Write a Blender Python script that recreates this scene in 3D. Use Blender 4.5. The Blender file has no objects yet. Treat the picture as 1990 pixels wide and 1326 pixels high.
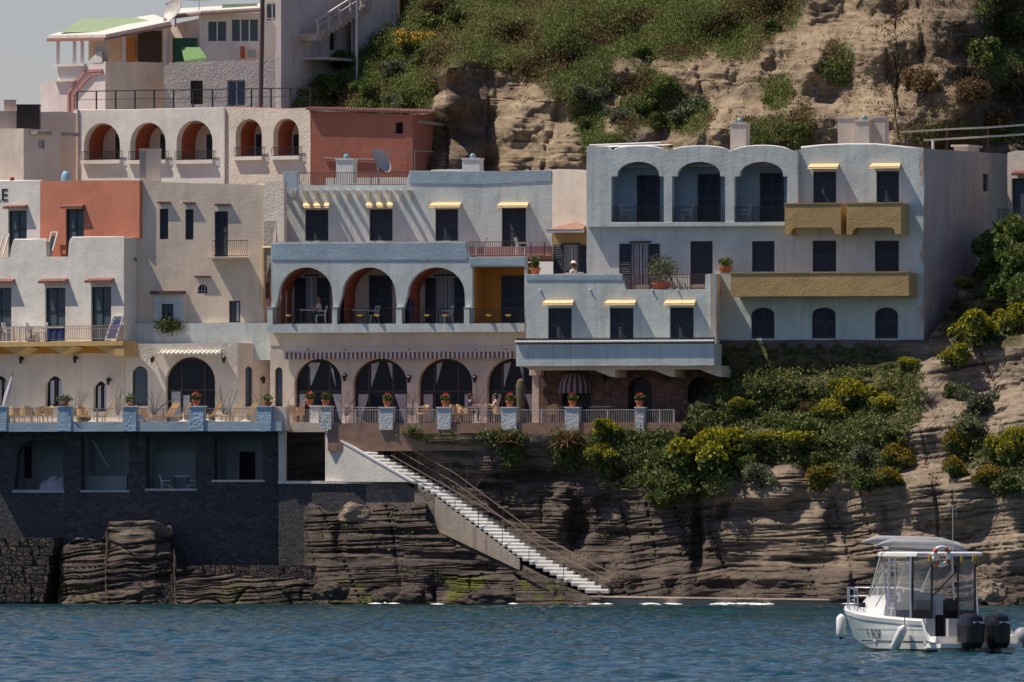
import bpy, bmesh, math, random
import numpy as np
from mathutils import Vector, Matrix, noise, geometry
random.seed(7); rng = np.random.default_rng(7)
SC = bpy.context.scene
COL = SC.collection
# ------------------------------------------------------------------ camera, sky, sun, exposure
D = 600.0        # metres from the lens to the facades
H = 2.85         # lens height above the sea
F = 24000.0      # focal length in pixels of the 1990 px wide photograph
cam = bpy.data.cameras.new('camera'); camo = bpy.data.objects.new('camera', cam); COL.objects.link(camo)
camo.location = (0, -D, H); camo.rotation_euler = (math.radians(90), 0, 0)
cam.sensor_width = 36; cam.lens = F/1990*36; cam.clip_start = 1; cam.clip_end = 20000
cam.shift_y = (1060-663)/1990.0
SC.camera = camo
SUNV = Vector((0.500, 0.000, -0.866)).normalized()     # direction the light travels
el = math.asin(-SUNV.z); az = math.atan2(-SUNV.x, -SUNV.y)   # compass from +Y
W = bpy.data.worlds.new('World'); SC.world = W; W.use_nodes = True
nt = W.node_tree; bg = nt.nodes['Background']
sk = nt.nodes.new('ShaderNodeTexSky'); sk.sky_type = 'NISHITA'; sk.sun_disc = False
sk.sun_elevation = el; sk.sun_rotation = az; sk.air_density = 1.0; sk.dust_density = 0.2; sk.ozone_density = 1.2
tint = nt.nodes.new('ShaderNodeMix'); tint.data_type = 'RGBA'; tint.blend_type = 'MULTIPLY'; tint.inputs[0].default_value = 1; tint.inputs[7].default_value = (0.99, 0.925, 1.12, 1)
nt.links.new(sk.outputs[0], tint.inputs[6]); nt.links.new(tint.outputs[2], bg.inputs[0]); bg.inputs[1].default_value = 0.070
sun = bpy.data.lights.new('sun', 'SUN'); suno = bpy.data.objects.new('sun', sun); COL.objects.link(suno)
sun.energy = 4.7; sun.angle = math.radians(0.5); sun.color = (1.0, 0.90, 0.76)
suno.rotation_euler = SUNV.to_track_quat('-Z', 'Y').to_euler()
SC.view_settings.view_transform = 'Standard'; SC.view_settings.look = 'None'
SC.view_settings.exposure = 0.08; SC.view_settings.gamma = 1.0
SC.cycles.max_bounces = 6; SC.cycles.transparent_max_bounces = 12
# ------------------------------------------------------------------ coordinates
def YR(px): return 3.0-(px-525)/40.0*0.3       # depth of the hotel's front line (it stands turned 17 degrees)
def X(px, y=0): return (px-995)/F*(D+y)
def Z(py, y=0): return H+(1060-py)/F*(D+y)
def P(px, py, y): return Vector((X(px, y), y, Z(py, y)))
# ------------------------------------------------------------------ materials
MATS = {}
def newmat(name):
    m = bpy.data.materials.new(name); m.use_nodes = True
    return m, m.node_tree, m.node_tree.nodes['Principled BSDF']
def N(t, typ, **kw):
    n = t.nodes.new(typ)
    for k, v in kw.items(): setattr(n, k, v)
    return n
def ramp(t, stops):
    r = t.nodes.new('ShaderNodeValToRGB'); e = r.color_ramp.elements
    while len(e) < len(stops): e.new(0.5)
    for i, (p, c) in enumerate(stops): e[i].position = p; e[i].color = (*c, 1) if len(c) == 3 else c
    return r
def sc3(c, k): return tuple(min(1, a*k) for a in c)
def plain(name, c, rough=0.6, metal=0.0, var=0.12, scale=3.0, bump=0.0, bscale=20.):
    if name in MATS: return MATS[name]
    m, t, b = newmat(name)
    tc = N(t, 'ShaderNodeTexCoord'); n = N(t, 'ShaderNodeTexNoise'); n.inputs['Scale'].default_value = scale; n.inputs['Detail'].default_value = 5
    t.links.new(tc.outputs['Object'], n.inputs['Vector'])
    r = ramp(t, [(0.3, sc3(c, 1-var)), (0.7, sc3(c, 1+var))]); t.links.new(n.outputs[0], r.inputs[0])
    t.links.new(r.outputs[0], b.inputs['Base Color']); b.inputs['Roughness'].default_value = rough; b.inputs['Metallic'].default_value = metal
    if bump:
        n2 = N(t, 'ShaderNodeTexNoise'); n2.inputs['Scale'].default_value = bscale; n2.inputs['Detail'].default_value = 4
        t.links.new(tc.outputs['Object'], n2.inputs['Vector'])
        bm = N(t, 'ShaderNodeBump'); bm.inputs['Strength'].default_value = bump; bm.inputs['Distance'].default_value = 0.05
        t.links.new(n2.outputs[0], bm.inputs['Height']); t.links.new(bm.outputs[0], b.inputs['Normal'])
    MATS[name] = m; return m
def plaster(name, c, stain=(0.3, 0.25, 0.2), amt=0.25, streak=0.3, rough_bump=0.25, coarse=0.35, lump=0.0):
    """hand-trowelled limewash: blotches, rain streaks, uneven surface"""
    if name in MATS: return MATS[name]
    m, t, b = newmat(name); L = t.links.new
    tc = N(t, 'ShaderNodeTexCoord')
    n1 = N(t, 'ShaderNodeTexNoise'); n1.inputs['Scale'].default_value = 0.45; n1.inputs['Detail'].default_value = 8; n1.inputs['Roughness'].default_value = 0.65
    L(tc.outputs['Object'], n1.inputs['Vector'])
    mp = N(t, 'ShaderNodeMapping'); mp.inputs['Scale'].default_value = (2.2, 2.2, 0.16); L(tc.outputs['Object'], mp.inputs[0])
    n2 = N(t, 'ShaderNodeTexNoise'); n2.inputs['Scale'].default_value = 1.6; n2.inputs['Detail'].default_value = 6; L(mp.outputs[0], n2.inputs['Vector'])
    r1 = ramp(t, [(0.35, sc3(c, 0.84)), (0.62, sc3(c, 1.06))]); L(n1.outputs[0], r1.inputs[0])
    r2 = ramp(t, [(0.5, (0, 0, 0)), (0.78, (1, 1, 1))]); L(n2.outputs[0], r2.inputs[0])
    mx = N(t, 'ShaderNodeMix', data_type='RGBA'); ml = N(t, 'ShaderNodeMath', operation='MULTIPLY'); ml.inputs[1].default_value = streak
    L(r2.outputs[0], ml.inputs[0]); L(ml.outputs[0], mx.inputs[0]); L(r1.outputs[0], mx.inputs[6]); mx.inputs[7].default_value = (*stain, 1)
    n3 = N(t, 'ShaderNodeTexNoise'); n3.inputs['Scale'].default_value = 1.7; n3.inputs['Detail'].default_value = 10; n3.inputs['Roughness'].default_value = 0.7; L(tc.outputs['Object'], n3.inputs['Vector'])
    r3 = ramp(t, [(0.58, (0, 0, 0)), (0.75, (1, 1, 1))]); L(n3.outputs[0], r3.inputs[0])
    ml2 = N(t, 'ShaderNodeMath', operation='MULTIPLY'); ml2.inputs[1].default_value = amt; L(r3.outputs[0], ml2.inputs[0])
    mx2 = N(t, 'ShaderNodeMix', data_type='RGBA'); L(ml2.outputs[0], mx2.inputs[0]); L(mx.outputs[2], mx2.inputs[6]); mx2.inputs[7].default_value = (*stain, 1)
    L(mx2.outputs[2], b.inputs['Base Color']); b.inputs['Roughness'].default_value = 0.9
    n4 = N(t, 'ShaderNodeTexNoise'); n4.inputs['Scale'].default_value = 9; n4.inputs['Detail'].default_value = 8; L(tc.outputs['Object'], n4.inputs['Vector'])
    b1 = N(t, 'ShaderNodeBump'); b1.inputs['Strength'].default_value = rough_bump; b1.inputs['Distance'].default_value = 0.05; L(n4.outputs[0], b1.inputs['Height'])
    n5 = N(t, 'ShaderNodeTexNoise'); n5.inputs['Scale'].default_value = 1.1; n5.inputs['Detail'].default_value = 4; L(tc.outputs['Object'], n5.inputs['Vector'])
    b2 = N(t, 'ShaderNodeBump'); b2.inputs['Strength'].default_value = coarse; b2.inputs['Distance'].default_value = 0.12+lump; L(n5.outputs[0], b2.inputs['Height'])
    L(b1.outputs[0], b2.inputs['Normal']); L(b2.outputs[0], b.inputs['Normal'])
    MATS[name] = m; return m
def masonry(name, c1, c2, scale=2.6, bump=0.8, mortar=(0.12, 0.1, 0.08), patch=None, msz=0.06):
    if name in MATS: return MATS[name]
    m, t, b = newmat(name); L = t.links.new
    tc = N(t, 'ShaderNodeTexCoord'); mp = N(t, 'ShaderNodeMapping'); mp.inputs['Scale'].default_value = (1, 1, 1.7); L(tc.outputs['Object'], mp.inputs[0])
    nw = N(t, 'ShaderNodeTexNoise'); nw.inputs['Scale'].default_value = 1.5; L(mp.outputs[0], nw.inputs['Vector'])
    ad = N(t, 'ShaderNodeMix', data_type='RGBA'); ad.inputs[0].default_value = 0.25; L(mp.outputs[0], ad.inputs[6]); L(nw.outputs['Color'], ad.inputs[7])
    v = N(t, 'ShaderNodeTexVoronoi'); v.inputs['Scale'].default_value = scale; L(ad.outputs[2], v.inputs['Vector'])
    ve = N(t, 'ShaderNodeTexVoronoi', feature='DISTANCE_TO_EDGE'); ve.inputs['Scale'].default_value = scale; L(ad.outputs[2], ve.inputs['Vector'])
    sp = N(t, 'ShaderNodeSeparateColor'); L(v.outputs['Color'], sp.inputs[0])
    r = ramp(t, [(0.0, c1), (1.0, c2)]); L(sp.outputs[0], r.inputs[0])
    re = ramp(t, [(0.0, (0, 0, 0)), (msz, (1, 1, 1))]); L(ve.outputs[0], re.inputs[0])
    mx = N(t, 'ShaderNodeMix', data_type='RGBA'); L(re.outputs[0], mx.inputs[0]); mx.inputs[6].default_value = (*mortar, 1); L(r.outputs[0], mx.inputs[7])
    out = mx.outputs[2]
    if patch:
        n1 = N(t, 'ShaderNodeTexNoise'); n1.inputs['Scale'].default_value = 0.35; n1.inputs['Detail'].default_value = 8; n1.inputs['Roughness'].default_value = 0.7; L(tc.outputs['Object'], n1.inputs['Vector'])
        rp = ramp(t, [(0.45, (0, 0, 0)), (0.62, (1, 1, 1))]); L(n1.outputs[0], rp.inputs[0])
        mx2 = N(t, 'ShaderNodeMix', data_type='RGBA'); L(rp.outputs[0], mx2.inputs[0]); L(out, mx2.inputs[6]); mx2.inputs[7].default_value = (*patch, 1); out = mx2.outputs[2]
    L(out, b.inputs['Base Color']); b.inputs['Roughness'].default_value = 0.9
    n4 = N(t, 'ShaderNodeTexNoise'); n4.inputs['Scale'].default_value = 7; n4.inputs['Detail'].default_value = 8; L(tc.outputs['Object'], n4.inputs['Vector'])
    b1 = N(t, 'ShaderNodeBump'); b1.inputs['Strength'].default_value = 0.5; b1.inputs['Distance'].default_value = 0.06; L(n4.outputs[0], b1.inputs['Height'])
    b2 = N(t, 'ShaderNodeBump'); b2.inputs['Strength'].default_value = bump; b2.inputs['Distance'].default_value = 0.08; L(re.outputs[0], b2.inputs['Height'])
    L(b1.outputs[0], b2.inputs['Normal']); L(b2.outputs[0], b.inputs['Normal'])
    MATS[name] = m; return m
def glass(name, c=(0.012, 0.018, 0.03), rough=0.15):
    if name in MATS: return MATS[name]
    m, t, b = newmat(name); b.inputs['Base Color'].default_value = (*c, 1); b.inputs['Roughness'].default_value = rough
    b.inputs['Specular IOR Level'].default_value = 0.12
    tc = N(t, 'ShaderNodeTexCoord'); n = N(t, 'ShaderNodeTexNoise'); n.inputs['Scale'].default_value = 1.5; t.links.new(tc.outputs['Object'], n.inputs['Vector'])
    bm = N(t, 'ShaderNodeBump'); bm.inputs['Strength'].default_value = 0.15; bm.inputs['Distance'].default_value = 0.02
    t.links.new(n.outputs[0], bm.inputs['Height']); t.links.new(bm.outputs[0], b.inputs['Normal'])
    MATS[name] = m; return m
# ------------------------------------------------------------------ scene graph
WM = {}
def thing(name, label, cat, loc=(0, 0, 0), rz=0.0, group=None, kind=None):
    o = bpy.data.objects.new(name, None); COL.objects.link(o); o.empty_display_size = 0.2
    o.location = loc; o.rotation_euler = (0, 0, rz)
    WM[o] = Matrix.Translation(Vector(loc)) @ Matrix.Rotation(rz, 4, 'Z')
    tag(o, label, cat, group, kind); return o
def tag(o, label=None, cat=None, group=None, kind=None):
    if label: o['label'] = label
    if cat: o['category'] = cat
    if group: o['group'] = group
    if kind: o['kind'] = kind
    return o
class MB:
    def __init__(s, M=None): s.v = []; s.f = []; s.M = M or Matrix.Identity(4)
    def add(s, vs, fs):
        k = len(s.v); M = s.M
        s.v.extend([tuple(M @ Vector(v)) for v in vs]); s.f.extend([tuple(k+i for i in f) for f in fs]); return s
    def box(s, x0, y0, z0, x1, y1, z1):
        return s.add([(x0, y0, z0), (x1, y0, z0), (x1, y1, z0), (x0, y1, z0), (x0, y0, z1), (x1, y0, z1), (x1, y1, z1), (x0, y1, z1)],
                     [(0, 3, 2, 1), (4, 5, 6, 7), (0, 1, 5, 4), (1, 2, 6, 5), (2, 3, 7, 6), (3, 0, 4, 7)])
    def obox(s, c, ax, ay, az):
        c, ax, ay, az = map(Vector, (c, ax, ay, az)); vs = []
        for k in (-1, 1):
            for i, j in ((-1, -1), (1, -1), (1, 1), (-1, 1)): vs.append(c+ax*i+ay*j+az*k)
        return s.add(vs, [(0, 3, 2, 1), (4, 5, 6, 7), (0, 1, 5, 4), (1, 2, 6, 5), (2, 3, 7, 6), (3, 0, 4, 7)])
    def beam(s, a, b, w, h=None):
        a, b = Vector(a), Vector(b); d = (b-a); L = d.length
        if L < 1e-6: return s
        d /= L; up = Vector((0, 0, 1)) if abs(d.z) < 0.95 else Vector((0, 1, 0))
        sx = d.cross(up).normalized(); uz = sx.cross(d).normalized(); h = h or w
        return s.obox((a+b)/2, d*L/2, sx*w/2, uz*h/2)
    def tube(s, pts, r, n=6, r2=None, cap=True):
        pts = [Vector(p) for p in pts]; m = len(pts); vs = []; fs = []
        for i, p in enumerate(pts):
            d = (pts[min(i+1, m-1)]-pts[max(i-1, 0)]).normalized(); up = Vector((0, 0, 1)) if abs(d.z) < 0.9 else Vector((0, 1, 0))
            a = d.cross(up).normalized(); b = a.cross(d)
            rr = r[i] if isinstance(r, (list, tuple)) else (r if r2 is None else r+(r2-r)*i/(m-1))
            for k in range(n):
                t = 2*math.pi*k/n; vs.append(p+a*math.cos(t)*rr+b*math.sin(t)*rr)
        for i in range(m-1):
            for k in range(n): fs.append((i*n+k, i*n+(k+1) % n, (i+1)*n+(k+1) % n, (i+1)*n+k))
        if cap: fs.append(tuple(range(n-1, -1, -1))); fs.append(tuple((m-1)*n+k for k in range(n)))
        return s.add(vs, fs)
    def lathe(s, prof, c=(0, 0, 0), n=14):
        vs = []; fs = []; m = len(prof)
        for r, z in prof:
            for k in range(n):
                t = 2*math.pi*k/n; vs.append((c[0]+r*math.cos(t), c[1]+r*math.sin(t), c[2]+z))
        for i in range(m-1):
            for k in range(n): fs.append((i*n+k, i*n+(k+1) % n, (i+1)*n+(k+1) % n, (i+1)*n+k))
        fs.append(tuple(range(n-1, -1, -1))); fs.append(tuple((m-1)*n+k for k in range(n)))
        return s.add(vs, fs)
    def ball(s, c, r, n=8, sz=1.0, m=6):
        return s.lathe([(max(0.002, r*math.sin(math.pi*i/m)), -r*sz*math.cos(math.pi*i/m)) for i in range(m+1)], c, n)
    def prism(s, outer, holes=(), d0=0.0, d1=0.3):
        """polygon in the (u,z) plane, with holes, made solid from depth d0 to d1"""
        loops = [list(outer)]+[list(h) for h in holes]
        tri = geometry.tessellate_polygon([[Vector((u, z, 0)) for u, z in l] for l in loops])
        flat = [p for l in loops for p in l]; n = len(flat)
        vs = [(u, d0, z) for u, z in flat]+[(u, d1, z) for u, z in flat]; fs = []
        for t in tri:
            a, b, c = [flat[i] for i in t]
            area = (b[0]-a[0])*(c[1]-a[1])-(c[0]-a[0])*(b[1]-a[1])
            if abs(area) < 1e-9: continue
            t = tuple(t) if area > 0 else tuple(reversed(t))
            fs.append(t); fs.append(tuple(n+i for i in reversed(t)))
        k = 0
        for l in loops:
            m = len(l); ar = sum(l[i][0]*l[(i+1) % m][1]-l[(i+1) % m][0]*l[i][1] for i in range(m))
            ccw = ar > 0
            if k > 0: ccw = not ccw
            for i in range(m):
                a, b = k+i, k+(i+1) % m
                fs.append((a, n+a, n+b, b) if ccw else (a, b, n+b, n+a))
            k += m
        return s.add(vs, fs)
    def tunnel(s, pts, d0, d1, closed=False):
        m = len(pts); vs = [(u, d0, z) for u, z in pts]+[(u, d1, z) for u, z in pts]
        return s.add(vs, [(i, (i+1) % m, m+(i+1) % m, m+i) for i in range(m if closed else m-1)])
    def build(s, name, mat, parent=None, label=None, smooth=False, fix=False):
        me = bpy.data.meshes.new(name); me.from_pydata(s.v, [], s.f)
        if fix:
            bm = bmesh.new(); bm.from_mesh(me); bmesh.ops.recalc_face_normals(bm, faces=bm.faces); bm.to_mesh(me); bm.free()
        o = bpy.data.objects.new(name, me); COL.objects.link(o); me.materials.append(mat)
        if smooth: me.polygons.foreach_set('use_smooth', [True]*len(me.polygons))
        if parent is not None:
            o.parent = parent; me.transform(WM[parent].inverted()); WM[o] = WM[parent]
        else: WM[o] = Matrix.Identity(4)
        if label: o['label'] = label
        me.update(); return o
def kids(o): return [c for c in bpy.data.objects if c.parent == o]
TREE = {}
def copy_tree(root, loc, rz=0.0, label=None, scale=None, group=None):
    if root not in TREE: TREE[root] = [(c, [g for g in kids(c)]) for c in kids(root)]
    r = root.copy(); COL.objects.link(r); r.location = loc; r.rotation_euler = (0, 0, rz)
    if scale: r.scale = scale if isinstance(scale, (tuple, list)) else (scale,)*3
    if label: r['label'] = label
    if group: r['group'] = group
    for c, gs in TREE[root]:
        cc = c.copy(); COL.objects.link(cc); cc.parent = r
        for g in gs:
            gg = g.copy(); COL.objects.link(gg); gg.parent = cc
    return r
used = set()
def place(root, loc, rz=0.0, label=None, scale=None, group=None):
    """the first call moves the thing itself, later ones copy it"""
    if root in used: return copy_tree(root, loc, rz, label, scale, group)
    used.add(root); root.location = loc; root.rotation_euler = (0, 0, rz)
    if scale: root.scale = scale if isinstance(scale, (tuple, list)) else (scale,)*3
    if label: root['label'] = label
    if group: root['group'] = group
    return root
# ------------------------------------------------------------------ wall frames
class Wall:
    """vertical plane through two plan points; local axes: u along it, d into it, z up"""
    def __init__(s, pa, ya, pb, yb):
        s.A = Vector((X(pa, ya), ya, 0)); B = Vector((X(pb, yb), yb, 0)); s.L = (B-s.A).length; s.U = (B-s.A)/s.L
        s.I = Vector((-s.U.y, s.U.x, 0))
        s.M = Matrix(((s.U.x, s.I.x, 0, s.A.x), (s.U.y, s.I.y, 0, s.A.y), (0, 0, 1, 0), (0, 0, 0, 1)))
    def uz(s, px, py, d=0.0):
        o = s.A+s.I*d; r = Vector(((px-995)/F, 1, (1060-py)/F)); c = Vector((0, -D, H))
        t = (o-c).dot(s.I)/r.dot(s.I); p = c+r*t
        return ((p-s.A).dot(s.U), p.z)
    def poly(s, pts, d=0.0): return [s.uz(a, b, d) for a, b in pts]
    def rect(s, x0, y0, x1, y1, d=0.0):
        a = s.uz(x0, y0, d); b = s.uz(x1, y1, d); return (a[0], b[1], b[0], a[1])    # u0, z0, u1, z1
    def rpoly(s, x0, y0, x1, y1):
        u0, z0, u1, z1 = s.rect(x0, y0, x1, y1); return [(u0, z0), (u1, z0), (u1, z1), (u0, z1)]
    def arch(s, x0, y0, x1, y1, spring=None, n=14, jit=0.0):
        u0, z0, u1, z1 = s.rect(x0, y0, x1, y1); zs = s.uz(x0, spring)[1] if spring else z1-(u1-u0)/2
        pts = [(u0, z0), (u1, z0)]; c = (u0+u1)/2; r = (u1-u0)/2
        for i in range(n+1):
            t = math.pi*i/n; pts.append((c+r*math.cos(t), zs+(z1-zs)*math.sin(t)))
        return pts
    def pt(s, u, d, z): return s.M @ Vector((u, d, z))
    def mb(s): return MB(s.M)
def wob(pts, a=0.02, step=0.7, seed=0):
    """an edge drawn by hand: subdivide and nudge"""
    out = []; m = len(pts)
    for i in range(m):
        p, q = Vector(pts[i]), Vector(pts[(i+1) % m]); L = (q-p).length; k = max(1, int(L/step))
        for j in range(k):
            w = p.lerp(q, j/k); e = 0 if j == 0 else a*noise.noise(Vector((w.x*1.3+seed, w.y*1.3, seed)))*2
            nn = Vector((-(q-p).y, (q-p).x)).normalized() if L > 0 else Vector((0, 0)); out.append(tuple(w+nn*e))
    return out
def chord(poly, z):
    xs = []
    m = len(poly)
    for i in range(m):
        (x0, z0), (x1, z1) = poly[i], poly[(i+1) % m]
        if (z0-z)*(z1-z) < 0: xs.append(x0+(x1-x0)*(z-z0)/(z1-z0))
    return (min(xs), max(xs)) if len(xs) > 1 else None
# ------------------------------------------------------------------ colours of the place
M_BLUE = plaster('pale_blue_limewash', (0.66, 0.70, 0.66), (0.40, 0.39, 0.36), 0.5, 0.55, 0.2, 0.24)
M_BAND = plaster('blue_parapet_tone', (0.40, 0.50, 0.56), (0.5, 0.55, 0.58), 0.25, 0.25, 0.25, 0.25)  # bluer tone for the parapet bands and the terrace edge
M_WHITE = plaster('white_limewash', (0.76, 0.72, 0.65), (0.5, 0.44, 0.36), 0.3, 0.35, 0.2, 0.3)
M_CORAL = plaster('coral_limewash', (0.60, 0.22, 0.13), (0.45, 0.2, 0.13), 0.25, 0.3, 0.15, 0.25)
M_CORALD = plaster('dark_coral_limewash', (0.42, 0.15, 0.10), (0.25, 0.12, 0.09), 0.3, 0.4, 0.15, 0.25)  # darker coral for the annex behind
M_CREAM = plaster('cream_limewash', (0.84, 0.68, 0.52), (0.58, 0.46, 0.36), 0.3, 0.4, 0.15, 0.2)
M_PALE = plaster('light_cream_render', (0.70, 0.60, 0.50), (0.4, 0.33, 0.25), 0.2, 0.2, 0.2, 0.3)
M_ROUGH = plaster('rough_cast_render', (0.76, 0.66, 0.55), (0.46, 0.38, 0.30), 0.3, 0.3, 0.6, 0.25)
M_BEIGE = plaster('pinkish_beige_render', (0.74, 0.61, 0.50), (0.48, 0.38, 0.31), 0.25, 0.3, 0.2, 0.3)
M_TERRA = plaster('terracotta_limewash', (0.42, 0.10, 0.05), (0.25, 0.08, 0.05), 0.3, 0.3, 0.15, 0.25)
M_OCHRE = plaster('ochre_limewash', (0.54, 0.36, 0.15), (0.38, 0.26, 0.13), 0.3, 0.3, 0.3, 0.22, 0.03)
M_ORANGE = plaster('orange_ochre_limewash', (0.60, 0.27, 0.05), (0.45, 0.2, 0.06), 0.3, 0.3, 0.2, 0.3)
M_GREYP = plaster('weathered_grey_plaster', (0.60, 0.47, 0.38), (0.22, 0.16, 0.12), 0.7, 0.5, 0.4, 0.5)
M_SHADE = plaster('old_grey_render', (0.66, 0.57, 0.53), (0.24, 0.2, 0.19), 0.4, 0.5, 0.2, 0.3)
M_PINKW = plaster('pinkish_white_limewash', (0.80, 0.70, 0.66), (0.5, 0.42, 0.38), 0.2, 0.2, 0.15, 0.25)
M_DKSTONE = masonry('dark_lava_masonry', (0.04, 0.043, 0.05), (0.105, 0.098, 0.095), 4.4, 0.7, (0.05, 0.05, 0.052), (0.07, 0.068, 0.07), 0.06)
M_BRSTONE = masonry('brown_tuff_masonry', (0.11, 0.065, 0.045), (0.22, 0.14, 0.10), 3.2, 0.7, (0.16, 0.12, 0.10), None, 0.05)
M_GYSTONE = masonry('grey_brown_rubble', (0.12, 0.095, 0.08), (0.24, 0.19, 0.16), 2.0, 0.7, (0.16, 0.14, 0.12), (0.13, 0.11, 0.1), 0.04)
M_SHUT = plain('navy_painted_wood', (0.021, 0.028, 0.045), 0.5, 0, 0.25, 6, 0.2)
M_GREEN = plain('dark_green_painted_wood', (0.012, 0.032, 0.034), 0.45, 0, 0.25, 6, 0.2)
M_WOOD = plain('brown_wood', (0.10, 0.05, 0.03), 0.5)
M_DKW = plain('dark_brown_wood', (0.035, 0.02, 0.018), 0.45)
M_FRAME = plain('grey_white_frame', (0.5, 0.5, 0.52), 0.5)
M_IRON = plain('black_iron', (0.015, 0.014, 0.016), 0.5)
M_PIRON = plain('pinkish_white_iron', (0.42, 0.33, 0.31), 0.5)
M_WIRON = plain('white_iron', (0.6, 0.57, 0.54), 0.5)
M_RIRON = plain('rust_red_iron', (0.11, 0.065, 0.06), 0.5)
M_GLASS = glass('window_glass')
M_GLASSB = glass('blue_grey_glass', (0.08, 0.11, 0.14), 0.1)
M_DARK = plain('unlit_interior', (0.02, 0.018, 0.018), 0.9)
M_CURT = plain('white_curtain', (0.42, 0.42, 0.45), 0.9, 0, 0.1, 6)
M_YTILE = plain('yellow_ochre_tile', (0.90, 0.62, 0.32), 0.55, 0, 0.15, 8, 0.3)
M_RTILE = plain('red_roof_tile', (0.34, 0.17, 0.13), 0.7, 0, 0.3, 8, 0.4)
M_DTILE = plain('brown_slate_tile', (0.12, 0.07, 0.06), 0.7, 0, 0.3, 8, 0.4)
M_WTILE = plain('whitewashed_tile', (0.72, 0.68, 0.60), 0.7, 0, 0.2, 8, 0.4)
M_WPAINT = plain('white_paint', (0.75, 0.74, 0.71), 0.6, 0, 0.08, 2, 0.2)
M_PLAST = plain('white_plastic', (0.72, 0.70, 0.66), 0.4, 0, 0.06, 4)
M_NAVY = plain('navy_cloth', (0.02, 0.035, 0.12), 0.8)
M_POT = plain('terracotta_pot', (0.52, 0.15, 0.06), 0.7, 0, 0.2, 8)
M_WICKER = plain('wicker', (0.62, 0.40, 0.20), 0.7, 0, 0.25, 25, 0.5, 40)
M_SAND = plain('beige_canvas', (0.74, 0.54, 0.33), 0.8, 0, 0.1, 6)
M_FLOOR = plain('terracotta_floor', (0.32, 0.19, 0.13), 0.7, 0, 0.2, 3)
M_ROOF = plain('grey_roof_screed', (0.33, 0.30, 0.27), 0.85, 0, 0.2, 1)
M_METAL = plain('galvanised_metal', (0.35, 0.35, 0.36), 0.4, 0.6)
M_DISH = plain('dish_enamel', (0.52, 0.49, 0.44), 0.5)
M_LEAD = plain('teal_glazed_dome', (0.16, 0.30, 0.34), 0.3)
M_AWCL = plain('grey_awning_cloth', (0.30, 0.27, 0.29), 0.8)
M_AWST = plain('maroon_awning_cloth', (0.07, 0.03, 0.04), 0.8)
M_SKIRT = plain('dusty_pink_paint', (0.42, 0.27, 0.27), 0.8)
M_YLAMP = plain('yellow_lamp_shade', (0.75, 0.48, 0.08), 0.5)
# ------------------------------------------------------------------ building kit
def shutter_leaf(par, w, poly, d, mat, slats=True, th=0.045):
    """a louvred leaf filling the outline POLY (u,z)"""
    us = [p[0] for p in poly]; zs = [p[1] for p in poly]; u0, u1, z0, z1 = min(us), max(us), min(zs), max(zs)
    mb = w.mb(); mb.prism(poly, (), d+0.02, d+th)
    st = 0.06
    z = z0+0.08
    mid = (z0+z1)/2
    for a in (u0, u1-st): 
        mb.box(a, d, z0, a+st, d+0.03, min(z1, zs[0] if False else z1) if len(poly) == 4 else z0+(z1-z0)*0.72)
    mb.box(u0+st, d+0.002, z0, u1-st, d+0.028, z0+0.08); mb.box(u0+st, d+0.002, mid-0.04, u1-st, d+0.028, mid+0.04)
    if slats:
        while z < z1-0.06:
            c = chord(poly, z+0.03)
            if c and abs(z-mid) > 0.07 and c[1]-c[0] > 0.2:
                mb.add([(c[0]+st, d, z), (c[1]-st, d, z), (c[1]-st, d+0.03, z+0.055), (c[0]+st, d+0.03, z+0.055)], [(0, 1, 2, 3)])
            z += 0.085
    return mb.build('shutter', mat, par)
def split_poly(poly, uc, side):
    """half of an outline on one side of u = uc"""
    out = []; m = len(poly)
    for i in range(m):
        a, b = poly[i], poly[(i+1) % m]; ia = (a[0] <= uc) if side < 0 else (a[0] >= uc); ib = (b[0] <= uc) if side < 0 else (b[0] >= uc)
        if ia: out.append(a)
        if ia != ib and abs(b[0]-a[0]) > 1e-9:
            t = (uc-a[0])/(b[0]-a[0]); out.append((uc, a[1]+(b[1]-a[1])*t))
    return out
def frame_of(par, w, poly, d, mat, name='window', width=0.06, th=0.07):
    c = Vector((sum(p[0] for p in poly)/len(poly), sum(p[1] for p in poly)/len(poly)))
    us = [p[0] for p in poly]; zs = [p[1] for p in poly]; W_, H_ = max(us)-min(us), max(zs)-min(zs); cu, cz = (max(us)+min(us))/2, (max(zs)+min(zs))/2
    inner = [(cu+(p[0]-cu)*(1-2*width/W_), cz+(p[1]-cz)*(1-2*width/H_)) for p in poly]
    mb = w.mb(); mb.prism(poly, [inner], d, d+th); return mb.build(name, mat, par), inner
def shut_window(b, w, r, d=0.10, mat=None, arch=None, name='window'):
    mat = mat or M_SHUT; poly = w.arch(*r, arch) if arch else w.rpoly(*r)
    fr, inner = frame_of(b, w, poly, d, mat, name, 0.05, 0.08)
    uc = (inner[0][0]+inner[1][0])/2
    for s in (-1, 1):
        pl = [(u+(-0.008 if s < 0 else 0.008)*(abs(u-uc) < 1e-6), z) for u, z in split_poly(inner, uc, s)]
        shutter_leaf(fr, w, pl, d+0.02, mat)
    return fr
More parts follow.
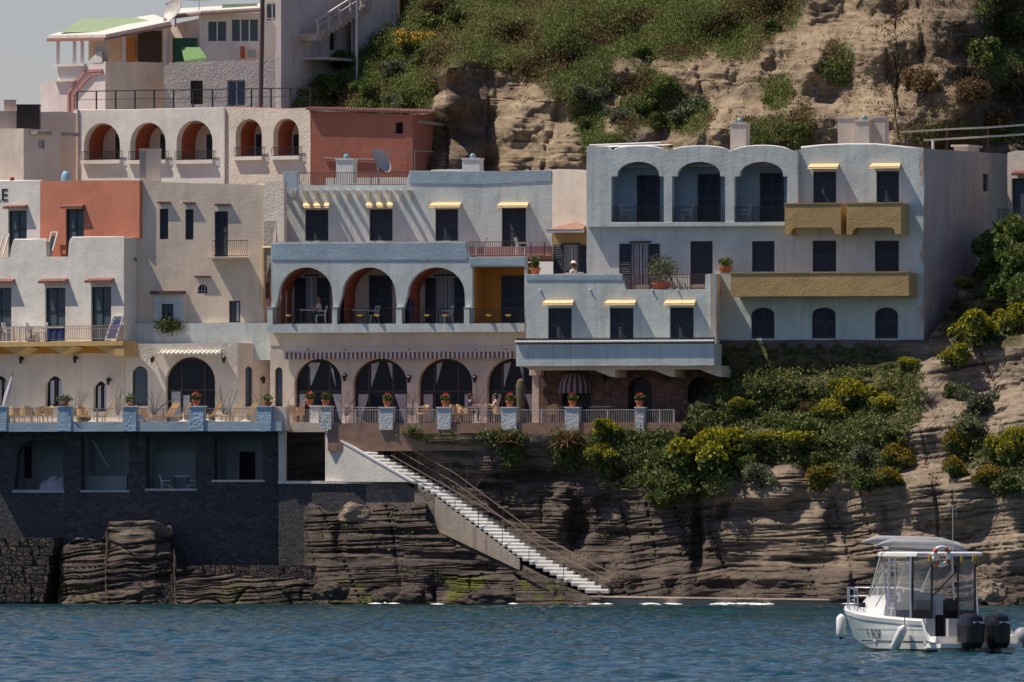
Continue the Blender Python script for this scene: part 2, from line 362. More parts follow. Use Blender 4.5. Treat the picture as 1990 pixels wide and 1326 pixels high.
def glazed(b, w, r, d=0.14, mat=None, gl=None, arch=None, bars=(0.5,), rails=(), name='window', curtain=None, bw=0.06):
    mat = mat or M_GREEN; gl = gl or M_GLASS; poly = w.arch(*r, arch) if arch else w.rpoly(*r)
    fr, inner = frame_of(b, w, poly, d, mat, name, bw, 0.08)
    us = [p[0] for p in inner]; zs = [p[1] for p in inner]; u0, u1, z0, z1 = min(us), max(us), min(zs), max(zs)
    mb = w.mb(); mb.prism(inner, (), d+0.045, d+0.055); mb.build('pane', gl, fr)
    mb = w.mb(); k = 0
    for t in bars:
        u = u0+(u1-u0)*t
        zt = z1
        for z in np.linspace(z1, z0, 25):
            c = chord(inner, z-0.01)
            if c and c[0] < u-bw/2 and c[1] > u+bw/2: zt = z; break
        mb.box(u-bw/2, d+0.005, z0, u+bw/2, d+0.044, zt-0.02); k += 1
    for t in rails:
        z = z0+(z1-z0)*t; c = chord(inner, z)
        if c: mb.box(c[0], d+0.003, z-bw/2, c[1], d+0.042, z+bw/2); k += 1
    if k: mb.build('glazing_bar', mat, fr)
    if curtain:
        for pl in curtain:
            mb = w.mb(); mb.prism([(u0+(u1-u0)*a, z0+(z1-z0)*c) for a, c in pl], (), d+0.025, d+0.04); mb.build('curtain', M_CURT, fr)
    return fr
def open_door(b, w, x0, xa, xb, x1, y0, y1, ya, d=0.10, dsh=-0.04, curtain=True):
    """french window with its two louvred shutters folded back against the wall"""
    fr, inner = frame_of(b, w, w.rpoly(xa, y0, xb, y1), d, M_FRAME, 'french_window', 0.05, 0.06)
    us = [p[0] for p in inner]; zs = [p[1] for p in inner]; u0, u1, z0, z1 = min(us), max(us), min(zs), max(zs)
    mb = w.mb(); mb.prism(inner, (), d+0.045, d+0.055); mb.build('pane', M_GLASS, fr)
    mb = w.mb(); m = (u0+u1)/2; mb.box(m-0.04, d+0.005, z0, m+0.04, d+0.044, z1); mb.build('glazing_bar', M_FRAME, fr)
    if curtain:
        for a, c in ((0.04, 0.4), (0.62, 0.94)):
            mb = w.mb()
            for i in range(6):
                p = u0+(u1-u0)*(a+(c-a)*i/6); q = u0+(u1-u0)*(a+(c-a)*(i+0.7)/6); mb.box(p, d+0.03, z0+0.05, q, d+0.04, z1)
            mb.build('curtain', M_CURT, fr)
    mb = w.mb(); u0, z0, u1, z1 = w.rect(xa, y0-3, xb, y0); mb.box(u0-0.1, dsh-0.01, z0, u1+0.1, d, z1); mb.build('lintel', M_SHUT, fr)
    for p, q in ((x0, xa), (xb, x1)):
        if abs(q-p) > 3: shutter_leaf(fr, w, w.rpoly(p, ya, q, y1), dsh, M_SHUT)
    return fr
def canopy(b, w, x0, y0, x1, y1, proj=0.35, mat=None, tiles=0, name='canopy'):
    """little tiled pent roof over an opening"""
    mat = mat or M_YTILE; u0, z0, u1, z1 = w.rect(x0, y0, x1, y1); mb = w.mb(); z1 = min(z1, z0+.2); proj *= .88
    mb.add([(u0+.05, 0.005, z1+0.02), (u1-.05, 0.005, z1+0.02), (u1, -proj, z0+0.06), (u0, -proj, z0+0.06),
            (u0+.05, 0.005, z1-0.06), (u1-.05, 0.005, z1-0.06), (u1, -proj, z0-0.02), (u0, -proj, z0-0.02)],
           [(0, 3, 2, 1), (4, 5, 6, 7), (3, 7, 6, 2), (0, 4, 7, 3), (1, 2, 6, 5)])
    n = tiles or max(4, int((u1-u0)/0.13))
    for i in range(n if tiles or mat is M_RTILE else 0):
        u = u0+(u1-u0)*(i+0.5)/n; mb.tube([(u, 0.0, z1+0.03), (u, -proj-0.02, z0+0.065)], 0.045 if tiles or mat is M_RTILE else .03, 5)
    if mat is M_YTILE: h_ = .15; mb.add([(u0, -proj-.02, z0-.03), (u1, -proj-.02, z0-.03), (u1-.04, -proj+h_*.9, z0-.03+h_), (u0+.04, -proj+h_*.9, z0-.03+h_)], [(0, 1, 2, 3)])
    return mb.build(name, mat, b)
def bars_rail(b, w, x0, y0, x1, y1, d, mat, name='railing', step=0.12, r=0.009, mid=False, curved=0.0, post=0):
    u0, z0 = w.uz(x0, y1, d); u1, z1 = w.uz(x1, y0, d); mb = w.mb(); n = max(2, int((u1-u0)/step))
    mb.box(u0, d-0.02, z1-0.03, u1, d+0.02, z1); mb.box(u0, d-0.015, z0+0.03, u1, d+0.015, z0+0.055)
    if mid: mb.box(u0, d-0.012, z1-0.16, u1, d+0.012, z1-0.14)
    for i in range(n+1):
        u = u0+(u1-u0)*i/n
        if curved: mb.tube([(u, d, z1-0.02), (u, d-0.01, z0+(z1-z0)*.5), (u, d-curved, z0+(z1-z0)*.25), (u, d, z0)], r, 4, cap=False)
        else: mb.box(u-r, d-r, z0, u+r, d+r, z1-0.02)
    for i in range(post):
        u = u0+(u1-u0)*i/max(1, post-1); mb.box(u-0.025, d-0.025, z0, u+0.025, d+0.025, z1)
    return mb.build(name, mat, b)
def lantern(b, w, px, py, d=0.0, s=1.0):
    u, z = w.uz(px, py); mb = w.mb(); mb.beam((u, d, z+0.05*s), (u, d-0.16*s, z+0.15*s), 0.025); mb.box(u-0.05, d-0.02, z-0.02, u+0.05, d, z+0.1)
    mb.lathe([(0.05*s, -0.16*s), (0.085*s, 0.04*s), (0.11*s, 0.05*s), (0.02*s, 0.15*s)], (u, d-0.17*s, z-0.02), 6)
    return mb.build('wall_lantern', M_IRON, b)
def chimney(b, w, x0, y0, x1, y1, d, mat, dome=True, depth=0.7):
    u0, z0 = w.uz(x0, y1, d); u1, z1 = w.uz(x1, y0, d); z0 -= 0.5; mb = w.mb(); mb.box(u0+.03, d, z0, u1-.03, d+depth, z1-.08); mb.box(u0, d-.04, z1-.08, u1, d+depth+.04, z1)
    c = mb.build('chimney', mat, b)
    if dome:
        mb = w.mb(); mb.ball(((u0+u1)/2, d+depth/2, z1+0.09), 0.17, 10, 0.9); mb.build('cowl', M_LEAD, c, smooth=True)
    return c
def facade(b, w, outline, holes, mat, name='wall', d0=0.0, d1=0.32, wobble=0.02, label=None, seed=1):
    o = w.poly(outline) if outline and outline[0][1] > 20 or True else outline
    return w.mb().prism(wob(o, wobble, 0.8, seed) if wobble else o, holes, d0, d1).build(name, mat, b, label)
def body(b, w, x0, y0, x1, y1, depth, mat, name='wall', d=0.32, base=0.0, roofm=None):
    """side walls, back and flat roof behind a front wall"""
    u0, z0 = w.uz(x0, y1); u1, z1 = w.uz(x1, y0); z0 -= base; mb = w.mb(); t = 0.3
    mb.box(u0+.004, d+.003, z0, u0+t, depth, z1); mb.box(u1-t, d+.003, z0, u1-.004, depth, z1); mb.box(u0+t, depth-t, z0, u1-t, depth, z1)
    mb.build(name, mat, b)
    mb = w.mb(); mb.box(u0+t, d+.003, z1-0.5, u1-t, depth-t, z1-0.3); mb.build('roof', roofm or M_ROOF, b)
def wall_cap(b, w, pts, r=0.11, d=0.14, mat=None):
    """rounded white roll added along a parapet top as its sunlit highlight"""
    q = [(u, d, z) for u, z in w.poly(pts)]
    o = w.mb().tube(q, r, 8).build('wall_cap', mat or M_WPAINT, b, smooth=True); return o
# ================================================================== the arcaded blue hotel block (middle)
HOT = thing('arcaded_hotel', 'pale blue hotel block with three terracotta-lined balcony arches above a row of glazed restaurant arches', 'hotel', P(780, 835, YR(780)))
w2 = Wall(550, YR(550)+2.4, 1073, YR(1073)+2.4)
wr = [(593, 408, 638, 468), (718, 407, 763, 468), (846, 407, 890, 468), (975, 405, 1022, 496)]
facade(HOT, w2, [(550, 505), (550, 334), (577, 333), (581, 359), (789, 360), (796, 332), (935, 333), (1073, 331), (1073, 505)], [w2.rpoly(*r) for r in wr], M_BLUE, 'upper_wall')
for r in wr: shut_window(HOT, w2, r)
for r in ((588, 392, 643, 403), (712, 392, 767, 402), (838, 392, 898, 402), (970, 392, 1029, 402)): canopy(HOT, w2, *r, 0.42)
body(HOT, w2, 550, 372, 1073, 505, 5.5, M_BLUE)
mb = w2.mb(); o = w2.poly([(550, 352), (550, 334), (577, 333), (579, 352)], -0.0); mb.prism(w2.poly([(551, 383), (551, 335), (575, 334), (579, 383)]), (), -0.03, -0.003); mb.build('parapet_band', M_BAND, HOT); mb = w2.mb(); mb.prism(w2.poly([(795, 356), (797, 333), (935, 334), (1072, 332), (1072, 352), (935, 358)]), (), -0.03, -0.003); mb.build('parapet_band', M_BAND, HOT)
bars_rail(HOT, w2, 578, 334, 793, 362, 0.6, M_RIRON, 'roof_railing', 0.11, 0.012, post=4)
for i in range(13):                                     # the ends of the pergola rafters
    u, z = w2.uz(554+i*20.4, 374); mb = w2.mb(); mb.box(u-0.06, -0.85, z-0.07, u+0.06, 0.0, z+0.10)
    mb.add([(u-.05, -.3, z-.07), (u+.05, -.3, z-.07), (u+.05, -.002, z-.32), (u-.05, -.002, z-.32), (u-.05, -.002, z-.07), (u+.05, -.002, z-.07)], [(0, 1, 2, 3), (0, 3, 4), (1, 5, 2), (0, 4, 5, 1)])
    mb.build('rafter_end', M_WHITE, HOT)
w2.mb().box(w2.uz(580, 350)[0], 4.4, w2.uz(580, 366)[1], w2.uz(792, 350)[0], 4.6, w2.uz(580, 341)[1]).build('rear_parapet', M_WHITE, HOT)
chimney(HOT, w2, 652, 308, 687, 336, 2.2, M_WPAINT); chimney(HOT, w2, 897, 307, 933, 336, 2.2, M_WPAINT)
w1 = Wall(527, YR(527), 1022, YR(1022))
ar = [(542, 520, 646, 603), (665, 520, 769, 603), (792, 520, 903, 603)]
def arc_hole(w, a, xl, xr, yb, spring):
    p = w.arch(a[0], a[1], a[2], a[3], spring)[2:]
    return [w.uz(xl, yb), w.uz(xr, yb), w.uz(xr, a[3])]+p+[w.uz(xl, a[3])] if xr > a[2] else p
holes = [arc_hole(w1, ar[0], 533, 648, 629, 572), arc_hole(w1, ar[1], 656, 772, 629, 572), arc_hole(w1, ar[2], 783, 904, 629, 572)]
rh = w1.rpoly(918, 519, 1019, 629)
facade(HOT, w1, [(527, 645), (527, 472), (560, 470), (740, 471), (904, 470), (908, 482), (914, 500), (1022, 499), (1022, 645)], holes+[rh], M_BLUE, 'arcade_wall', 0, 0.35)
mb = w1.mb(); mb.prism(w1.poly([(528, 505), (528, 474), (903, 472), (910, 499), (905, 505)]), (), -0.03, -0.003); mb.build('parapet_band', M_BAND, HOT); mb = w1.mb(); mb.prism(w1.poly([(913, 516), (913, 501), (1021, 500), (1021, 516)]), (), -0.04, -0.003); mb.build('parapet_band', M_BAND, HOT)
# vaulted loggias: terracotta barrel, pale back wall
zf = w1.uz(600, 630)[1]
for k, (a, dx) in enumerate(zip(ar, ((533, 648), (656, 772), (783, 904)))):
    p = w1.arch(a[0], a[1], a[2], 629, 572)
    w1.mb().tunnel(list(reversed(p[1:]+p[:1])), 0.351, 2.1).build('vault', M_TERRA, HOT, fix=False)
bw = Wall(527, YR(527)+2.05, 1022, YR(1022)+2.05)
u0, z0, u1, z1 = bw.rect(520, 505, 1022, 632)
w1b = w1.mb(); w1b.box(0.02, 2.1, zf-.1, w1.L-0.02, 2.35, w1.uz(600, 512)[1]); w1b.build('loggia_back_wall', M_BEIGE, HOT)
w1.mb().box(0.02, 0.36, zf-0.12, w1.L-0.02, 2.1, zf-0.02).build('loggia_floor', M_FLOOR, HOT)
w1.mb().box(0.02, 0.36, w1.uz(600, 507)[1], w1.L+0.6, 5, w1.uz(600, 499)[1]).build('terrace_floor', M_FLOOR, HOT)
class WD:                                                # the same wall frame pushed in by k metres
    def __init__(s, w, k): s.w = w; s.k = k; s.M = w.M @ Matrix.Translation((0, k, 0)); s.L = w.L
    def uz(s, px, py, d=0.0): return s.w.uz(px, py, s.k+d)
for n_ in ('poly', 'rect', 'rpoly', 'arch', 'mb', 'pt'): setattr(WD, n_, getattr(Wall, n_))
wb = WD(w1, 2.1)
open_door(HOT, wb, 574, 596, 617, 642, 537, 629, 540, -0.07, -0.14)
shut_window(HOT, wb, (718, 536, 762, 629), -0.08, name='door')
open_door(HOT, wb, 828, 849, 884, 905, 537, 629, 540, -0.07, -0.14)
# the ochre loggia at the end
mb = w1.mb(); u0, z0, u1, z1 = w1.rect(918, 519, 1019, 629); mb.box(u0-0.02, 0.352, z0, u0+0.0, 2.09, z1+.02); mb.box(u0-0.02, 2.02, z0, u1+.1, 2.09, z1+.02); mb.box(u0, 0.352, z1, u1, 2.02, z1+.02); mb.build('loggia_lining', M_ORANGE, HOT)
shut_window(HOT, WD(w1, 2.02), (975, 536, 1021, 629), -0.08, name='door')
# balcony ledge, little piers and railings
mb = w1.mb(); u0, z0, u1, z1 = w1.rect(527, 631, 1022, 645); mb.box(-0.15, -0.22, z0, u1-.01, -0.002, z1); mb.build('balcony_slab', M_BLUE, HOT)
for x0, x1 in ((522, 532), (648, 657), (772, 783), (904, 914)):
    u0, z0, u1, z1 = w1.rect(x0, 598, x1, 631); mb = w1.mb(); mb.box(u0, -0.2, z0, u1, -.003, z1); mb.box(u0-.02, -0.22, z1, u1+.02, -.003, z1+.03); mb.build('balcony_pier', M_BLUE, HOT)
for x0, x1 in ((533, 647), (658, 771), (784, 903), (915, 1019)): bars_rail(HOT, w1, x0, 599, x1, 630, -0.1, M_IRON, 'railing', 0.11, 0.009)
for px in (563, 702, 735, 832, 868, 952, 990):           # small yellow saucer lamps clipped to the rails
    u, z = w1.uz(px, 613); mb = w1.mb(); mb.lathe([(0.02, -0.07), (0.16, 0.0), (0.16, 0.02), (0.03, 0.03)], (u, -0.2, z), 10); mb.build('saucer_lamp', M_YLAMP, HOT)
# terrace railing on top and restaurant floor below
bars_rail(HOT, w1, 910, 469, 1022, 499, 0.05, M_RIRON, 'railing', 0.11, 0.011)
mb = w2.mb(); mb.box(w2.uz(908, 480)[0], -0.012, w2.uz(900, 499)[1], w2.L-0.02, -0.002, w2.uz(900, 480)[1]); mb.build('skirting', M_SKIRT, HOT)
w0 = Wall(525, YR(525)+0.3, 1056, YR(1056)+0.3)
ga = [(572, 697, 664, 835), (686, 697, 791, 835), (813, 697, 918, 835), (946, 697, 1043, 835)]
facade(HOT, w0, [(525, 842), (525, 640), (1056, 640), (1056, 842)], [w0.arch(*a, 745) for a in ga]+[w0.arch(534, 714, 549, 790)], M_BEIGE, 'restaurant_wall', 0, 0.45, 0)
mb = w0.mb(); mb.box(0.02, -0.03, w0.uz(525, 672)[1], w0.L-.02, -.003, w0.uz(525, 643)[1]); mb.build('frieze', M_CREAM, HOT)
CUR = [[(0.22, 0.97), (0.50, 0.97), (0.28, 0.62)], [(0.98, 0.5), (0.98, 0.05), (0.78, 0.5)], [(0.70, 0.95), (0.80, 0.86), (0.86, 0.6)], [(0.02, 0.5), (0.2, 0.5), (0.05, 0.02), (0.02, 0.02)]]
CUR2 = [[(0.02, 0.5), (0.24, 0.5), (0.02, 0.0)], [(0.98, 0.5), (0.74, 0.5), (0.98, 0.0)], [(0.28, 0.95), (0.44, 0.98), (0.28, 0.6)], [(0.60, 0.98), (0.72, 0.95), (0.74, 0.6)]]
CUR3 = [[(0.02, 0.5), (0.2, 0.5), (0.2, 0.1), (0.02, 0.1)], [(0.98, 0.5), (0.84, 0.5), (0.84, 0.1), (0.98, 0.1)], [(0.28, 0.95), (0.4, 0.98), (0.28, 0.65)]]
for a, c in zip(ga, (CUR, CUR2, CUR3, CUR2)): glazed(HOT, w0, a, 0.36, M_DKW, M_GLASS, 745, (0.24, 0.72), (0.54,), 'arched_window', c, 0.10)
glazed(HOT, w0, (534, 714, 549, 790), 0.2, M_DKW, M_GLASSB, None, (), (), 'arched_window')
body(HOT, w0, 525, 645, 1056, 842, 7, M_BEIGE, 'wall', 0.45)
for px, py in ((672, 732), (797, 735), (925, 735), (1047, 742)): lantern(HOT, w0, px, py, 0, 1.3)
# folded striped awning with its scalloped valance
u0, z0, u1, z1 = w0.rect(557, 684, 1003, 697); mb = w0.mb(); ms = w0.mb(); n = 104
mb.box(u0, -0.42, z1-0.05, u1, -0.32, z1+0.03)
for i in range(n):
    a = u0+(u1-u0)*i/n; b_ = u0+(u1-u0)*(i+1)/n; zz = z1-0.04
    (ms if i % 2 else mb).prism([(a, zz), (a, z0+.05), ((a+b_)/2, z0-.02), (b_, z0+.05), (b_, zz)], (), -0.45, -0.44)
aw = mb.build('awning', M_AWCL, HOT); ms.build('stripe', M_AWST, aw)
mb = w0.mb()
for px in (600, 672, 797, 925, 985): u, z = w0.uz(px, 684); mb.beam((u, 0, z+.15), (u, -0.38, z), 0.03)
mb.build('awning_bracket', M_IRON, HOT)
# ================================================================== linking house with its little red roof
LNK = thing('link_house', 'narrow sunlit cream house with a red porch roof between the two blue blocks', 'house', P(1106, 530, YR(1106)+2))
wl = Wall(1073, YR(1073)+2.4, 1141, YR(1073)+0.55)
facade(LNK, wl, [(1073, 450), (1073, 331), (1141, 334), (1141, 450)], [], M_PALE, 'upper_wall', 0, 0.3)
wq = Wall(1073, YR(1073)+1.6, 1148, YR(1148)+1.6)
facade(LNK, wq, [(1075, 560), (1075, 448), (1147, 448), (1147, 560)], [wq.rpoly(1095, 476, 1125, 530)], M_OCHRE, 'porch_wall', 0, 0.3, 0)
open_door(LNK, wq, 1077, 1096, 1125, 1143, 476, 531, 477, 0.05, -0.08)
mb = wq.mb(); u0, z0, u1, z1 = wq.rect(1073, 433, 1143, 447)
mb.add([(u0, -1.0, z0), (u1, -1.0, z0), (u1, 0.5, z1+.25), (u0, 0.5, z0+.1), (u0, -1.0, z0-.06), (u1, -1.0, z0-.06), (u1, .5, z0), (u0, .5, z0)], [(0, 1, 2, 3), (4, 7, 6, 5), (0, 4, 5, 1), (1, 5, 6, 2), (3, 2, 6, 7), (0, 3, 7, 4)])
mb.build('porch_roof', M_RTILE, LNK)
mb = wq.mb(); u0, z0, u1, z1 = wq.rect(1073, 447, 1146, 453); mb.box(u0, -1.0, z0, u1, -.9, z1); mb.build('gutter', M_FRAME, LNK)
mb = wl.mb(); u, z = wl.uz(1103, 300); mb.lathe([(0.12, -1), (0.12, 0), (0.17, 0.02), (0.17, .1), (.05, .12)], (u, 4.0, z), 10); mb.build('flue_pipe', M_METAL, LNK)
# ================================================================== projecting annex with the white balcony
ANX = thing('hotel_annex', 'pale blue projecting annex with three yellow-canopied windows over a white balcony and brown stone wall', 'hotel', P(1210, 720, YR(1210)-2))
we = Wall(1022, YR(1022)-1.9, 1392, YR(1392)-1.9)
wr = [(1065, 599, 1111, 666), (1185, 599, 1231, 666), (1302, 598, 1348, 666)]
facade(ANX, we, [(1022, 668), (1022, 533), (1207, 532), (1211, 545), (1217, 563), (1370, 563), (1371, 533), (1392, 532), (1392, 668)], [we.rpoly(*r) for r in wr], M_BLUE, 'front_wall')
mb = we.mb(); mb.prism(we.poly([(1023, 544), (1023, 535), (1206, 534), (1210, 544)]), (), -.03, -.003); mb.build('parapet_band', M_BAND, ANX)
for r in wr: shut_window(ANX, we, r)
for r in ((1058, 580, 1117, 592), (1178, 580, 1238, 592), (1293, 580, 1354, 592)): canopy(ANX, we, *r, 0.42)
wes = Wall(1392, YR(1392)-1.9, 1401, YR(1401)+0.3)
wes.mb().prism(wes.poly([(1392, 712), (1392, 532), (1401, 533), (1401, 712)]), (), 0.004, 0.3).build('side_wall', M_CREAM, ANX)
zt = we.uz(1200, 563)[1]
we.mb().box(0.02, 0.33, zt-0.25, we.L-0.3, 3.4, zt-0.03).build('roof_terrace', M_FLOOR, ANX)
bars_rail(ANX, we, 1212, 533, 1369, 562, 0.1, M_RIRON, 'railing', 0.12, 0.011, mid=True)
for i, px in enumerate((1050, 1147, 1268, 1317)):
    u, z = we.uz(px, 564); mb = we.mb(); mb.ball((u, -0.03, z), 0.06, 6); mb.build('spout', M_BLUE, ANX)
wf = Wall(1003, YR(1003)-3.2, 1388, YR(1388)-3.2)
z1 = wf.uz(1003, 670)[1]; z0 = wf.uz(1003, 712)[1]
mb = wf.mb(); mb.prism(wob([(0, z0), (wf.L, z0), (wf.L, z1), (0, z1)], 0.015, .8), (), 0, 0.16); mb.box(0, .163, z0, .16, 1.28, z1); mb.box(wf.L-.16, .163, z0, wf.L, 1.28, z1)
mb.box(.16, .163, z0, wf.L-.16, 1.28, z0+.18); mb.build('balcony', M_BLUE, ANX)
mb = wf.mb()
for i in range(96):
    u = 0.03+(wf.L-.06)*i/95; mb.ball((u, -0.08, z1+0.13), 0.072, 6, 1.0, 4)
kn = mb.build('balustrade_knobs', M_WPAINT, ANX)
mb = wf.mb(); mb.box(0, 0.0, z1+.002, wf.L, 0.1, z1+.27); mb.box(0, 0.03, z1+.29, wf.L, .07, z1+.31); n = 110
for i in range(n): u = wf.L*(i+.5)/n; mb.box(u-.008, .04, z1+.2, u+.008, .06, z1+.32)
mb.build('balustrade', M_IRON, ANX)
# soffit, corbels, column
mb = wf.mb(); mb.prism([(0.25, z0-.003), (wf.L+.1, z0-.003), (wf.L+.1, z0-.18), (0.6, z0-.18)], (), 0.4, 2.9); mb.build('soffit', M_CREAM, ANX)
for px in (1185, 1300, 1392):
    u, z = wf.uz(px, 716); mb = wf.mb(); mb.prism([(u-1.0, z0-.182), (u+.12, z0-.182), (u+.12, z0-.55), (u-.15, z0-.5)], (), 0.5, 2.6); mb.build('corbel', M_CREAM, ANX)
wg = Wall(1050, YR(1050)-0.5, 1402, YR(1402)-0.5)
mb = wg.mb(); u0, z0b, u1, z1b = wg.rect(1041, 720, 1054, 838); mb.box(u0, -0.6, z0b, u1, -0.2, z1b); mb.box(u0-.12, -.7, z1b-.25, u1+.12, -.15, z1b+.1); mb.build('column', M_BEIGE, ANX)
hs = [wg.rpoly(1092, 750, 1148, 842), wg.arch(1220, 733, 1267, 842), wg.arch(1336, 733, 1386, 783, 757)]
facade(ANX, wg, [(1052, 842), (1052, 715), (1402, 715), (1402, 842)], hs, M_BRSTONE, 'stone_wall', 0, 0.5, 0)
glazed(ANX, wg, (1092, 750, 1148, 842), 0.4, M_DKW, M_GLASS, None, (0.5,), (0.6,), 'door')
glazed(ANX, wg, (1220, 733, 1267, 842), 0.45, M_DKW, M_GLASS, 757, (0.5,), (), 'arched_window')
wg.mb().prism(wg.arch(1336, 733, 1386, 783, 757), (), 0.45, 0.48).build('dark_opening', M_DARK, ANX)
body(ANX, wg, 1052, 540, 1401, 842, 4.5, M_GREYP, 'rear_wall', 0.5)
for px, py in ((1177, 735), (1296, 733), (1047, 742)): lantern(ANX, wg, px, py, 0, 1.1)
for r, m_ in (((1067, 748, 1083, 769), M_YTILE), ((1170, 752, 1187, 782), M_BEIGE)):
    o, i = wg.rpoly(*r), None; frame_of(ANX, wg, o, -0.05, M_WOOD, 'menu_board', 0.05, 0.05)
# domed awning over the stone doorway
u0, z0a, u1, z1a = wg.rect(1086, 723, 1151, 765); mbs = [wg.mb(), wg.mb()]; n = 18; cu = (u0+u1)/2; R = (u1-u0)/2
for i in range(n):
    a0, a1 = math.pi*i/n, math.pi*(i+1)/n; prev = None
    for k in range(7):
        t0 = math.pi/2*k/7; t1 = math.pi/2*(k+1)/7
        q = []
        for a, t in ((a0, t0), (a1, t0), (a1, t1), (a0, t1)): q.append((cu-R*math.cos(a)*math.cos(t)**.8 if t < 1.57 else cu, -0.95*math.sin(a)*max(0, math.cos(t))**.8, z0a+.12+(z1a-z0a-.12)*math.sin(t)))
        mbs[i % 2].add(q, [(0, 1, 2, 3)])
    x0_, y0_ = cu-R*math.cos(a0), -0.95*math.sin(a0); x1_, y1_ = cu-R*math.cos(a1), -0.95*math.sin(a1)
    mbs[i % 2].add([(x0_, y0_, z0a+.12), (x1_, y1_, z0a+.12), (x1_, y1_, z0a), (x0_, y0_, z0a)], [(0, 1, 2, 3)])
aw = mbs[0].build('domed_awning', M_AWCL, ANX); mbs[1].build('stripe', M_AWST, aw)
# ================================================================== right-hand hotel block
RGT = thing('loggia_hotel', 'tall pale blue hotel block with three deep loggias, ochre balconies and a scalloped roofline', 'hotel', P(1468, 660, YR(1468)))
wm = Wall(1140, YR(1140), 1795, YR(1795))
w3r = [(1580, 334, 1625, 395), (1703, 333, 1747, 395)]; w2r = [(1461, 469, 1505, 528), (1579, 468, 1625, 528), (1700, 468, 1747, 528)]
gfr = [(1460, 598, 1505, 658), (1578, 598, 1624, 658), (1700, 598, 1745, 658)]
top3 = [(1552, 292)]+[(1552+i*24.5, 292-11*math.sin(min(1, i/9+0.05)*math.pi)**.7 if 0 < i < 9 else 287) for i in range(0, 9)][1:]+[(1770, 288), (1795, 289)]
holes = [wm.rpoly(*r) for r in w3r+w2r]+[wm.arch(*r, 612) for r in gfr]+[wm.rpoly(1341, 469, 1385, 562), wm.rpoly(1226, 472, 1262, 562)]
facade(RGT, wm, [(1140, 662), (1140, 436), (1549, 436)]+top3+[(1795, 662)], holes, M_BLUE, 'front_wall')
for r in w3r+w2r: shut_window(RGT, wm, r)
for r in gfr: shut_window(RGT, wm, r, 0.12, None, 612, 'arched_window')
shut_window(RGT, wm, (1341, 469, 1385, 562), name='door')
open_door(RGT, wm, 1204, 1227, 1262, 1282, 472, 562, 474, 0.1, -0.05)
for r in ((1573, 317, 1632, 327), (1693, 316, 1752, 326)): canopy(RGT, wm, *r, 0.42)
wall_cap(RGT, wm, [(1556, 287), (1600, 283), (1650, 281), (1700, 281), (1752, 286), (1793, 290)], .06, .1)
# loggia storey stands proud of the wall
wL = Wall(1140, YR(1140)-0.35, 1550, YR(1550)-0.35)
def hump(x0, x1, yb, yt): return [(x0+(x1-x0)*i/8, yb-(yb-yt)*math.sin(math.pi*i/8)**.6) for i in range(9)]
out = [(1550, 441), (1140, 441), (1140, 284), (1180, 285), (1188, 293)]+hump(1193, 1292, 291, 284)+[(1296, 294)]+hump(1308, 1414, 291, 284)+[(1420, 295)]+hump(1426, 1536, 292, 283)+[(1542, 293), (1550, 293)]
kh = []
for x0, a0, a1, x1 in ((1188, 1199, 1281, 1290), (1306, 1316, 1400, 1409), (1427, 1437, 1522, 1530)):
    pa = wL.arch(a0, 315, a1, 345, 340)[2:]; kh.append([wL.uz(x0, 432), wL.uz(x1, 432), wL.uz(x1, 343), wL.uz(a1, 343)]+pa[1:-1]+[wL.uz(a0, 343), wL.uz(x0, 343)])
facade(RGT, wL, out, kh, M_BLUE, 'loggia_wall', 0, 0.35)
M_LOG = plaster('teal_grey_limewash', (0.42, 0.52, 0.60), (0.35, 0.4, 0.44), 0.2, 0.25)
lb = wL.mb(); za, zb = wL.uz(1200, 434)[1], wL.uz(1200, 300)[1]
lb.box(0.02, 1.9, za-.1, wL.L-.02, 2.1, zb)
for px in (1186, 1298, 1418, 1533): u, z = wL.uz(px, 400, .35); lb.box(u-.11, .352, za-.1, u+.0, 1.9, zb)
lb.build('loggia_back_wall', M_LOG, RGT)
wL.mb().box(0.02, 0.352, zb, wL.L-.02, 5, zb+.1).build('roof', M_ROOF, RGT)
wL.mb().box(0.02, 0.352, za-.14, wL.L-.02, 1.9, za-.02).build('loggia_floor', M_FLOOR, RGT)
wLb = WD(wL, 1.9)
for r in ((1239, 341, 1282, 433), (1357, 339, 1400, 433), (1478, 337, 1523, 433)): shut_window(RGT, wLb, r, -0.09, name='door')
for x0, x1 in ((1189, 1289), (1307, 1408), (1428, 1529)):
    bars_rail(RGT, wL, x0, 401, x1, 433, 0.05, M_IRON, 'railing', 0.11, 0.010)
wL.mb().box(wL.uz(1188, 436)[0]-.05, -.06, wL.uz(1188, 441)[1], wL.uz(1530, 436)[0], -.003, wL.uz(1188, 434)[1]).build('sill', M_BLUE, RGT)
body(RGT, wm, 1140, 300, 1795, 662, 9, M_GREYP, 'rear_wall')
for q_ in (hump(1193, 1292, 292, 285), hump(1308, 1414, 292, 285), hump(1426, 1536, 293, 284)): wall_cap(RGT, wL, q_, .06, .1)
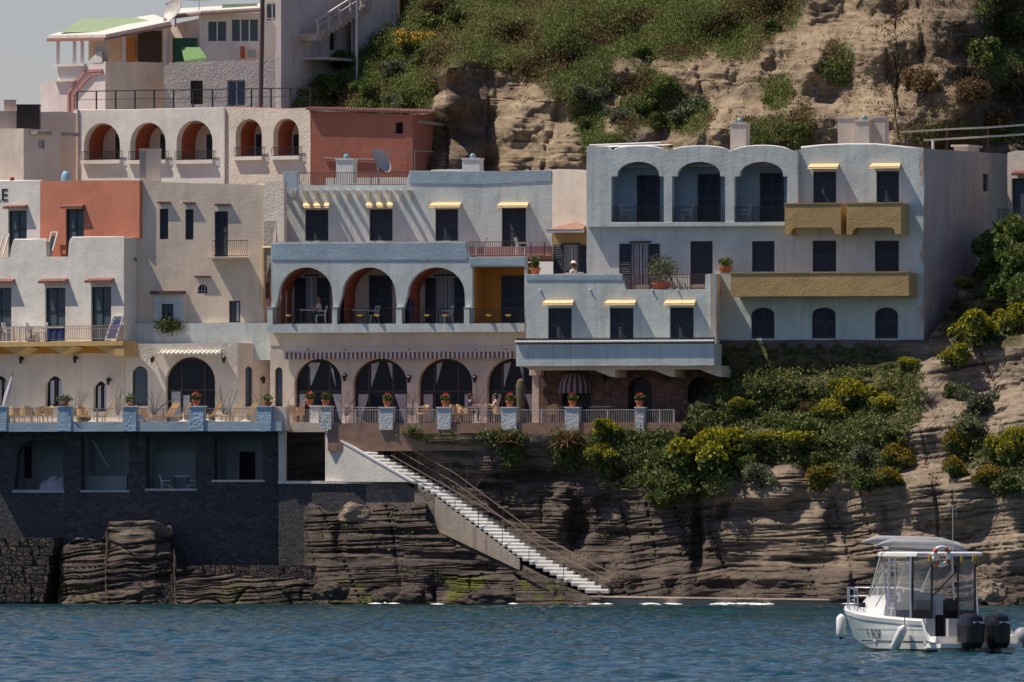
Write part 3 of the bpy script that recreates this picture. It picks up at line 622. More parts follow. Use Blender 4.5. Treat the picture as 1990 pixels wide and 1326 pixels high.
# long ochre balcony and the two short ones
def ochre(x0, x1, ya, yb, proj, cut=0):
    wo = Wall(x0, YR(x0)-proj, x1, YR(x1)-proj); u1 = wo.L; z0 = wo.uz(x0, yb)[1]; z1 = wo.uz(x0, ya)[1]; mb = wo.mb()
    if cut:
        zc = z0+(z1-z0)*0.22; ol = [(0, z0), (.28, z0), (.34, zc-.12), (.48, zc), (u1-.48, zc), (u1-.34, zc-.12), (u1-.28, z0), (u1, z0), (u1, z1), (0, z1)]
    else: zc = z0; ol = [(0, z0), (u1, z0), (u1, z1), (0, z1)]
    mb.prism(wob(ol, .012, .8), (), 0, .16)
    mb.box(0, .163, z0, .16, proj-.004, z1); mb.box(u1-.16, .163, z0, u1, proj-.004, z1); mb.box(.16, .163, zc, u1-.16, proj-.004, zc+.16)
    mb.box(-.03, -.03, z1+.002, u1+.03, .19, z1+.05)
    return mb.build('balcony', M_OCHRE, RGT)
ochre(1420, 1766, 532, 577, 1.6); ochre(1525, 1634, 397, 456, 1.45, 1); ochre(1645, 1751, 396, 456, 1.45, 1)
chimney(RGT, wL, 1418, 238, 1451, 293, 2.0, M_PALE); 
for x0, x1, y0, d in ((1627, 1662, 227, 3.2), (1661, 1690, 233, 2.6), (1688, 1721, 226, 3.2)): chimney(RGT, wm, x0, y0, x1, 285, d, M_PALE, x0 == 1661)
wS = Wall(1795, YR(1795), 1962, YR(1795)+13)
sh = [wS.rpoly(1910, 338, 1921, 373)]
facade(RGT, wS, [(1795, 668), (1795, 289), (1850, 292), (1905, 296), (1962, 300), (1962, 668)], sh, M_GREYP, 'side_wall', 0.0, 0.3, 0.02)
glazed(RGT, wS, (1910, 338, 1921, 373), 0.12, M_SHUT, M_GLASSB, None, (), (0.5,))
mb = wS.mb(); u0, z0, u1, z1 = wS.rect(1897, 281, 1925, 297); mb.box(u0+.2, .5, z0, u1-.2, 1.2, z1-.1); mb.box(u0, .4, z1-.1, u1, 1.3, z1); mb.build('chimney', M_PALE, RGT)
mb = wS.mb(); u, z = wS.uz(1836, 290); mb.tube([(u, .6, z-.3), (u, .6, z+.45)], .07, 8); mb.build('vent_pipe', M_WPAINT, RGT)
mb = wm.mb(); mb.add([wm.pt(*p) if 0 else p for p in [(-.2, .6, wm.uz(1140, 287)[1]), (3.9, .6, wm.uz(1140, 283)[1]), (3.9, 2, wm.uz(1140, 279)[1]), (-.2, 2, wm.uz(1140, 281)[1])]], [(0, 1, 2, 3)])
mb.tube([(0, .5, wm.uz(1140, 282)[1]), (3.6, .5, wm.uz(1140, 278)[1])], .05, 6); mb.build('roof_pipe', M_WPAINT, RGT)
STB = thing('stone_footing', 'grey brown rubble stone footing wall under the ground-floor arched shutters of the tall hotel block', 'wall', P(1600, 690, YR(1600)))
wst = Wall(1398, YR(1398)-0.12, 1800, YR(1800)-0.12)
facade(STB, wst, [(1398, 860), (1398, 661), (1800, 661), (1800, 860)], [], M_GYSTONE, 'wall', 0, 0.11, 0.02)
# ================================================================== white and coral house (far left)
LFT = thing('white_coral_house', 'sunlit white house with a coral upper storey, green glazed doors and an orange-soffited balcony', 'house', P(120, 835, YR(240)+1.5))
y240 = YR(240); SL = 0.70
def YA(px, k=0.0): return y240+k+(240-px)/40*SL
wa2 = Wall(-70, YA(-70, 1.3), 270, YA(270, 1.3)); 
d2 = [(16, 410, 52, 500), (128, 407, 163, 500)]
facade(LFT, wa2, [(-70, 510), (-70, 353), (78, 352), (78, 510)], [wa2.rpoly(*d2[0])], M_WHITE, 'white_upper_wall')
facade(LFT, wa2, [(78, 510), (78, 352), (170, 351), (271, 351), (271, 463), (238, 463), (238, 510)], [wa2.rpoly(*d2[1])], M_CORAL, 'coral_upper_wall')
for r in d2: glazed(LFT, wa2, r, 0.12, M_GREEN, M_GLASSB, None, (0.5,), (0.6, 0.2), 'door')
canopy(LFT, wa2, 13, 401, 55, 405, 0.38, M_RTILE); canopy(LFT, wa2, 125, 400, 166, 405, 0.38, M_RTILE)
body(LFT, wa2, -70, 356, 270, 462, 4, M_WHITE)
wall_cap(LFT, wa2, [(-70, 355), (78, 354)])
mb = wa2.mb(); u, z = wa2.uz(20, 350); mb.ball((u, .15, z+.05), .12, 10); mb.build('finial', M_TERRA, LFT, smooth=True)
wa1 = Wall(-70, YA(-70), 240, YA(240))
dr = [(-24, 560, 22, 663), (88, 560, 127, 663), (177, 558, 216, 663)]
facade(LFT, wa1, [(-70, 672), (-70, 467), (-20, 467), (-16, 499), (19, 500), (22, 480), (26, 466), (84, 465), (89, 470), (91, 499), (132, 499), (134, 470), (138, 462), (238, 461), (241, 464), (241, 672)], [wa1.rpoly(*r) for r in dr], M_WHITE, 'front_wall')
for r in dr: glazed(LFT, wa1, r, 0.12, M_GREEN, M_GLASSB, None, (0.5,), (0.56, 0.28), 'door')
for r in ((-28, 545, 30, 551), (82, 544, 134, 550), (172, 543, 223, 549)): canopy(LFT, wa1, *r, 0.42, M_RTILE)
u0, z0, u1, z1 = wa1.rect(-70, 470, 240, 499)
wall_cap(LFT, wa1, [(-70, 468), (-20, 468), (-16, 499)], .10); wall_cap(LFT, wa1, [(21, 498), (27, 468), (86, 467), (90, 498)], .10); wall_cap(LFT, wa1, [(133, 498), (139, 464), (240, 463)], .10)
wa1.mb().box(0, .322, z0-.2, wa1.L-.02, 1.15, z0-.02).build('terrace_floor', M_FLOOR, LFT)
wab = Wall(-70, YA(-70, -1.35), 239, YA(239, -1.35)); z1 = wab.uz(200, 663)[1]; z0 = wab.uz(200, 672)[1]
wab.mb().box(0, 0, z0, wab.L, 1.18, z1).build('balcony_slab', M_OCHRE, LFT)
bars_rail(LFT, wab, -70, 632, 236, 663, 0.06, M_PIRON, 'railing', 0.11, 0.010, mid=True)
for px in (35, 122, 213, -50):
    u, z = wab.uz(px, 680, .3); mb = wab.mb(); zc = z0-.002
    mb.add([(u-.9, .15, zc), (u+.75, .15, zc), (u+.7, 1.17, zc-.08), (u-.1, 1.17, zc-.5), (u-.8, 1.17, zc-.08), (u-.05, .25, zc-.35)], [(0, 5, 1), (0, 4, 3, 5), (1, 5, 3, 2)]); mb.build('corbel', M_OCHRE, LFT)
mb = wab.mb(); mb.box(wab.L-.55, .05, z0-.5, wab.L+.02, 1.17, z0-.002); mb.build('end_corbel', M_OCHRE, LFT)
wa0 = Wall(-70, YA(-70, .05), 241, YA(241, .05))
ag = [(88, 731, 121, 790), (181, 741, 207, 800), (-14, 731, 13, 800)]
facade(LFT, wa0, [(-70, 842), (-70, 671), (241, 671), (241, 842)], [wa0.arch(*a) for a in ag], M_BEIGE, 'ground_floor_wall', 0, 0.35, 0)
mb = wa0.mb(); u0, z0, u1, z1 = wa0.rect(-70, 673, 240, 686); mb.box(0, -.03, z0, wa0.L-.05, -.002, z1); mb.build('frieze', M_ORANGE, LFT)
for a in ag: glazed(LFT, wa0, a, 0.2, M_DKW, M_GLASS, None, (0.5,), (), 'arched_window', [[(0.1, 0.85), (0.35, 0.9), (0.35, 0.02), (0.1, 0.02)], [(0.66, 0.9), (0.9, 0.8), (0.9, 0.02), (0.66, 0.02)]])
for px, py in ((45, 699), (150, 698), (215, 740)): lantern(LFT, wa0, px, py, 0, 1.2)
body(LFT, wa0, -70, 675, 240, 842, 5, M_BEIGE, 'wall', .35)
def text_mesh(txt, size, ext):
    cu = bpy.data.curves.new('t', 'FONT'); cu.body = txt; cu.size = size; cu.extrude = ext; ob = bpy.data.objects.new('t', cu); COL.objects.link(ob)
    dg = bpy.context.evaluated_depsgraph_get(); me = bpy.data.meshes.new_from_object(ob.evaluated_get(dg)); bpy.data.objects.remove(ob); bpy.data.curves.remove(cu)
    v = [tuple(p.co) for p in me.vertices]; f = [tuple(p.vertices) for p in me.polygons]; bpy.data.meshes.remove(me); return v, f
v, f = text_mesh('RE', 0.86, 0.015); u, z = wa2.uz(-8, 390.5); mx = max(p[0] for p in v); ue = wa2.uz(15, 390)[0]
wa2.mb().add([(ue-mx+p[0], -.02-p[2], z+p[1]) for p in v], f).build('sign_lettering', M_IRON, LFT)
# ================================================================== cream house
CRM = thing('cream_house', 'cream house beside the coral wall, with narrow dark shutters and an arched porch below', 'house', P(380, 835, YR(380)+1.5))
wc = Wall(240, 6.35, 513, 4.4)
wcs = Wall(240.3, y240+.03, 267, 6.14)
facade(LFT, wcs, [(241, 690), (241, 463), (266, 461), (266, 690)], [], M_WHITE, 'side_wall', .002, .2, 0)
cw = [(310, 406, 327, 465), (360, 407, 376, 466), (417, 411, 443, 499)]
facade(CRM, wc, [(255, 690), (255, 461), (268, 461), (268, 352), (300, 354), (420, 357), (511, 360), (513, 364), (513, 690)], [wc.rpoly(*r) for r in cw]+[wc.arch(384, 553, 403, 571)]+[wc.rpoly(445, 585, 467, 627)], M_CREAM, 'wall', 0, .3)
for r in cw: shut_window(CRM, wc, r, 0.1)
for r in ((307, 392, 333, 395), (357, 393, 381, 396), (418, 396, 450, 399), (379, 536, 411, 539)): canopy(CRM, wc, *r, 0.16, M_DTILE)
glazed(CRM, wc, (384, 553, 403, 571), .12, M_FRAME, M_GLASS, None, (0.33, .66), (0.3,), 'arched_window', bw=.03)
glazed(CRM, wc, (445, 585, 467, 627), .12, M_DKW, M_GLASSB, None, (0.5,), (), 'door', [[(0.55, 1), (.9, 1), (.9, 0), (.55, 0)]])
mb = wc.mb(); u0, z0, u1, z1 = wc.rect(411, 467, 482, 500); mb.box(u0, -.75, z0-.08, u1, -.002, z0); bl = mb.build('balcony', M_PALE, CRM)
bars_rail(CRM, wc, 413, 467, 481, 499, -.7, M_IRON, 'balcony_railing', .11, .009, curved=.12)
mb = wc.mb(); u, z = wc.uz(252, 500); ub, zb = wc.uz(252, 640); mb.tube([(u, -.05, z), (u, -.05, zb)], .05, 6); mb.build('drainpipe', M_BEIGE, CRM)
u0, z0 = wc.uz(272, 690); body(CRM, wc, 273, 356, 512, 690, 5, M_CREAM, 'rear_wall', .3)
# small lean-to boxes on the porch roof
wd = Wall(300, YR(300)+1.0, 356, YR(356)+1.0)
facade(CRM, wd, [(300, 660), (300, 572), (356, 572), (356, 660)], [wd.rpoly(314, 591, 337, 640)], M_BLUE, 'lean_to_wall', 0, .25, 0)
glazed(CRM, wd, (314, 591, 337, 640), .1, M_GREEN, M_GLASSB, None, (0.5,), (0.6,))
wd.mb().box(-.15, -.3, wd.uz(300, 572)[1], wd.L+.05, 1.9, wd.uz(300, 566)[1]).build('lean_to_roof', M_DTILE, CRM)
wdd = Wall(356, YR(356)+.99, 415, YR(356)+2.2)
facade(CRM, wdd, [(357, 660), (357, 571), (415, 573), (415, 660)], [], M_PALE, 'side_wall', 0, .25)
wde = Wall(476, YR(476)+2.0, 524, YR(524)+1.6)
facade(CRM, wde, [(477, 660), (477, 583), (524, 583), (524, 660)], [], M_BEIGE, 'side_wall', 0, .25)
wp = Wall(243, YR(243)+.9, 526, YR(526)+.9)
facade(CRM, wp, [(244, 700), (244, 630), (526, 627), (526, 700)], [], M_BLUE, 'porch_parapet', 0, .3, .02)
wp2 = Wall(243, YR(243)+.1, 462, YR(462)+.1)
pa = [(257, 712, 287, 789), (322, 694, 418, 842)]
facade(CRM, wp2, [(243, 842), (243, 671), (262, 668), (462, 667), (463, 842)], [wp2.arch(*a, 742 if a[0] == 322 else None) for a in pa], M_ROUGH, 'porch_wall', 0, .4, .02)
glazed(CRM, wp2, pa[0], .12, M_DKW, M_GLASSB, None, (), (), 'arched_window')
glazed(CRM, wp2, pa[1], .3, M_DKW, M_GLASS, 742, (0.27, .78), (0.57,), 'arched_door', [[(0.04, .55), (.24, .55), (.24, 0.02), (.04, .02)], [(.30, .5), (.44, .5), (.44, .02), (.30, .02)]], .1)
canopy(CRM, wp2, 312, 681, 432, 689, .5, M_WTILE, 14)
for px, py in ((298, 697), (437, 697)): lantern(CRM, wp2, px, py, 0, 1.2)
wp3 = Wall(463, YR(463)+.1, 526, YR(463)+1.35)
facade(CRM, wp3, [(463, 842), (463, 667), (526, 668), (526, 842)], [wp3.arch(477, 712, 491, 790)], M_BEIGE, 'porch_side_wall', 0, .4, 0)
glazed(CRM, wp3, (477, 712, 491, 790), .12, M_DKW, M_GLASSB, None, (), (), 'arched_window'); lantern(CRM, wp3, 508, 738, 0, 1.1)
u0, z0, u1, z1 = wp2.rect(243, 668, 462, 842); wp2.mb().box(.05, .42, z1-.5, wp2.L-.1, 3.0, z1-.35).build('porch_roof', M_ROOF, CRM)
# yellow drainpipe and shuttered slit beside the blue block
wy = Wall(512, 4.3, 553, 3.75)
SLV = thing('rear_wing', 'rough-cast slip of wall with yellow drainpipe between cream house and blue hotel', 'wall', P(528, 640, 4.1))
facade(SLV, wy, [(513.5, 690), (513.5, 352), (552, 352), (552, 690)], [wy.rpoly(513, 430, 537, 474), wy.rpoly(514, 549, 525, 580)], M_ROUGH, 'wall', 0, .3, 0)
shut_window(SLV, wy, (514, 549, 525, 580), .1, M_WOOD); glazed(SLV, wy, (513, 430, 537, 474), .1, M_DKW, M_GLASSB, None, (.5,), ())
mb = wy.mb(); a, b_ = wy.uz(511, 480), wy.uz(511, 595); mb.tube([(a[0], -.06, a[1]), (b_[0], -.06, b_[1])], .05, 6); a = wy.uz(512, 481); c_ = wy.uz(530, 481); mb.tube([(a[0], -.06, a[1]), (c_[0], -.06, c_[1])], .05, 6); mb.build('drainpipe', M_YTILE, SLV)
# ================================================================== the row behind: white arcade, coral annex, houses on the hill
YB = 16.0
def YH(px): return 12.5+(604-px)/40*0.66 if px < 604.5 else 12.5-(px-604.5)/40*.3
ARH = thing('white_arcade_house', 'sunlit white house behind with five arches, red lined and iron railed, in its rough wall', 'house', P(375, 350, YH(375)))
wk = Wall(143, YH(143), 604, YH(604))
ha = [(163, 240, 233, 314), (253, 239, 322, 314), (343, 235, 413, 314), (458, 232, 509, 307), (531, 231, 581, 306)]
facade(ARH, wk, [(143, 420), (143, 214), (240, 214), (434, 209), (437, 420)], [wk.arch(*a) for a in ha[:3]], M_PINKW if 0 else M_WHITE, 'smooth_wall', 0, .45)
facade(ARH, wk, [(438, 420), (438, 209), (520, 211), (603, 214), (604, 420)], [wk.arch(*a) for a in ha[3:]], M_ROUGH, 'rough_wall', 0, .45)
for i, a in enumerate(ha):
    p = wk.arch(*a); wk.mb().tunnel(list(reversed(p[1:]+p[:1])), .452, 1.7).build('vault', M_TERRA, ARH)
u0, z0, u1, z1 = wk.rect(143, 225, 604, 314)
wk.mb().box(.02, 1.7, z0-.3, wk.L-.02, 1.9, z1+.2).build('loggia_back_wall', M_PALE, ARH)
wk.mb().box(.02, .46, z0-.15, wk.L-.02, 1.69, z0-.01).build('loggia_floor', M_FLOOR, ARH)
wall_cap(ARH, wk, [(144, 216), (240, 216), (434, 211)], .08); wall_cap(ARH, wk, [(439, 211), (520, 213), (603, 216)], .09, .14, M_RTILE)
wkb = WD(wk, 1.7)
for x0, x1 in ((226, 234), (313, 323), (403, 412), (499, 508), (572, 581)): shut_window(ARH, wkb, (x0, 262, x1+9, 314), -.08, name='door')
for a in ha: bars_rail(ARH, wk, a[0]-3, a[3]-21, a[2]+5, a[3]-2, -.12, M_IRON, 'railing', .1, .009)
for a in ha:
    u0, z0, u1, z1 = wk.rect(a[0]-2, a[3]-2, a[2]+4, a[3]+4); wk.mb().box(u0, -.22, z0, u1, -.003, z1).build('sill', M_WHITE, ARH)
body(ARH, wk, 143, 214, 604, 420, 3, M_WHITE, 'wall', .45)
mb = wk.mb()
for px in (152, 438): a, b_ = wk.uz(px, 212), wk.uz(px, 352); mb.tube([(a[0], -.06, a[1]), (a[0], -.06, b_[1])], .06, 6)
mb.build('drainpipe', M_PALE, ARH)
wr_ = Wall(150, YH(150)+.5, 603, YH(603)+.5)
mb = wr_.mb(); z1 = wr_.uz(150, 178)[1]; z0 = wr_.uz(150, 213)[1]
for i in range(13): u = wr_.L*i/12; mb.box(u-.03, -.03, z0-.3, u+.03, .03, z1-.1*i/12)
for k, m_ in ((0, .03), (.42, .015)): mb.beam((0, 0, z1-k), (wr_.L, 0, z1-.1-k), m_*1.6)
for i in range(5): mb.beam((wr_.L*.26, 0, z1-.12-.13*i), (wr_.L*.62, 0, z1-.14-.13*i), .012)
mb.build('roof_railing', M_IRON, ARH)
CRH = thing('coral_annex', 'dark coral annex with one small square opening and a tiled coping, backed into the cliff', 'house', P(720, 335, YH(720)))
wn = Wall(605, YH(605)-.05, 802, YH(802)-.05)
facade(CRH, wn, [(605, 420), (605, 216), (700, 219), (802, 223), (802, 420)], [wn.rpoly(768, 238, 783, 260)], M_CORALD, 'wall', 0, .4)
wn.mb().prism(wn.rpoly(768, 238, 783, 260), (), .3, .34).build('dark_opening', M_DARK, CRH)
wn2 = Wall(802, YH(802)-.05, 845, YH(802)+5)
facade(CRH, wn2, [(802, 420), (802, 223), (844, 220), (842, 240), (838, 330), (838, 420)], [], M_CORALD, 'side_wall', 0, .35)
mb = wn.mb(); u0, z0, u1, z1 = wn.rect(600, 210, 845, 219)
for i in range(42): u = u0+(u1-u0)*i/42; mb.tube([(u, -.22, z1-.06-.25*i/42), (u, .5, z1+.02-.2*i/42)], .075, 6)
mb.beam((u0, .2, z1+.04), (u1, .2, z1-.22), .5, .06); mb.build('coping_tiles', M_RTILE, CRH)
wn.mb().box(.1, .41, wn.uz(605, 240)[1], wn.L-.1, 8, wn.uz(605, 234)[1]).build('roof', M_ROOF, CRH)
mb = wn.mb(); a, b_ = wn.uz(630, 308), wn.uz(742, 311); mb.tube([(a[0], -.06, a[1]), (b_[0], -.06, b_[1])], .04, 5); mb.build('pipe', M_RIRON, CRH)
# tall pole
pm = MB(); a = P(506, 205, YH(506)+.3); b_ = P(511, -60, YH(506)+.3); pm.tube([a-Vector((0, 0, 1)), b_], .115, 10)
mast = thing('flag_mast', 'tall rust-brown steel mast rising from the flat roof in front of the glazed veranda', 'mast', a); pm.build('shaft', M_RIRON, mast)
# --- upper houses
PKH = thing('pink_veranda_house', 'pinkish white house with an outside stair and open corner veranda under a green roof', 'house', P(190, 215, 24))
wz = Wall(78, 24.5, 205, 22.0)                            # sunlit left face
facade(PKH, wz, [(78, 260), (78, 160), (96, 158), (112, 156), (112, 128), (165, 126), (200, 122), (205, 122), (205, 260)], [], M_PINKW, 'sunlit_wall')
wz2 = Wall(205, 22.0, 330, 24.5)
facade(PKH, wz2, [(205, 260), (205, 120), (330, 122), (330, 260)], [], M_CREAM, 'side_wall', .002, .3)
mb = wz.mb()
for k, (off, w_) in enumerate(((0, .13), (14, .08))):
    pts = [wz.uz(x_, y_) for x_, y_ in ((135+off*.6, 240), (135+off*.6, 180+off*.4), (168+off*.8, 138+off*.5), (200, 137+off*.4))]
    for p, q in zip(pts, pts[1:]): mb.beam((p[0], -.06, p[1]), (q[0], -.06, q[1]), .12, w_)
mb.build('stair_coping', M_TERRA if 0 else plain('rose_paint', (0.5, 0.25, 0.22), .8), PKH)
mb = wz.mb(); p, q = wz.uz(108, 128), wz.uz(168, 126); mb.beam((p[0], -.1, p[1]), (q[0], -.1, q[1]), .25, .12); p = wz.uz(108, 158); q = wz.uz(150, 156); mb.beam((p[0], -.1, p[1]), (q[0], -.1, q[1]), .25, .1)
p = wz.uz(196, 122); q = wz.uz(196, 100); mb.add([(p[0]-.9, -.02, p[1]), (p[0]+.1, -.02, p[1]), (p[0]+.1, -.02, q[1]), (p[0]-.15, -.02, q[1]), (p[0]-.9, .2, p[1]), (p[0]+.1, .2, p[1]), (p[0]+.1, .2, q[1]), (p[0]-.15, .2, q[1])], [(0, 1, 2, 3), (7, 6, 5, 4), (0, 3, 7, 4), (3, 2, 6, 7)])
mb.build('parapet', M_WHITE, PKH)
# veranda: corner posts, inner wall, roof slab
mb = MB()
for px, y, t in ((113, 24.2, 90), (145, 23.6, 92), (160, 23.4, 92), (241, 22.9, 72), (321, 24.3, 50)):
    a = P(px, 128, y); b_ = P(px, t-14, y); mb.box(a.x-.09, y-.09, a.z, a.x+.09, y+.09, b_.z)
mb.build('veranda_post', M_PINKW, PKH)
mb = MB(); a = P(186, 122, 22.6); b_ = P(210, 70, 22.6); mb.box(a.x, 22.5, a.z, b_.x, 22.9, b_.z); mb.build('veranda_pier', M_PALE, PKH); mb = MB(); a = P(172, 122, 28); b_ = P(322, 55, 28); mb.box(a.x, 28, a.z, b_.x, 28.3, b_.z); mb.build('veranda_wall', M_PALE, PKH); mb = MB(); a = P(316, 122, 24.6); b_ = P(332, 46, 24.6); mb.box(a.x, 24.4, a.z, b_.x, 24.8, b_.z); mb.build('veranda_pier', M_PALE, PKH); mb = MB()
a = P(181, 122, 25); b_ = P(186, 75, 25); mb.box(a.x, 24.6, a.z, b_.x, 28, b_.z); mb.build('veranda_wall', M_PALE, PKH)
mb = MB(); a = P(243, 122, 27.5); b_ = P(262, 72, 27.5); mb.box(a.x, 27.7, a.z, b_.x, 27.9, b_.z); mb.build('door', plain('orange_wood', (.4, .17, .05), .6), PKH)
mb = MB(); a = P(268, 122, 27.5); b_ = P(314, 60, 27.5); mb.box(a.x, 27.6, a.z, b_.x, 27.8, b_.z); mb.build('dark_door', M_DKW, PKH)
pts = [P(93, 77, 24.6), P(205, 75, 21.6), P(332, 49, 23.9), P(300, 36, 30), P(160, 56, 30)]
mb = MB(); mb.add(pts+[p+Vector((0, 0, .2)) for p in pts], [(0, 1, 2, 3, 4)[::-1], (5, 6, 7, 8, 9), (0, 1, 6, 5), (1, 2, 7, 6), (2, 3, 8, 7), (3, 4, 9, 8), (4, 0, 5, 9)]); rf = mb.build('roof', M_WTILE, PKH, fix=True)
mb = MB(); mb.beam(P(92, 78, 24.5), P(205, 76, 21.5), .1, .16); mb.beam(P(205, 76, 21.5), P(333, 50, 23.8), .1, .12); mb.build('fascia', M_RTILE, rf)
g = plain('green_roof_felt', (.30, .38, .22), .8)
q = [P(115, 72, 24.8)+Vector((0, 0, .1)), P(240, 66, 23.5), P(305, 45, 26), P(290, 38, 29.8), P(160, 57, 29.8)]
mb = MB(); mb.add([p+Vector((0, 0, .12)) for p in q]+[P(160, 56, 29)+Vector((0, 0, .5)), P(245, 56, 28)+Vector((0, 0, .45))], [(0, 1, 6, 5), (1, 2, 6), (2, 3, 6), (3, 4, 5, 6), (4, 0, 5)]); mb.build('roof_felt', g, rf)
# glazed veranda house
GVH = thing('glazed_veranda_house', 'cream house with a glazed veranda and green sun awning above its rough terrace wall', 'house', P(430, 205, 22))
wv = Wall(330, 22.4, 545, 21.6)
facade(GVH, wv, [(318, 280), (318, 130), (340, 121), (420, 119), (545, 116), (545, 280)], [wv.rpoly(370, 157, 394, 203), wv.rpoly(441, 156, 477, 207)], M_ROUGH, 'terrace_wall')
glazed(GVH, wv, (370, 157, 394, 203), .15, M_WOOD, M_DARK, None, (.2, .4, .6, .8), (.9,), bw=.03); glazed(GVH, wv, (441, 156, 477, 207), .15, M_FRAME, M_GLASSB, None, (.5,), (), 'door')
wv2 = Wall(388, 25.2, 545, 24.6)
hh = [wv2.rpoly(402, 40, 441, 82), wv2.rpoly(448, 36, 503, 82), wv2.rpoly(516, 6, 543, 42)]
facade(GVH, wv2, [(388, 130), (388, 30), (510, 25), (512, -30), (548, -30), (548, 130)], hh, M_WHITE, 'veranda_wall', 0, .2)
glazed(GVH, wv2, (402, 40, 441, 82), .06, M_WPAINT, M_GLASSB, None, (.5,), (), 'veranda_window'); glazed(GVH, wv2, (448, 36, 503, 82), .06, M_WPAINT, M_GLASSB, None, (.33, .67), (), 'veranda_window'); glazed(GVH, wv2, (516, 6, 543, 42), .06, M_WPAINT, M_GLASSB, None, (.45,), (.12,))
wv3 = Wall(332, 26.5, 388, 25.2)
facade(GVH, wv3, [(332, 130), (332, 48), (388, 36), (388, 130)], [], M_SHADE, 'side_wall', 0, .2, 0)
mb = MB(); pts = [P(330, 34, 25.5), P(390, 27, 24.5), P(512, 20, 24), P(512, 12, 30), P(345, 22, 30)]
mb.add(pts+[p+Vector((0, 0, .14)) for p in pts], [(4, 3, 2, 1, 0), (5, 6, 7, 8, 9), (0, 1, 6, 5), (1, 2, 7, 6), (2, 3, 8, 7), (3, 4, 9, 8), (4, 0, 5, 9)]); rf = mb.build('roof', M_WTILE, GVH, fix=True)
mb = MB(); mb.beam(P(330, 35, 25.4), P(390, 28, 24.4), .08, .13); mb.beam(P(390, 28, 24.4), P(512, 21, 23.9), .08, .13); mb.build('fascia', M_RTILE, rf)
mb = MB(); mb.beam(P(432, 14, 27), P(500, 12, 27), .5, .25); mb.build('roof_ridge', g, rf)
M_AWN = plain('green_awning_cloth', (.15, .28, .10), .8)
mb = MB(); a, b_, c_, d_ = P(352, 92, 24), P(388, 92, 23.8), P(402, 112, 22.6), P(358, 117, 22.6); mb.add([a, b_, c_, d_]+[p-Vector((0, 0, .05)) for p in (a, b_, c_, d_)], [(0, 3, 2, 1), (4, 5, 6, 7), (0, 4, 7, 3), (1, 2, 6, 5), (3, 7, 6, 2)]); e_, f_ = P(402, 118, 22.55), P(358, 119, 22.55); mb.add([d_, c_, e_, f_], [(0, 1, 2, 3)]); mb.build('awning', M_AWN, GVH)
mb = MB(); a = P(335, 122, 25); b_ = P(384, 74, 25); mb.box(a.x, 25.0, a.z, b_.x, 25.05, b_.z); mb.build('awning_side_curtain', plain('dark_green_cloth', (.02, .1, .06), .8), GVH)
mb = MB(); a = P(467, 114, 24.3); b_ = P(476, 90, 24.3); mb.box(a.x, 24.3, a.z, b_.x, 24.6, b_.z); mb.build('shutter_box', M_TERRA, GVH)
mb = MB(); a = P(482, 114, 24); b_ = P(502, 92, 24); mb.box(a.x, 23.9, a.z, b_.x, 24.4, b_.z); ac = mb.build('condenser_unit', M_PALE, GVH)
mb = MB(); c = P(490, 104, 23.86); mb.obox(c, (.18, 0, 0), (0, .02, 0), (0, 0, .18)); mb.build('fan_grille', M_METAL, ac)
# steel framed dish
def dish(name, label, c, r, tilt, az_, mast_h, mat):
    t = thing(name, label, 'satellite dish', (c[0], c[1], c[2]-mast_h))
    M_ = Matrix.Translation(Vector(c)) @ Matrix.Rotation(az_, 4, 'Z') @ Matrix.Rotation(tilt, 4, 'X')
    mb = MB(M_); pr = [(r*k/6, .35*r*(k/6)**2) for k in range(7)]; n = 24; vs = []; fs = []
    for rr, zz in pr:
        for k in range(n): a = 2*math.pi*k/n; vs.append((rr*math.cos(a), rr*math.sin(a), zz))
    for i in range(6):
        for k in range(n): fs.append((i*n+k, i*n+(k+1) % n, (i+1)*n+(k+1) % n, (i+1)*n+k))
    m0 = len(vs); vs += [(x_, y_, z_-.03) for x_, y_, z_ in vs[:m0]]; fs += [tuple(m0+i for i in reversed(f_)) for f_ in fs[:]]
    mb.add(vs, fs); mb.build('reflector', mat, t, smooth=True)
    mb = MB(M_); mb.beam((0, r*.98, .35*r), (0, r*.15, r*1.05), .03); mb.box(-.06, r*.1-.06, r*1.0, .06, r*.1+.06, r*1.14); mb.build('feed_arm', M_METAL, t)
    mb = MB(M_ @ Matrix.Identity(4)); 
    mb2 = MB(); mb2.tube([(c[0], c[1]+.12, c[2]-mast_h), (c[0], c[1]+.12, c[2])], .04, 8); mb2.build('mast', M_METAL, t); return t
dish('satellite_dish', 'large cream satellite dish standing on the flat roof behind the rafter ends', tuple(P(735, 316, YR(735)+4.0)), .68, math.radians(62), math.radians(58), 1.3, M_DISH)
dish('satellite_dish', 'greenish satellite dish against the sky beside the glazed veranda roof', tuple(P(341, 22, 25)), .62, math.radians(66), math.radians(-52), .8, M_DISH)
def aerial(c, w_, label, n=9):
    t = thing('tv_aerial', label, 'aerial', (c[0], c[1], c[2]-1.2)); mb = MB(); mb.tube([(c[0], c[1], c[2]-1.2), c], .02, 6); mb.build('mast', M_METAL, t)
    mb = MB(); a = Vector(c); mb.beam(a+Vector((-w_*.6, 0, .02)), a+Vector((w_*.4, 0, -.04)), .025)
    for i in range(n): p = a+Vector((-w_*.6+w_*i/(n-1), 0, .02-.06*i/(n-1))); L = .3+.25*i/n; mb.beam(p+Vector((0, -L, 0)), p+Vector((0, L, .02)), .014)
    mb.build('antenna', M_METAL, t)
aerial(P(806, 293, YR(806)+6), 2.3, 'long flat television aerial standing in front of the coral annex'); aerial(P(387, 1, 26), 1.4, 'television aerial silhouetted on the sky above the glazed veranda roof', 7)
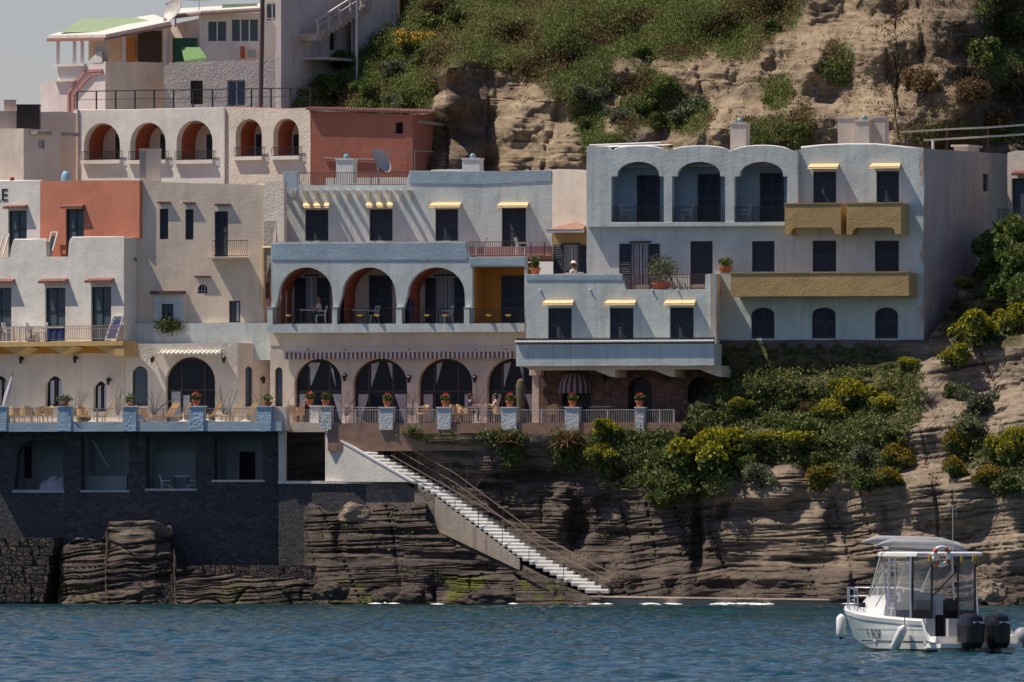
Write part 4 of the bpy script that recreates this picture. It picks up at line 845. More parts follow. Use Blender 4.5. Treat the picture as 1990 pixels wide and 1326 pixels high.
# tall shaded house with outdoor stairs
TSH = thing('tall_grey_house', 'tall shaded grey house with a sloping outside stair and balustrade beside the planted slope', 'house', P(660, 200, 25))
wt = Wall(546, 21.5, 690, 29)
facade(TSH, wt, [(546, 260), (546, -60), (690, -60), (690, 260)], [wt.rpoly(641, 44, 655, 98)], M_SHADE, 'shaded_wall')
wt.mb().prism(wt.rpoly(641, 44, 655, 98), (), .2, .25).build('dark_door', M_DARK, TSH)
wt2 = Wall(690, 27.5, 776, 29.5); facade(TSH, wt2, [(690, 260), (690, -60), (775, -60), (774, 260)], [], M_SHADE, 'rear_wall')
wt3 = Wall(776, 30, 830, 33); facade(TSH, wt3, [(776, 200), (776, -60), (828, -60), (828, 200)], [], plaster('brown_limewash', (.25, .13, .08)), 'brown_wall')
mb = wt.mb()
for i in range(14):
    p = wt.uz(578+i*8.4, 66-i*5.2); mb.box(p[0], -1.1, p[1]-.35, p[0]+wt.uz(588, 0)[0]-wt.uz(578, 0)[0], -.003, p[1])
mb.build('stair_flight', M_GREYP, TSH)
mb = wt.mb(); p, q = wt.uz(578, 40), wt.uz(690, -30); mb.beam((p[0], -1.1, p[1]), (q[0], -1.1, q[1]), .1)
p, q = wt.uz(578, 52), wt.uz(690, -18); mb.beam((p[0], -1.1, p[1]), (q[0], -1.1, q[1]), .05)
for i in range(6): p = wt.uz(580+i*21, 40-i*13); mb.box(p[0]-.05, -1.15, p[1]-.9, p[0]+.05, -1.05, p[1])
mb.build('stair_balustrade', M_SHADE, TSH)
mb = wt.mb(); p, q = wt.uz(590, 112), wt.uz(650, 104); mb.box(p[0], -1.4, p[1]-.12, q[0], -.003, p[1]); mb.build('ledge', M_SHADE, TSH)
mb = MB(); 
for k, px in enumerate((684, 690)): a = P(px, 200, 26.8); b_ = P(px, -40, 26.8); mb.tube([a, b_], .05, 6)
mb.build('drainpipe', M_METAL, TSH)
pm = MB(); a = P(693, 186, 24); b_ = P(695, -50, 24); pm.tube([a-Vector((0, 0, 1)), b_], .07, 8); st = thing('utility_pole', 'slim dark pole standing in the shrubs in front of the tall grey house', 'pole', a); pm.build('shaft', M_METAL, st)
# low house with roof tanks at the left edge
LOW = thing('low_roof_house', 'low cream plastered roof house behind the white parapet, with a tiny dark vent window', 'house', P(60, 350, 15))
wo = Wall(-80, 17.2, 46, 15.0); facade(LOW, wo, [(-80, 420), (-80, 252), (18, 250), (46, 250), (46, 420)], [], M_PALE, 'wall')
wo2 = Wall(46, 15.0, 118, 16.3); facade(LOW, wo2, [(46, 420), (46, 250), (104, 253), (118, 254), (118, 420)], [wo2.rpoly(74, 272, 87, 289)], M_PALE, 'side_wall', .002, .3)
wo2.mb().prism(wo2.rpoly(74, 272, 87, 289), (), .12, .15).build('vent_window', M_METAL, LOW)
wo.mb().box(.1, .32, wo.uz(0, 262)[1], wo.L+.6, 4, wo.uz(0, 256)[1]).build('roof', M_ROOF, LOW)
wo3 = Wall(75, 20, 160, 20); facade(LOW, wo3, [(75, 420), (75, 218), (124, 217), (160, 222), (160, 420)], [], M_BEIGE, 'rear_wall')
def box_thing(name, label, cat, x0, y0, x1, y1, yd, dep, mat, lid=None, lm=None):
    a = P(x0, y1, yd); b_ = P(x1, y0, yd); t = thing(name, label, cat, ((a.x+b_.x)/2, yd+dep/2, a.z))
    mb = MB(); mb.box(a.x, yd, a.z-.1, b_.x, yd+dep, b_.z); mb.build('casing', mat, t)
    if lid: mb = MB(); mb.box(a.x-.03, yd-.03, b_.z+.002, b_.x+.03, yd+dep+.03, b_.z+.05); mb.build(lid, lm or mat, t)
    return t
box_thing('water_tank', 'dark brown square water tank with a lid on the low roof at the photo edge', 'tank', 32, 205, 77, 249, 16.6, 1.4, M_DKW, 'lid')
box_thing('water_tank', 'small grey tank box standing highest above the low roof against the sky', 'tank', 8, 196, 30, 216, 18.5, .6, M_GREYP, 'lid')
box_thing('brick_parapet_block', 'broad pale masonry block with a flat top beside the dark brown tank', 'block', -20, 218, 36, 252, 18.0, 1.5, M_BEIGE, 'coping')
t = box_thing('air_conditioner', 'beige air conditioner cabinet with side louvres, in front of the second white arch', 'air conditioner', 271, 291, 312, 349, 8.5, 1.0, M_PALE, 'lid')
a = P(271, 349, 8.5); b_ = P(283, 291, 8.5); mb = MB()
for i in range(14): z = a.z+.1+i*.095; mb.box(a.x+.02, 8.44, z, b_.x, 8.497, z+.05)
mb.build('louvre', M_METAL, t)
t = thing('blue_water_butt', 'pale blue plastic drum tucked between the low roof house and the white arcade', 'drum', P(128, 362, 13)); a = P(128, 366, 13); MB().lathe([(.22, 0), (.24, .3), (.24, .6), (.16, .8), (.1, .85)], (a.x, 13, a.z), 14).build('drum', plain('blue_plastic', (.25, .42, .55), .4), t, smooth=True)
# house at the far right edge
FRH = thing('far_right_house', 'small cream house with coral tiled canopy over a dark door at the photo edge', 'house', P(1975, 430, -4))
yq = YR(1795)+9
wx = Wall(1958, yq, 2080, yq-1.5); facade(FRH, wx, [(1958, 640), (1958, 297), (1975, 293), (2080, 292), (2080, 640)], [wx.rpoly(1966, 347, 2030, 436)], M_PALE, 'wall')
glazed(FRH, wx, (1966, 347, 2030, 436), .15, M_SHUT, M_GLASSB, None, (.35, .6), (), 'door'); canopy(FRH, wx, 1972, 331, 2035, 340, .5, M_RTILE)
bars_rail(FRH, wx, 1938, 405, 2040, 440, -1.0, M_SHUT, 'railing', .12, .015)
# ================================================================== terrace, sea wall, stairs
def YT(px): return YR(px)-4.0
TER = thing('terrace', 'restaurant terrace', 'terrace', P(600, 835, YT(600)), kind='structure')
wT = Wall(-80, YT(-80), 547, YT(547))
zT = wT.uz(200, 822)[1]; zS = wT.uz(200, 838)[1]
wT.mb().box(0, .31, zS, wT.L, 5.2, zT).build('terrace_slab', M_BLUE, TER)
wT.mb().box(0, 0, zS-.02, wT.L, .308, zT+.03).build('terrace_edge', M_BAND, TER)
wT2 = Wall(637, YT(637)+.4, 1330, YT(1330)+.4)
wT2.mb().box(0, 0, zT-1.4, wT2.L, 5.4, zT-.05).build('terrace_floor', M_FLOOR, TER)
wT3 = Wall(547, YT(547)+1.2, 637, YT(637)+1.2); 
wT3.mb().box(0, 0, wT3.uz(560, 840)[1], wT3.L, 4.3, wT3.uz(560, 822)[1]).build('terrace_bridge', M_PALE, TER)
BAL = thing('terrace_balustrade', 'long terrace balustrade of blue and white rendered pillars with thin white railings between', 'balustrade', P(300, 835, YT(300)))
wQ = Wall(-80, YT(-80)-.03, 1335, YT(1335)-.03)
M_PBL = plaster('blue_rough_render', (.36, .5, .6), (.7, .75, .78), .5, .2, .8, .5)
M_PWH = plaster('white_rough_render', (.62, .63, .62), (.45, .48, .5), .5, .2, .8, .5)
def pillar(x0, x1, y0, y1, m_, d=0.0, dep=.42):
    u0, z0 = wQ.uz(x0, y1, d); u1, z1 = wQ.uz(x1, y0, d); mb = wQ.mb(); mb.prism(wob([(u0+.02, z0), (u1-.02, z0), (u1-.02, z1-.06), (u0+.02, z1-.06)], .012, .25, x0), (), d, d+dep); p = mb.build('pillar', m_, BAL)
    wQ.mb().box(u0-.03, d-.04, z1-.058, u1+.03, d+dep+.04, z1).build('cap', M_WPAINT, p)
for x0, x1 in ((-16, 13), (112, 138), (239, 265), (368, 396), (498, 527)): pillar(x0, x1, 789, 838, M_PBL)
for x0, x1, y1 in ((602, 620, 835), (622, 644, 835), (736, 764, 836), (849, 876, 835), (974, 1004, 838), (1098, 1125, 838), (1234, 1252, 838)): pillar(x0, x1, 791 if x0 > 700 else (789 if x0 > 610 else 788), y1, M_PWH, 0.35 if x0 > 610 else 1.9)
for x0, x1 in ((13, 112), (139, 239), (266, 368), (397, 498)): bars_rail(BAL, wQ, x0, 793, x1, 822, .2, M_PIRON, 'railing', .085, .008, post=3)
for x0, x1 in ((645, 737), (766, 850), (878, 975), (1006, 1099), (1127, 1235), (1254, 1310)): bars_rail(BAL, wQ, x0, 796, x1, 828, .55, M_WIRON, 'railing', .085, .007, post=3)
bars_rail(BAL, wQ, 553, 796, 602, 823, 1.4, M_PIRON, 'railing', .085, .008, post=2)
u0, z0, u1, z1 = wQ.rect(527, 790, 549, 940)
wQ.mb().box(u0, .3, zS, u1+.1, .9, wQ.uz(540, 791)[1]).build('corner_pier', M_BEIGE, BAL)
# sea wall with its open rooms
SEA = thing('sea_wall', 'massive shaded lava stone sea wall with four open boat rooms under the terrace', 'wall', P(270, 1160, YT(270)+1))
wW = Wall(-80, YT(-80)+1.5, 540, YT(540)+1.5)
rooms = [[wW.uz(*p) for p in ((27, 955), (123, 955), (123, 856), (60, 856), (45, 862), (34, 880))], wW.rpoly(158, 849, 250, 955), wW.rpoly(284, 849, 380, 952), wW.rpoly(416, 849, 511, 934)]
facade(SEA, wW, [(-80, 1190), (-80, 839), (540, 839), (540, 1190)], rooms, M_DKSTONE, 'stone_wall', 0, .55, 0)
M_RM = plaster('damp_grey_limewash', (.44, .48, .50), (.2, .22, .23), .6, .5)
za, zb = wW.uz(10, 960)[1], wW.uz(10, 842)[1]
mb = wW.mb(); mb.box(.3, 3.0, za, wW.L-.1, 3.2, zb)
for px in (15, 137, 150, 262, 275, 392, 407, 520): u, z = wW.uz(px, 900, .6); mb.box(u-.1, .56, za, u+.1, 3.0, zb)
mb.build('room_wall', M_RM, SEA)
wW.mb().box(.3, .56, za-.2, wW.L-.1, 3.0, za).build('room_floor', M_DKSTONE, SEA)
wWb = WD(wW, 3.0)
for r in ((424, 889, 437, 932), (466, 878, 496, 934)): wWb.mb().prism(wWb.rpoly(*r), (), -.06, -.002).build('dark_door', M_DARK, SEA)
wWb.mb().prism(wWb.rpoly(38, 868, 62, 930), (), -.1, -.002).build('dark_door', M_DKW, SEA)
for r in ((27, 952, 123, 958), (158, 953, 250, 957), (284, 950, 381, 954), (414, 933, 513, 937)):
    u0, z0, u1, z1 = wW.rect(*r); wW.mb().box(u0-.05, -.06, z0, u1+.05, .5, z1).build('sill', M_PALE if r[1] == 933 else M_RM, SEA)
wWc = WD(wW, 1.6)
a, b_ = wWc.uz(180, 855), wWc.uz(212, 910); mb = wW.mb(); mb.beam((a[0], 1.6, a[1]), (b_[0], 1.6, b_[1]), .1, .06); mb.build('stair_string', M_PALE, SEA)
u0, z0, u1, z1 = wWc.rect(166, 925, 246, 955); wW.mb().box(u0, 1.6, z0, u1, 2.2, z1).build('counter', M_RM, SEA)
u0, z0, u1, z1 = wWc.rect(292, 878, 376, 950); wW.mb().box(u0, 2.2, z0, u1, 2.4, z1).build('pale_screen', plain('pale_panel', (.33, .38, .4), .8), SEA)
u0, z0, u1, z1 = wW.rect(66, 925, 122, 955); mb = wW.mb()
for i in range(7): mb.obox((u0+.25+i*.17, .9+.3*(i % 2), z0+.2+.1*(i % 3)), (.2, .05, .05), (0, .05, .2), (.03, .1, .14))
mb.build('stacked_goods', M_FRAME, SEA)
# the block rows at its foot
M_BLK = masonry('sea_block_masonry', (.03, .028, .03), (.15, .11, .085), 3.4, 1.0, (.015, .013, .013), None, .12)
BR = thing('block_footing', 'stepped rows of dark sea-worn blocks at the wall foot near the photo edge', 'footing', P(50, 1170, YT(50)-.2))
wB = Wall(-80, YT(-80)+.1, 106, YT(106)+.1)
for k in range(7):
    mb = wB.mb(); y0 = 1044+k*18; z1_ = wB.uz(0, y0)[1]; z0_ = wB.uz(0, y0+18)[1]-.0; u = 0
    while u < wB.L-.1-.05*k:
        w_ = random.uniform(.28, .5); mb.box(u, -.12*k-random.uniform(0, .08), z0_, min(u+w_-.03, wB.L-.05*k), 1.38, z1_-.03); u += w_
    mb.build('course', M_BLK, BR)
BR2 = thing('lit_block_ledge', 'long low ledge of dark blocks with a sunlit flat top, right at the water line', 'ledge', P(430, 1170, YT(430)-1.8))
for k in range(5):
    x0 = 345-k*12+(20 if k == 0 else 0); wB2 = Wall(x0, YT(x0)-1.4-.18*k, 612, YT(612)-1.4-.18*k); mb = wB2.mb(); y0 = 1098+k*16; z1_ = wB2.uz(x0, y0)[1]; z0_ = wB2.uz(x0, y0+17)[1]; u = 0
    while u < wB2.L-.1:
        w_ = random.uniform(.3, .6); mb.box(u, -random.uniform(0, .12), z0_, min(u+w_-.025, wB2.L), 2.9+.18*k, z1_-random.uniform(0, .05)); u += w_
    mb.build('course', M_BLK, BR2)
# lower landing, its wall, the room behind the post
LAN = thing('lower_landing', 'small white-edged landing above a dark stone wall between the boat rooms and the stairs', 'landing', P(690, 937, YT(690)))
wl2 = Wall(541, YT(541)+.6, 806, YT(806)+.3)
facade(LAN, wl2, [(541, 1100), (541, 940), (806, 940), (806, 985), (800, 1100)], [], M_DKSTONE, 'stone_wall', 0, .5, 0)
u0, z0, u1, z1 = wl2.rect(541, 935, 806, 940); wl2.mb().box(u0, -.08, z0, u1, 3.2, z1).build('landing_slab', M_WTILE, LAN)
pp = Wall(541, YT(541)+.7, 556, YT(541)+.7-.1)
mb = pp.mb(); u0, z0, u1, z1 = pp.rect(541, 838, 554, 936); mb.box(u0, 0, z0, u1, .3, z1); mb.build('post', M_PALE, LAN)
wi = Wall(541, YT(541)+3.5, 640, YT(640)+3.5)
facade(LAN, wi, [(541, 940), (541, 835), (640, 835), (640, 940)], [wi.rpoly(556, 855, 636, 935)], M_SHADE, 'back_wall', 0, .2, 0)
glazed(LAN, wi, (556, 855, 636, 935), .05, M_SHUT, M_GLASS, None, (.5,), (.6, .78), 'shopfront')
ws = Wall(636, YT(636)+3.0, 700, YT(700)+2.2)
ws.mb().prism(ws.poly([(630, 940), (630, 838), (700, 838), (700, 940)]), (), 0, .25).build('side_wall', M_PALE, LAN)
# ------------------------------------------------------------------ the stairs
STR = thing('sea_stairs', 'long straight flight of white steps running down from the terrace to the sea', 'staircase', P(1150, 1150, YT(1150)-3))
path = [(634, 838, YT(634)+.9), (806, 936, YT(806)-.5), (846, 958, YT(846)-.9), (1010, 1080, YT(1010)-3.0), (1150, 1152, YT(1150)-6.2)]
pw = [P(*p) for p in path]; n1 = 46; ztop, zbot = pw[0].z, pw[-1].z
def at_z(z):
    for a, b_ in zip(pw, pw[1:]):
        if a.z >= z >= b_.z: t = (a.z-z)/(a.z-b_.z); return a.lerp(b_, t)
    return pw[-1]
tv = Vector((.97, -.24, 0)); acr = Vector((.24, .97, 0))
M_STEP = plaster('chalky_step_paint', (.68, .66, .61), (.5, .46, .4), .2, .25, .3, .2)
M_SW = plaster('warm_white_stair_wall', (.80, .74, .66), (.55, .48, .4), .25, .35, .25, .2)
for i in range(n1):
    z = ztop-(ztop-zbot)*i/n1; zn = ztop-(ztop-zbot)*(i+1)/n1; a = at_z(z); wd = .72+(.42*min(1, max(0, (i-18)/16))); j = random.uniform(-.02, .02); zz = z+j*.4
    p0 = Vector((a.x+j, a.y, 0)); c = .06; dn = 1.25; q = []
    for (o, zc) in ((Vector((0, 0, 0)), zn-.03), (Vector((0, 0, 0)), zz-c), (acr*c, zz), (acr*dn, zz), (acr*dn, zn-.03)): q.append((o, zc))
    mb = MB(); vs = [tuple(p0+o+Vector((0, 0, zc))) for o, zc in q]+[tuple(p0+tv*wd+o+Vector((0, 0, zc))) for o, zc in q]
    mb.add(vs, [(0, 1, 6, 5), (1, 2, 7, 6), (2, 3, 8, 7), (3, 4, 9, 8), (4, 0, 5, 9), (4, 3, 2, 1, 0), (5, 6, 7, 8, 9)]); mb.build('step', M_STEP, STR, fix=True)
def side(pa, pb, drop_a, drop_b, mat, name, off=0.0, up=.0):
    a, b_ = P(*pa)-acr*off, P(*pb)-acr*off; t = .16*acr; mb = MB()
    q = [a+Vector((0, 0, -drop_a)), b_+Vector((0, 0, -drop_b)), b_+Vector((0, 0, up)), a+Vector((0, 0, up))]
    mb.add(q+[p+t for p in q], [(0, 1, 2, 3), (7, 6, 5, 4), (3, 2, 6, 7), (0, 4, 5, 1), (0, 3, 7, 4), (1, 5, 6, 2)]); return mb.build(name, mat, STR, fix=True)
side(path[0], path[1], 2.46, .02, M_SW, 'upper_side_wall', .2, -.05)
M_LSW = plaster('stained_grey_tan_render', (.38, .32, .26), (.16, .12, .10), .6, .7, .4, .3)
side(path[1], path[2], 1.3, 2.2, M_GYSTONE, 'side_wall', .06, -.16)
side(path[2], path[3], 1.8, .7, M_LSW, 'lower_side_wall', .06, -.2)
mb = MB(); a, b_ = P(*path[0])-acr*.14, P(*path[1])-acr*.14; mb.beam(a+Vector((0, 0, -.02)), b_+Vector((0, 0, -.02)), .2, .09); mb.build('coping', M_WPAINT, STR)
mb = MB()
for a, b_ in zip(pw, pw[1:]):
    o = acr*1.1; q = [a+acr*.12, b_+acr*.12, b_+o, a+o]; mb.add([p+Vector((0, 0, -.4)) for p in q]+[p+Vector((0, 0, -4)) for p in q], [(0, 1, 2, 3), (7, 6, 5, 4), (0, 4, 5, 1), (3, 2, 6, 7), (0, 3, 7, 4), (1, 5, 6, 2)])
mb.build('core', M_GYSTONE, STR)
M_RAIL = plain('weathered_wood_rail', (.22, .15, .12), .7)
mb = MB(); A0 = tv*.85+acr*.5
for k in (0.95, .5): 
    for a, b_ in zip(pw, pw[1:]): mb.beam(a+A0+Vector((0, 0, k)), b_+A0+Vector((0, 0, k)), .035)
for i in range(0, n1, 4): p = at_z(ztop-(ztop-zbot)*i/n1)+A0; mb.beam(p, p+Vector((0, 0, .97)), .03)
mb.build('handrail', M_RAIL, STR)
mb = MB(); 
for i in range(22, n1, 5): p = at_z(ztop-(ztop-zbot)*i/n1)-acr*.05; mb.beam(p, p+Vector((0, 0, .75)), .03)
mb.build('front_post', M_IRON, STR)
mb = MB(); a, b_ = P(706, 880, YT(706)+1.4), P(1060, 1030, YT(1060)-.5); mb.beam(P(760, 885, YT(760)-.4), P(1000, 1020, YT(1000)-1.6), .05)
for px, y0, y1 in ((862, 905, 940), (874, 890, 950), (907, 895, 970), (851, 900, 925)): mb.beam(P(px, y0, YT(px)-.6), P(px, y1, YT(px)-.6), .04)
mb.beam(P(853, 933, YT(853)-.6), P(908, 973, YT(908)-.6), .04); mb.beam(P(905, 975, YT(905)-.6), P(940, 925, YT(940)-.3), .05)
mb.build('wooden_props', M_RAIL, STR)
# ================================================================== rock, hillside, sea
def fbm(p, o=4):
    return noise.fractal(p, 0.9, 2.1, o)
def rockmat(name, tan1, tan2, dark1, dark2, strat=(0.25, 0.25, 2.6)):
    m, t, b = newmat(name); L = t.links.new
    tc = N(t, 'ShaderNodeTexCoord'); at = N(t, 'ShaderNodeAttribute', attribute_name='rock_kind_and_light'); av = N(t, 'ShaderNodeAttribute', attribute_name='growth')
    sp = N(t, 'ShaderNodeSeparateColor'); L(at.outputs['Color'], sp.inputs[0]); sv = N(t, 'ShaderNodeSeparateColor'); L(av.outputs['Color'], sv.inputs[0])
    wv = N(t, 'ShaderNodeTexNoise'); wv.inputs['Scale'].default_value = .25; wv.inputs['Detail'].default_value = 3; L(tc.outputs['Object'], wv.inputs['Vector'])
    ad = N(t, 'ShaderNodeVectorMath', operation='MULTIPLY_ADD'); L(wv.outputs['Color'], ad.inputs[0]); ad.inputs[1].default_value = (1.2, 1.2, 1.8); L(tc.outputs['Object'], ad.inputs[2])
    mp = N(t, 'ShaderNodeMapping'); mp.inputs['Scale'].default_value = strat; mp.inputs['Rotation'].default_value = (0, math.radians(-5), 0); L(ad.outputs[0], mp.inputs[0])
    n1 = N(t, 'ShaderNodeTexNoise'); n1.inputs['Scale'].default_value = 1.6; n1.inputs['Detail'].default_value = 9; n1.inputs['Roughness'].default_value = .65; L(mp.outputs[0], n1.inputs['Vector'])
    n2 = N(t, 'ShaderNodeTexNoise'); n2.inputs['Scale'].default_value = 1.1; n2.inputs['Detail'].default_value = 9; n2.inputs['Roughness'].default_value = .7; L(tc.outputs['Object'], n2.inputs['Vector'])
    mxn = N(t, 'ShaderNodeMix', data_type='FLOAT'); mxn.inputs[0].default_value = .45; L(n1.outputs[0], mxn.inputs[2]); L(n2.outputs[0], mxn.inputs[3])
    rt = ramp(t, [(.36, tan1), (.62, tan2)]); L(mxn.outputs[0], rt.inputs[0]); rd = ramp(t, [(.38, dark1), (.64, dark2)]); L(mxn.outputs[0], rd.inputs[0])
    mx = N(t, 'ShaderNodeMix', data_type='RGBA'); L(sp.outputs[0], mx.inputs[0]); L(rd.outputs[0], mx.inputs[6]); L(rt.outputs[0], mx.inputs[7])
    ng = N(t, 'ShaderNodeTexNoise'); ng.inputs['Scale'].default_value = 3.5; ng.inputs['Detail'].default_value = 8; L(tc.outputs['Object'], ng.inputs['Vector'])
    rg = ramp(t, [(.4, (.06, .065, .022)), (.65, (.19, .17, .07))]); L(ng.outputs[0], rg.inputs[0])
    mg = N(t, 'ShaderNodeMath', operation='MULTIPLY_ADD', use_clamp=True); L(sv.outputs[0], mg.inputs[0]); mg.inputs[1].default_value = 1.6; 
    mg2 = N(t, 'ShaderNodeMath', operation='SUBTRACT'); L(ng.outputs[0], mg2.inputs[0]); mg2.inputs[1].default_value = .75; L(mg2.outputs[0], mg.inputs[2])
    mx2 = N(t, 'ShaderNodeMix', data_type='RGBA'); L(mg.outputs[0], mx2.inputs[0]); L(mx.outputs[2], mx2.inputs[6]); L(rg.outputs[0], mx2.inputs[7])
    # seaweed and wet stain in green channel
    mx3 = N(t, 'ShaderNodeMix', data_type='RGBA'); L(sv.outputs[1], mx3.inputs[0]); L(mx2.outputs[2], mx3.inputs[6]); mx3.inputs[7].default_value = (.16, .17, .03, 1)
    L(mx3.outputs[2], b.inputs['Base Color']); b.inputs['Roughness'].default_value = .9; b.inputs['Specular IOR Level'].default_value = .25
    b1 = N(t, 'ShaderNodeBump'); b1.inputs['Strength'].default_value = .9; b1.inputs['Distance'].default_value = .35; L(n1.outputs[0], b1.inputs['Height'])
    n3 = N(t, 'ShaderNodeTexNoise'); n3.inputs['Scale'].default_value = 4; n3.inputs['Detail'].default_value = 9; n3.inputs['Roughness'].default_value = .7; L(tc.outputs['Object'], n3.inputs['Vector'])
    b2 = N(t, 'ShaderNodeBump'); b2.inputs['Strength'].default_value = .9; b2.inputs['Distance'].default_value = .24; L(n3.outputs[0], b2.inputs['Height']); L(b1.outputs[0], b2.inputs['Normal']); L(b2.outputs[0], b.inputs['Normal'])
    return m
class Relief:
    """a ground surface: rows run up the slope, columns along the coast"""
    def __init__(s, x0, x1, nx, ny, top, bot, depth, disp):
        s.nx, s.ny = nx, ny; s.px = np.zeros((ny, nx)); s.py = np.zeros((ny, nx)); s.co = np.zeros((ny, nx, 3))
        for i in range(nx):
            a = x0+(x1-x0)*i/(nx-1); t, b_ = top(a), bot(a)
            for j in range(ny): s.px[j, i] = a; s.py[j, i] = t+(b_-t)*j/(ny-1)
        dep = depth(s.px, s.py)
        for j in range(ny):
            for i in range(nx):
                a, b_ = s.px[j, i], s.py[j, i]; y = dep[j, i]; x, z = X(a, y), Z(b_, y); dd = disp(x, y, z, a, b_); s.co[j, i] = (x+dd[0], y+dd[1], z+dd[2])
    def mesh(s, name, mat, lip=None, rock=None, growth=None):
        nx, ny = s.nx, s.ny; co = s.co
        if lip: co = np.concatenate([co[:1]+np.array([0, lip, -0.3])[None, None, :], co], 0); 
        R = co.shape[0]; k = np.arange(R*nx).reshape(R, nx)
        f = np.stack([k[:-1, :-1], k[1:, :-1], k[1:, 1:], k[:-1, 1:]], -1).reshape(-1, 4)
        me = quads_mesh(name, co.reshape(-1, 3), f); o = bpy.data.objects.new(name, me); COL.objects.link(o); me.materials.append(mat)
        for nm, arr in (('rock_kind_and_light', rock), ('growth', growth)):
            if arr is None: continue
            a = np.asarray(arr, float); a = np.concatenate([a[:1], a], 0) if lip else a
            if a.ndim == 2: a = np.repeat(a[:, :, None], 3, 2)
            at = me.color_attributes.new(nm, 'FLOAT_COLOR', 'POINT'); at.data.foreach_set('color', np.concatenate([a, np.ones(a.shape[:2]+(1,))], 2).reshape(-1))
        me.polygons.foreach_set('use_smooth', [True]*len(me.polygons))
        return o
def quads_mesh(name, v, f):
    me = bpy.data.meshes.new(name); v = np.asarray(v, np.float32); f = np.asarray(f, np.int32)
    me.vertices.add(len(v)); me.vertices.foreach_set('co', v.reshape(-1)); me.loops.add(f.size); me.loops.foreach_set('vertex_index', f.reshape(-1))
    me.polygons.add(len(f)); me.polygons.foreach_set('loop_start', np.arange(0, f.size, f.shape[1], dtype=np.int32)); me.update(calc_edges=True); me.validate(); return me
def idw(ctrl, pxw=1.0):
    C = np.array(ctrl, float)
    def f(px, py):
        d2 = ((px[..., None]-C[:, 0])*pxw)**2+(py[..., None]-C[:, 1])**2+120; w = 1/d2**1.7
        return (w*C[:, 2]).sum(-1)/w.sum(-1)
    return f
def sm(a, b_, x): t = np.clip((x-a)/(b_-a), 0, 1); return t*t*(3-2*t)
# stairs line in the photograph plane, reused for the ground under and behind the flight
SXP = [634, 806, 846, 1010, 1150]; SYP = [838, 936, 958, 1080, 1152]; SOF = [-3.1, -4.5, -4.9, -7.0, -10.2]
LOWC = [(560, 840, -1.2), (640, 842, -3.9), (760, 842, -4.0), (900, 842, -4.0), (1050, 842, -4.0), (1200, 842, -4.0), (1320, 830, -4.0), (1400, 715, -.3), (1500, 668, -.12), (1650, 668, -.12), (1790, 668, -.12), (1440, 668, -.12), (1540, 668, -.12), (1575, 668, -.12), (1610, 668, -.12), (1700, 668, -.12), (1745, 668, -.12), (1430, 712, -1.0), (1480, 712, -1.0), (1530, 712, -1.0), (1580, 712, -1.0), (1630, 712, -1.05), (1680, 712, -1.1), (1730, 712, -1.2), (1540, 760, -2.3), (1660, 760, -2.5), (1400, 800, -2.9), (1480, 760, -2.2), (1600, 760, -2.4), (1720, 760, -2.8),
 (1400, 900, -5.4), (1500, 880, -5.2), (1600, 880, -5.6), (1700, 860, -5.4), (1200, 900, -4.6), (1100, 900, -3.9), (1000, 900, -3.6), (900, 900, -3.5), (760, 900, -3.1), (1000, 960, -3.6), (1080, 960, -4.0), (1200, 960, -5.4), (1300, 960, -6.4), (1400, 950, -6.9), (1520, 945, -7.2), (1640, 950, -7.4), (1100, 1040, -4.9), (1170, 1040, -5.6), (1300, 1060, -6.9), (1450, 1060, -7.5), (1600, 1060, -7.9), (1160, 1110, -7.6), (1190, 1140, -9.4),
 (1160, 1165, -10.2), (1300, 1165, -10.3), (1500, 1165, -10.3), (1640, 1165, -10.4), (1700, 960, -8.2), (1760, 860, -6.6), (1800, 780, -4.8), (1830, 720, -2.6), (1850, 640, -.2), (1830, 680, -1.0), (1900, 700, -2.0), (1990, 700, -2.2), (1900, 600, 1.4), (1990, 600, 1.2), (1900, 520, 5.0), (1960, 450, 7.2), (2080, 440, 6), (1990, 520, 3.6), (1850, 590, 2.0), (1800, 850, -7.2), (1850, 850, -7.6), (1990, 850, -8.8), (1750, 980, -8.9), (1800, 960, -9.4), (1880, 960, -10.4), (1990, 960, -11.2), (1800, 1080, -9.9), (1990, 1080, -12.0), (1850, 1190, -11), (1990, 1190, -12), (2080, 1190, -12.5), (2080, 800, -5)]
fl = idw(LOWC)
def front_off(px, py):
    so = np.interp(px, [600, 640, 846, 1010, 1150, 1200], [-3.9, -4.1, -5.3, -7.3, -10.4, -10.4]); t = np.clip((py-985)/180, -0.2, 1.3)
    e = np.interp(px, [560, 600, 640, 1180], [0.0, .4, 1, .45]); return so-(3.6*t)*e
def wallh(px): return np.interp(px, [600, 640, 806, 830, 850, 900, 1000, 1020, 1150], [148, 145, 55, 60, 70, 66, 38, 22, 8])
def low_depth(px, py):
    off = fl(px, py); ys = np.interp(px, SXP, SYP); so = np.interp(px, SXP, SOF)
    behind = np.maximum(off, so+1.75)
    near = (px < 1160) & (py > ys-95); w = sm(-95, -45, py-ys); off = np.where(near, off*(1-w)+behind*w, off)
    fr = np.where(px < 830, py > 985+10*np.sin(px*.09), py > ys+wallh(px)) & (px < 1172) & (px > 590)
    off = np.where(fr, front_off(px, py), off)
    off = np.where((px < 590), -1.2, off)
    return YR(px)+off
def strata(x, z, tilt=.07, k=2.3):
    s = z-(float(np.interp(x, [-12, 5, 10.5, 16, 28], [0, .3, 1.5, 1.6, 3.4])) if tilt == 'low' else tilt*x)+.5*noise.noise(Vector((x*.09, 3.1, z*.1))); n = noise.noise(Vector((x*.06, 7.7, s*k)))+.45*noise.noise(Vector((x*.14, 1.7, s*k*2.6)))
    return n
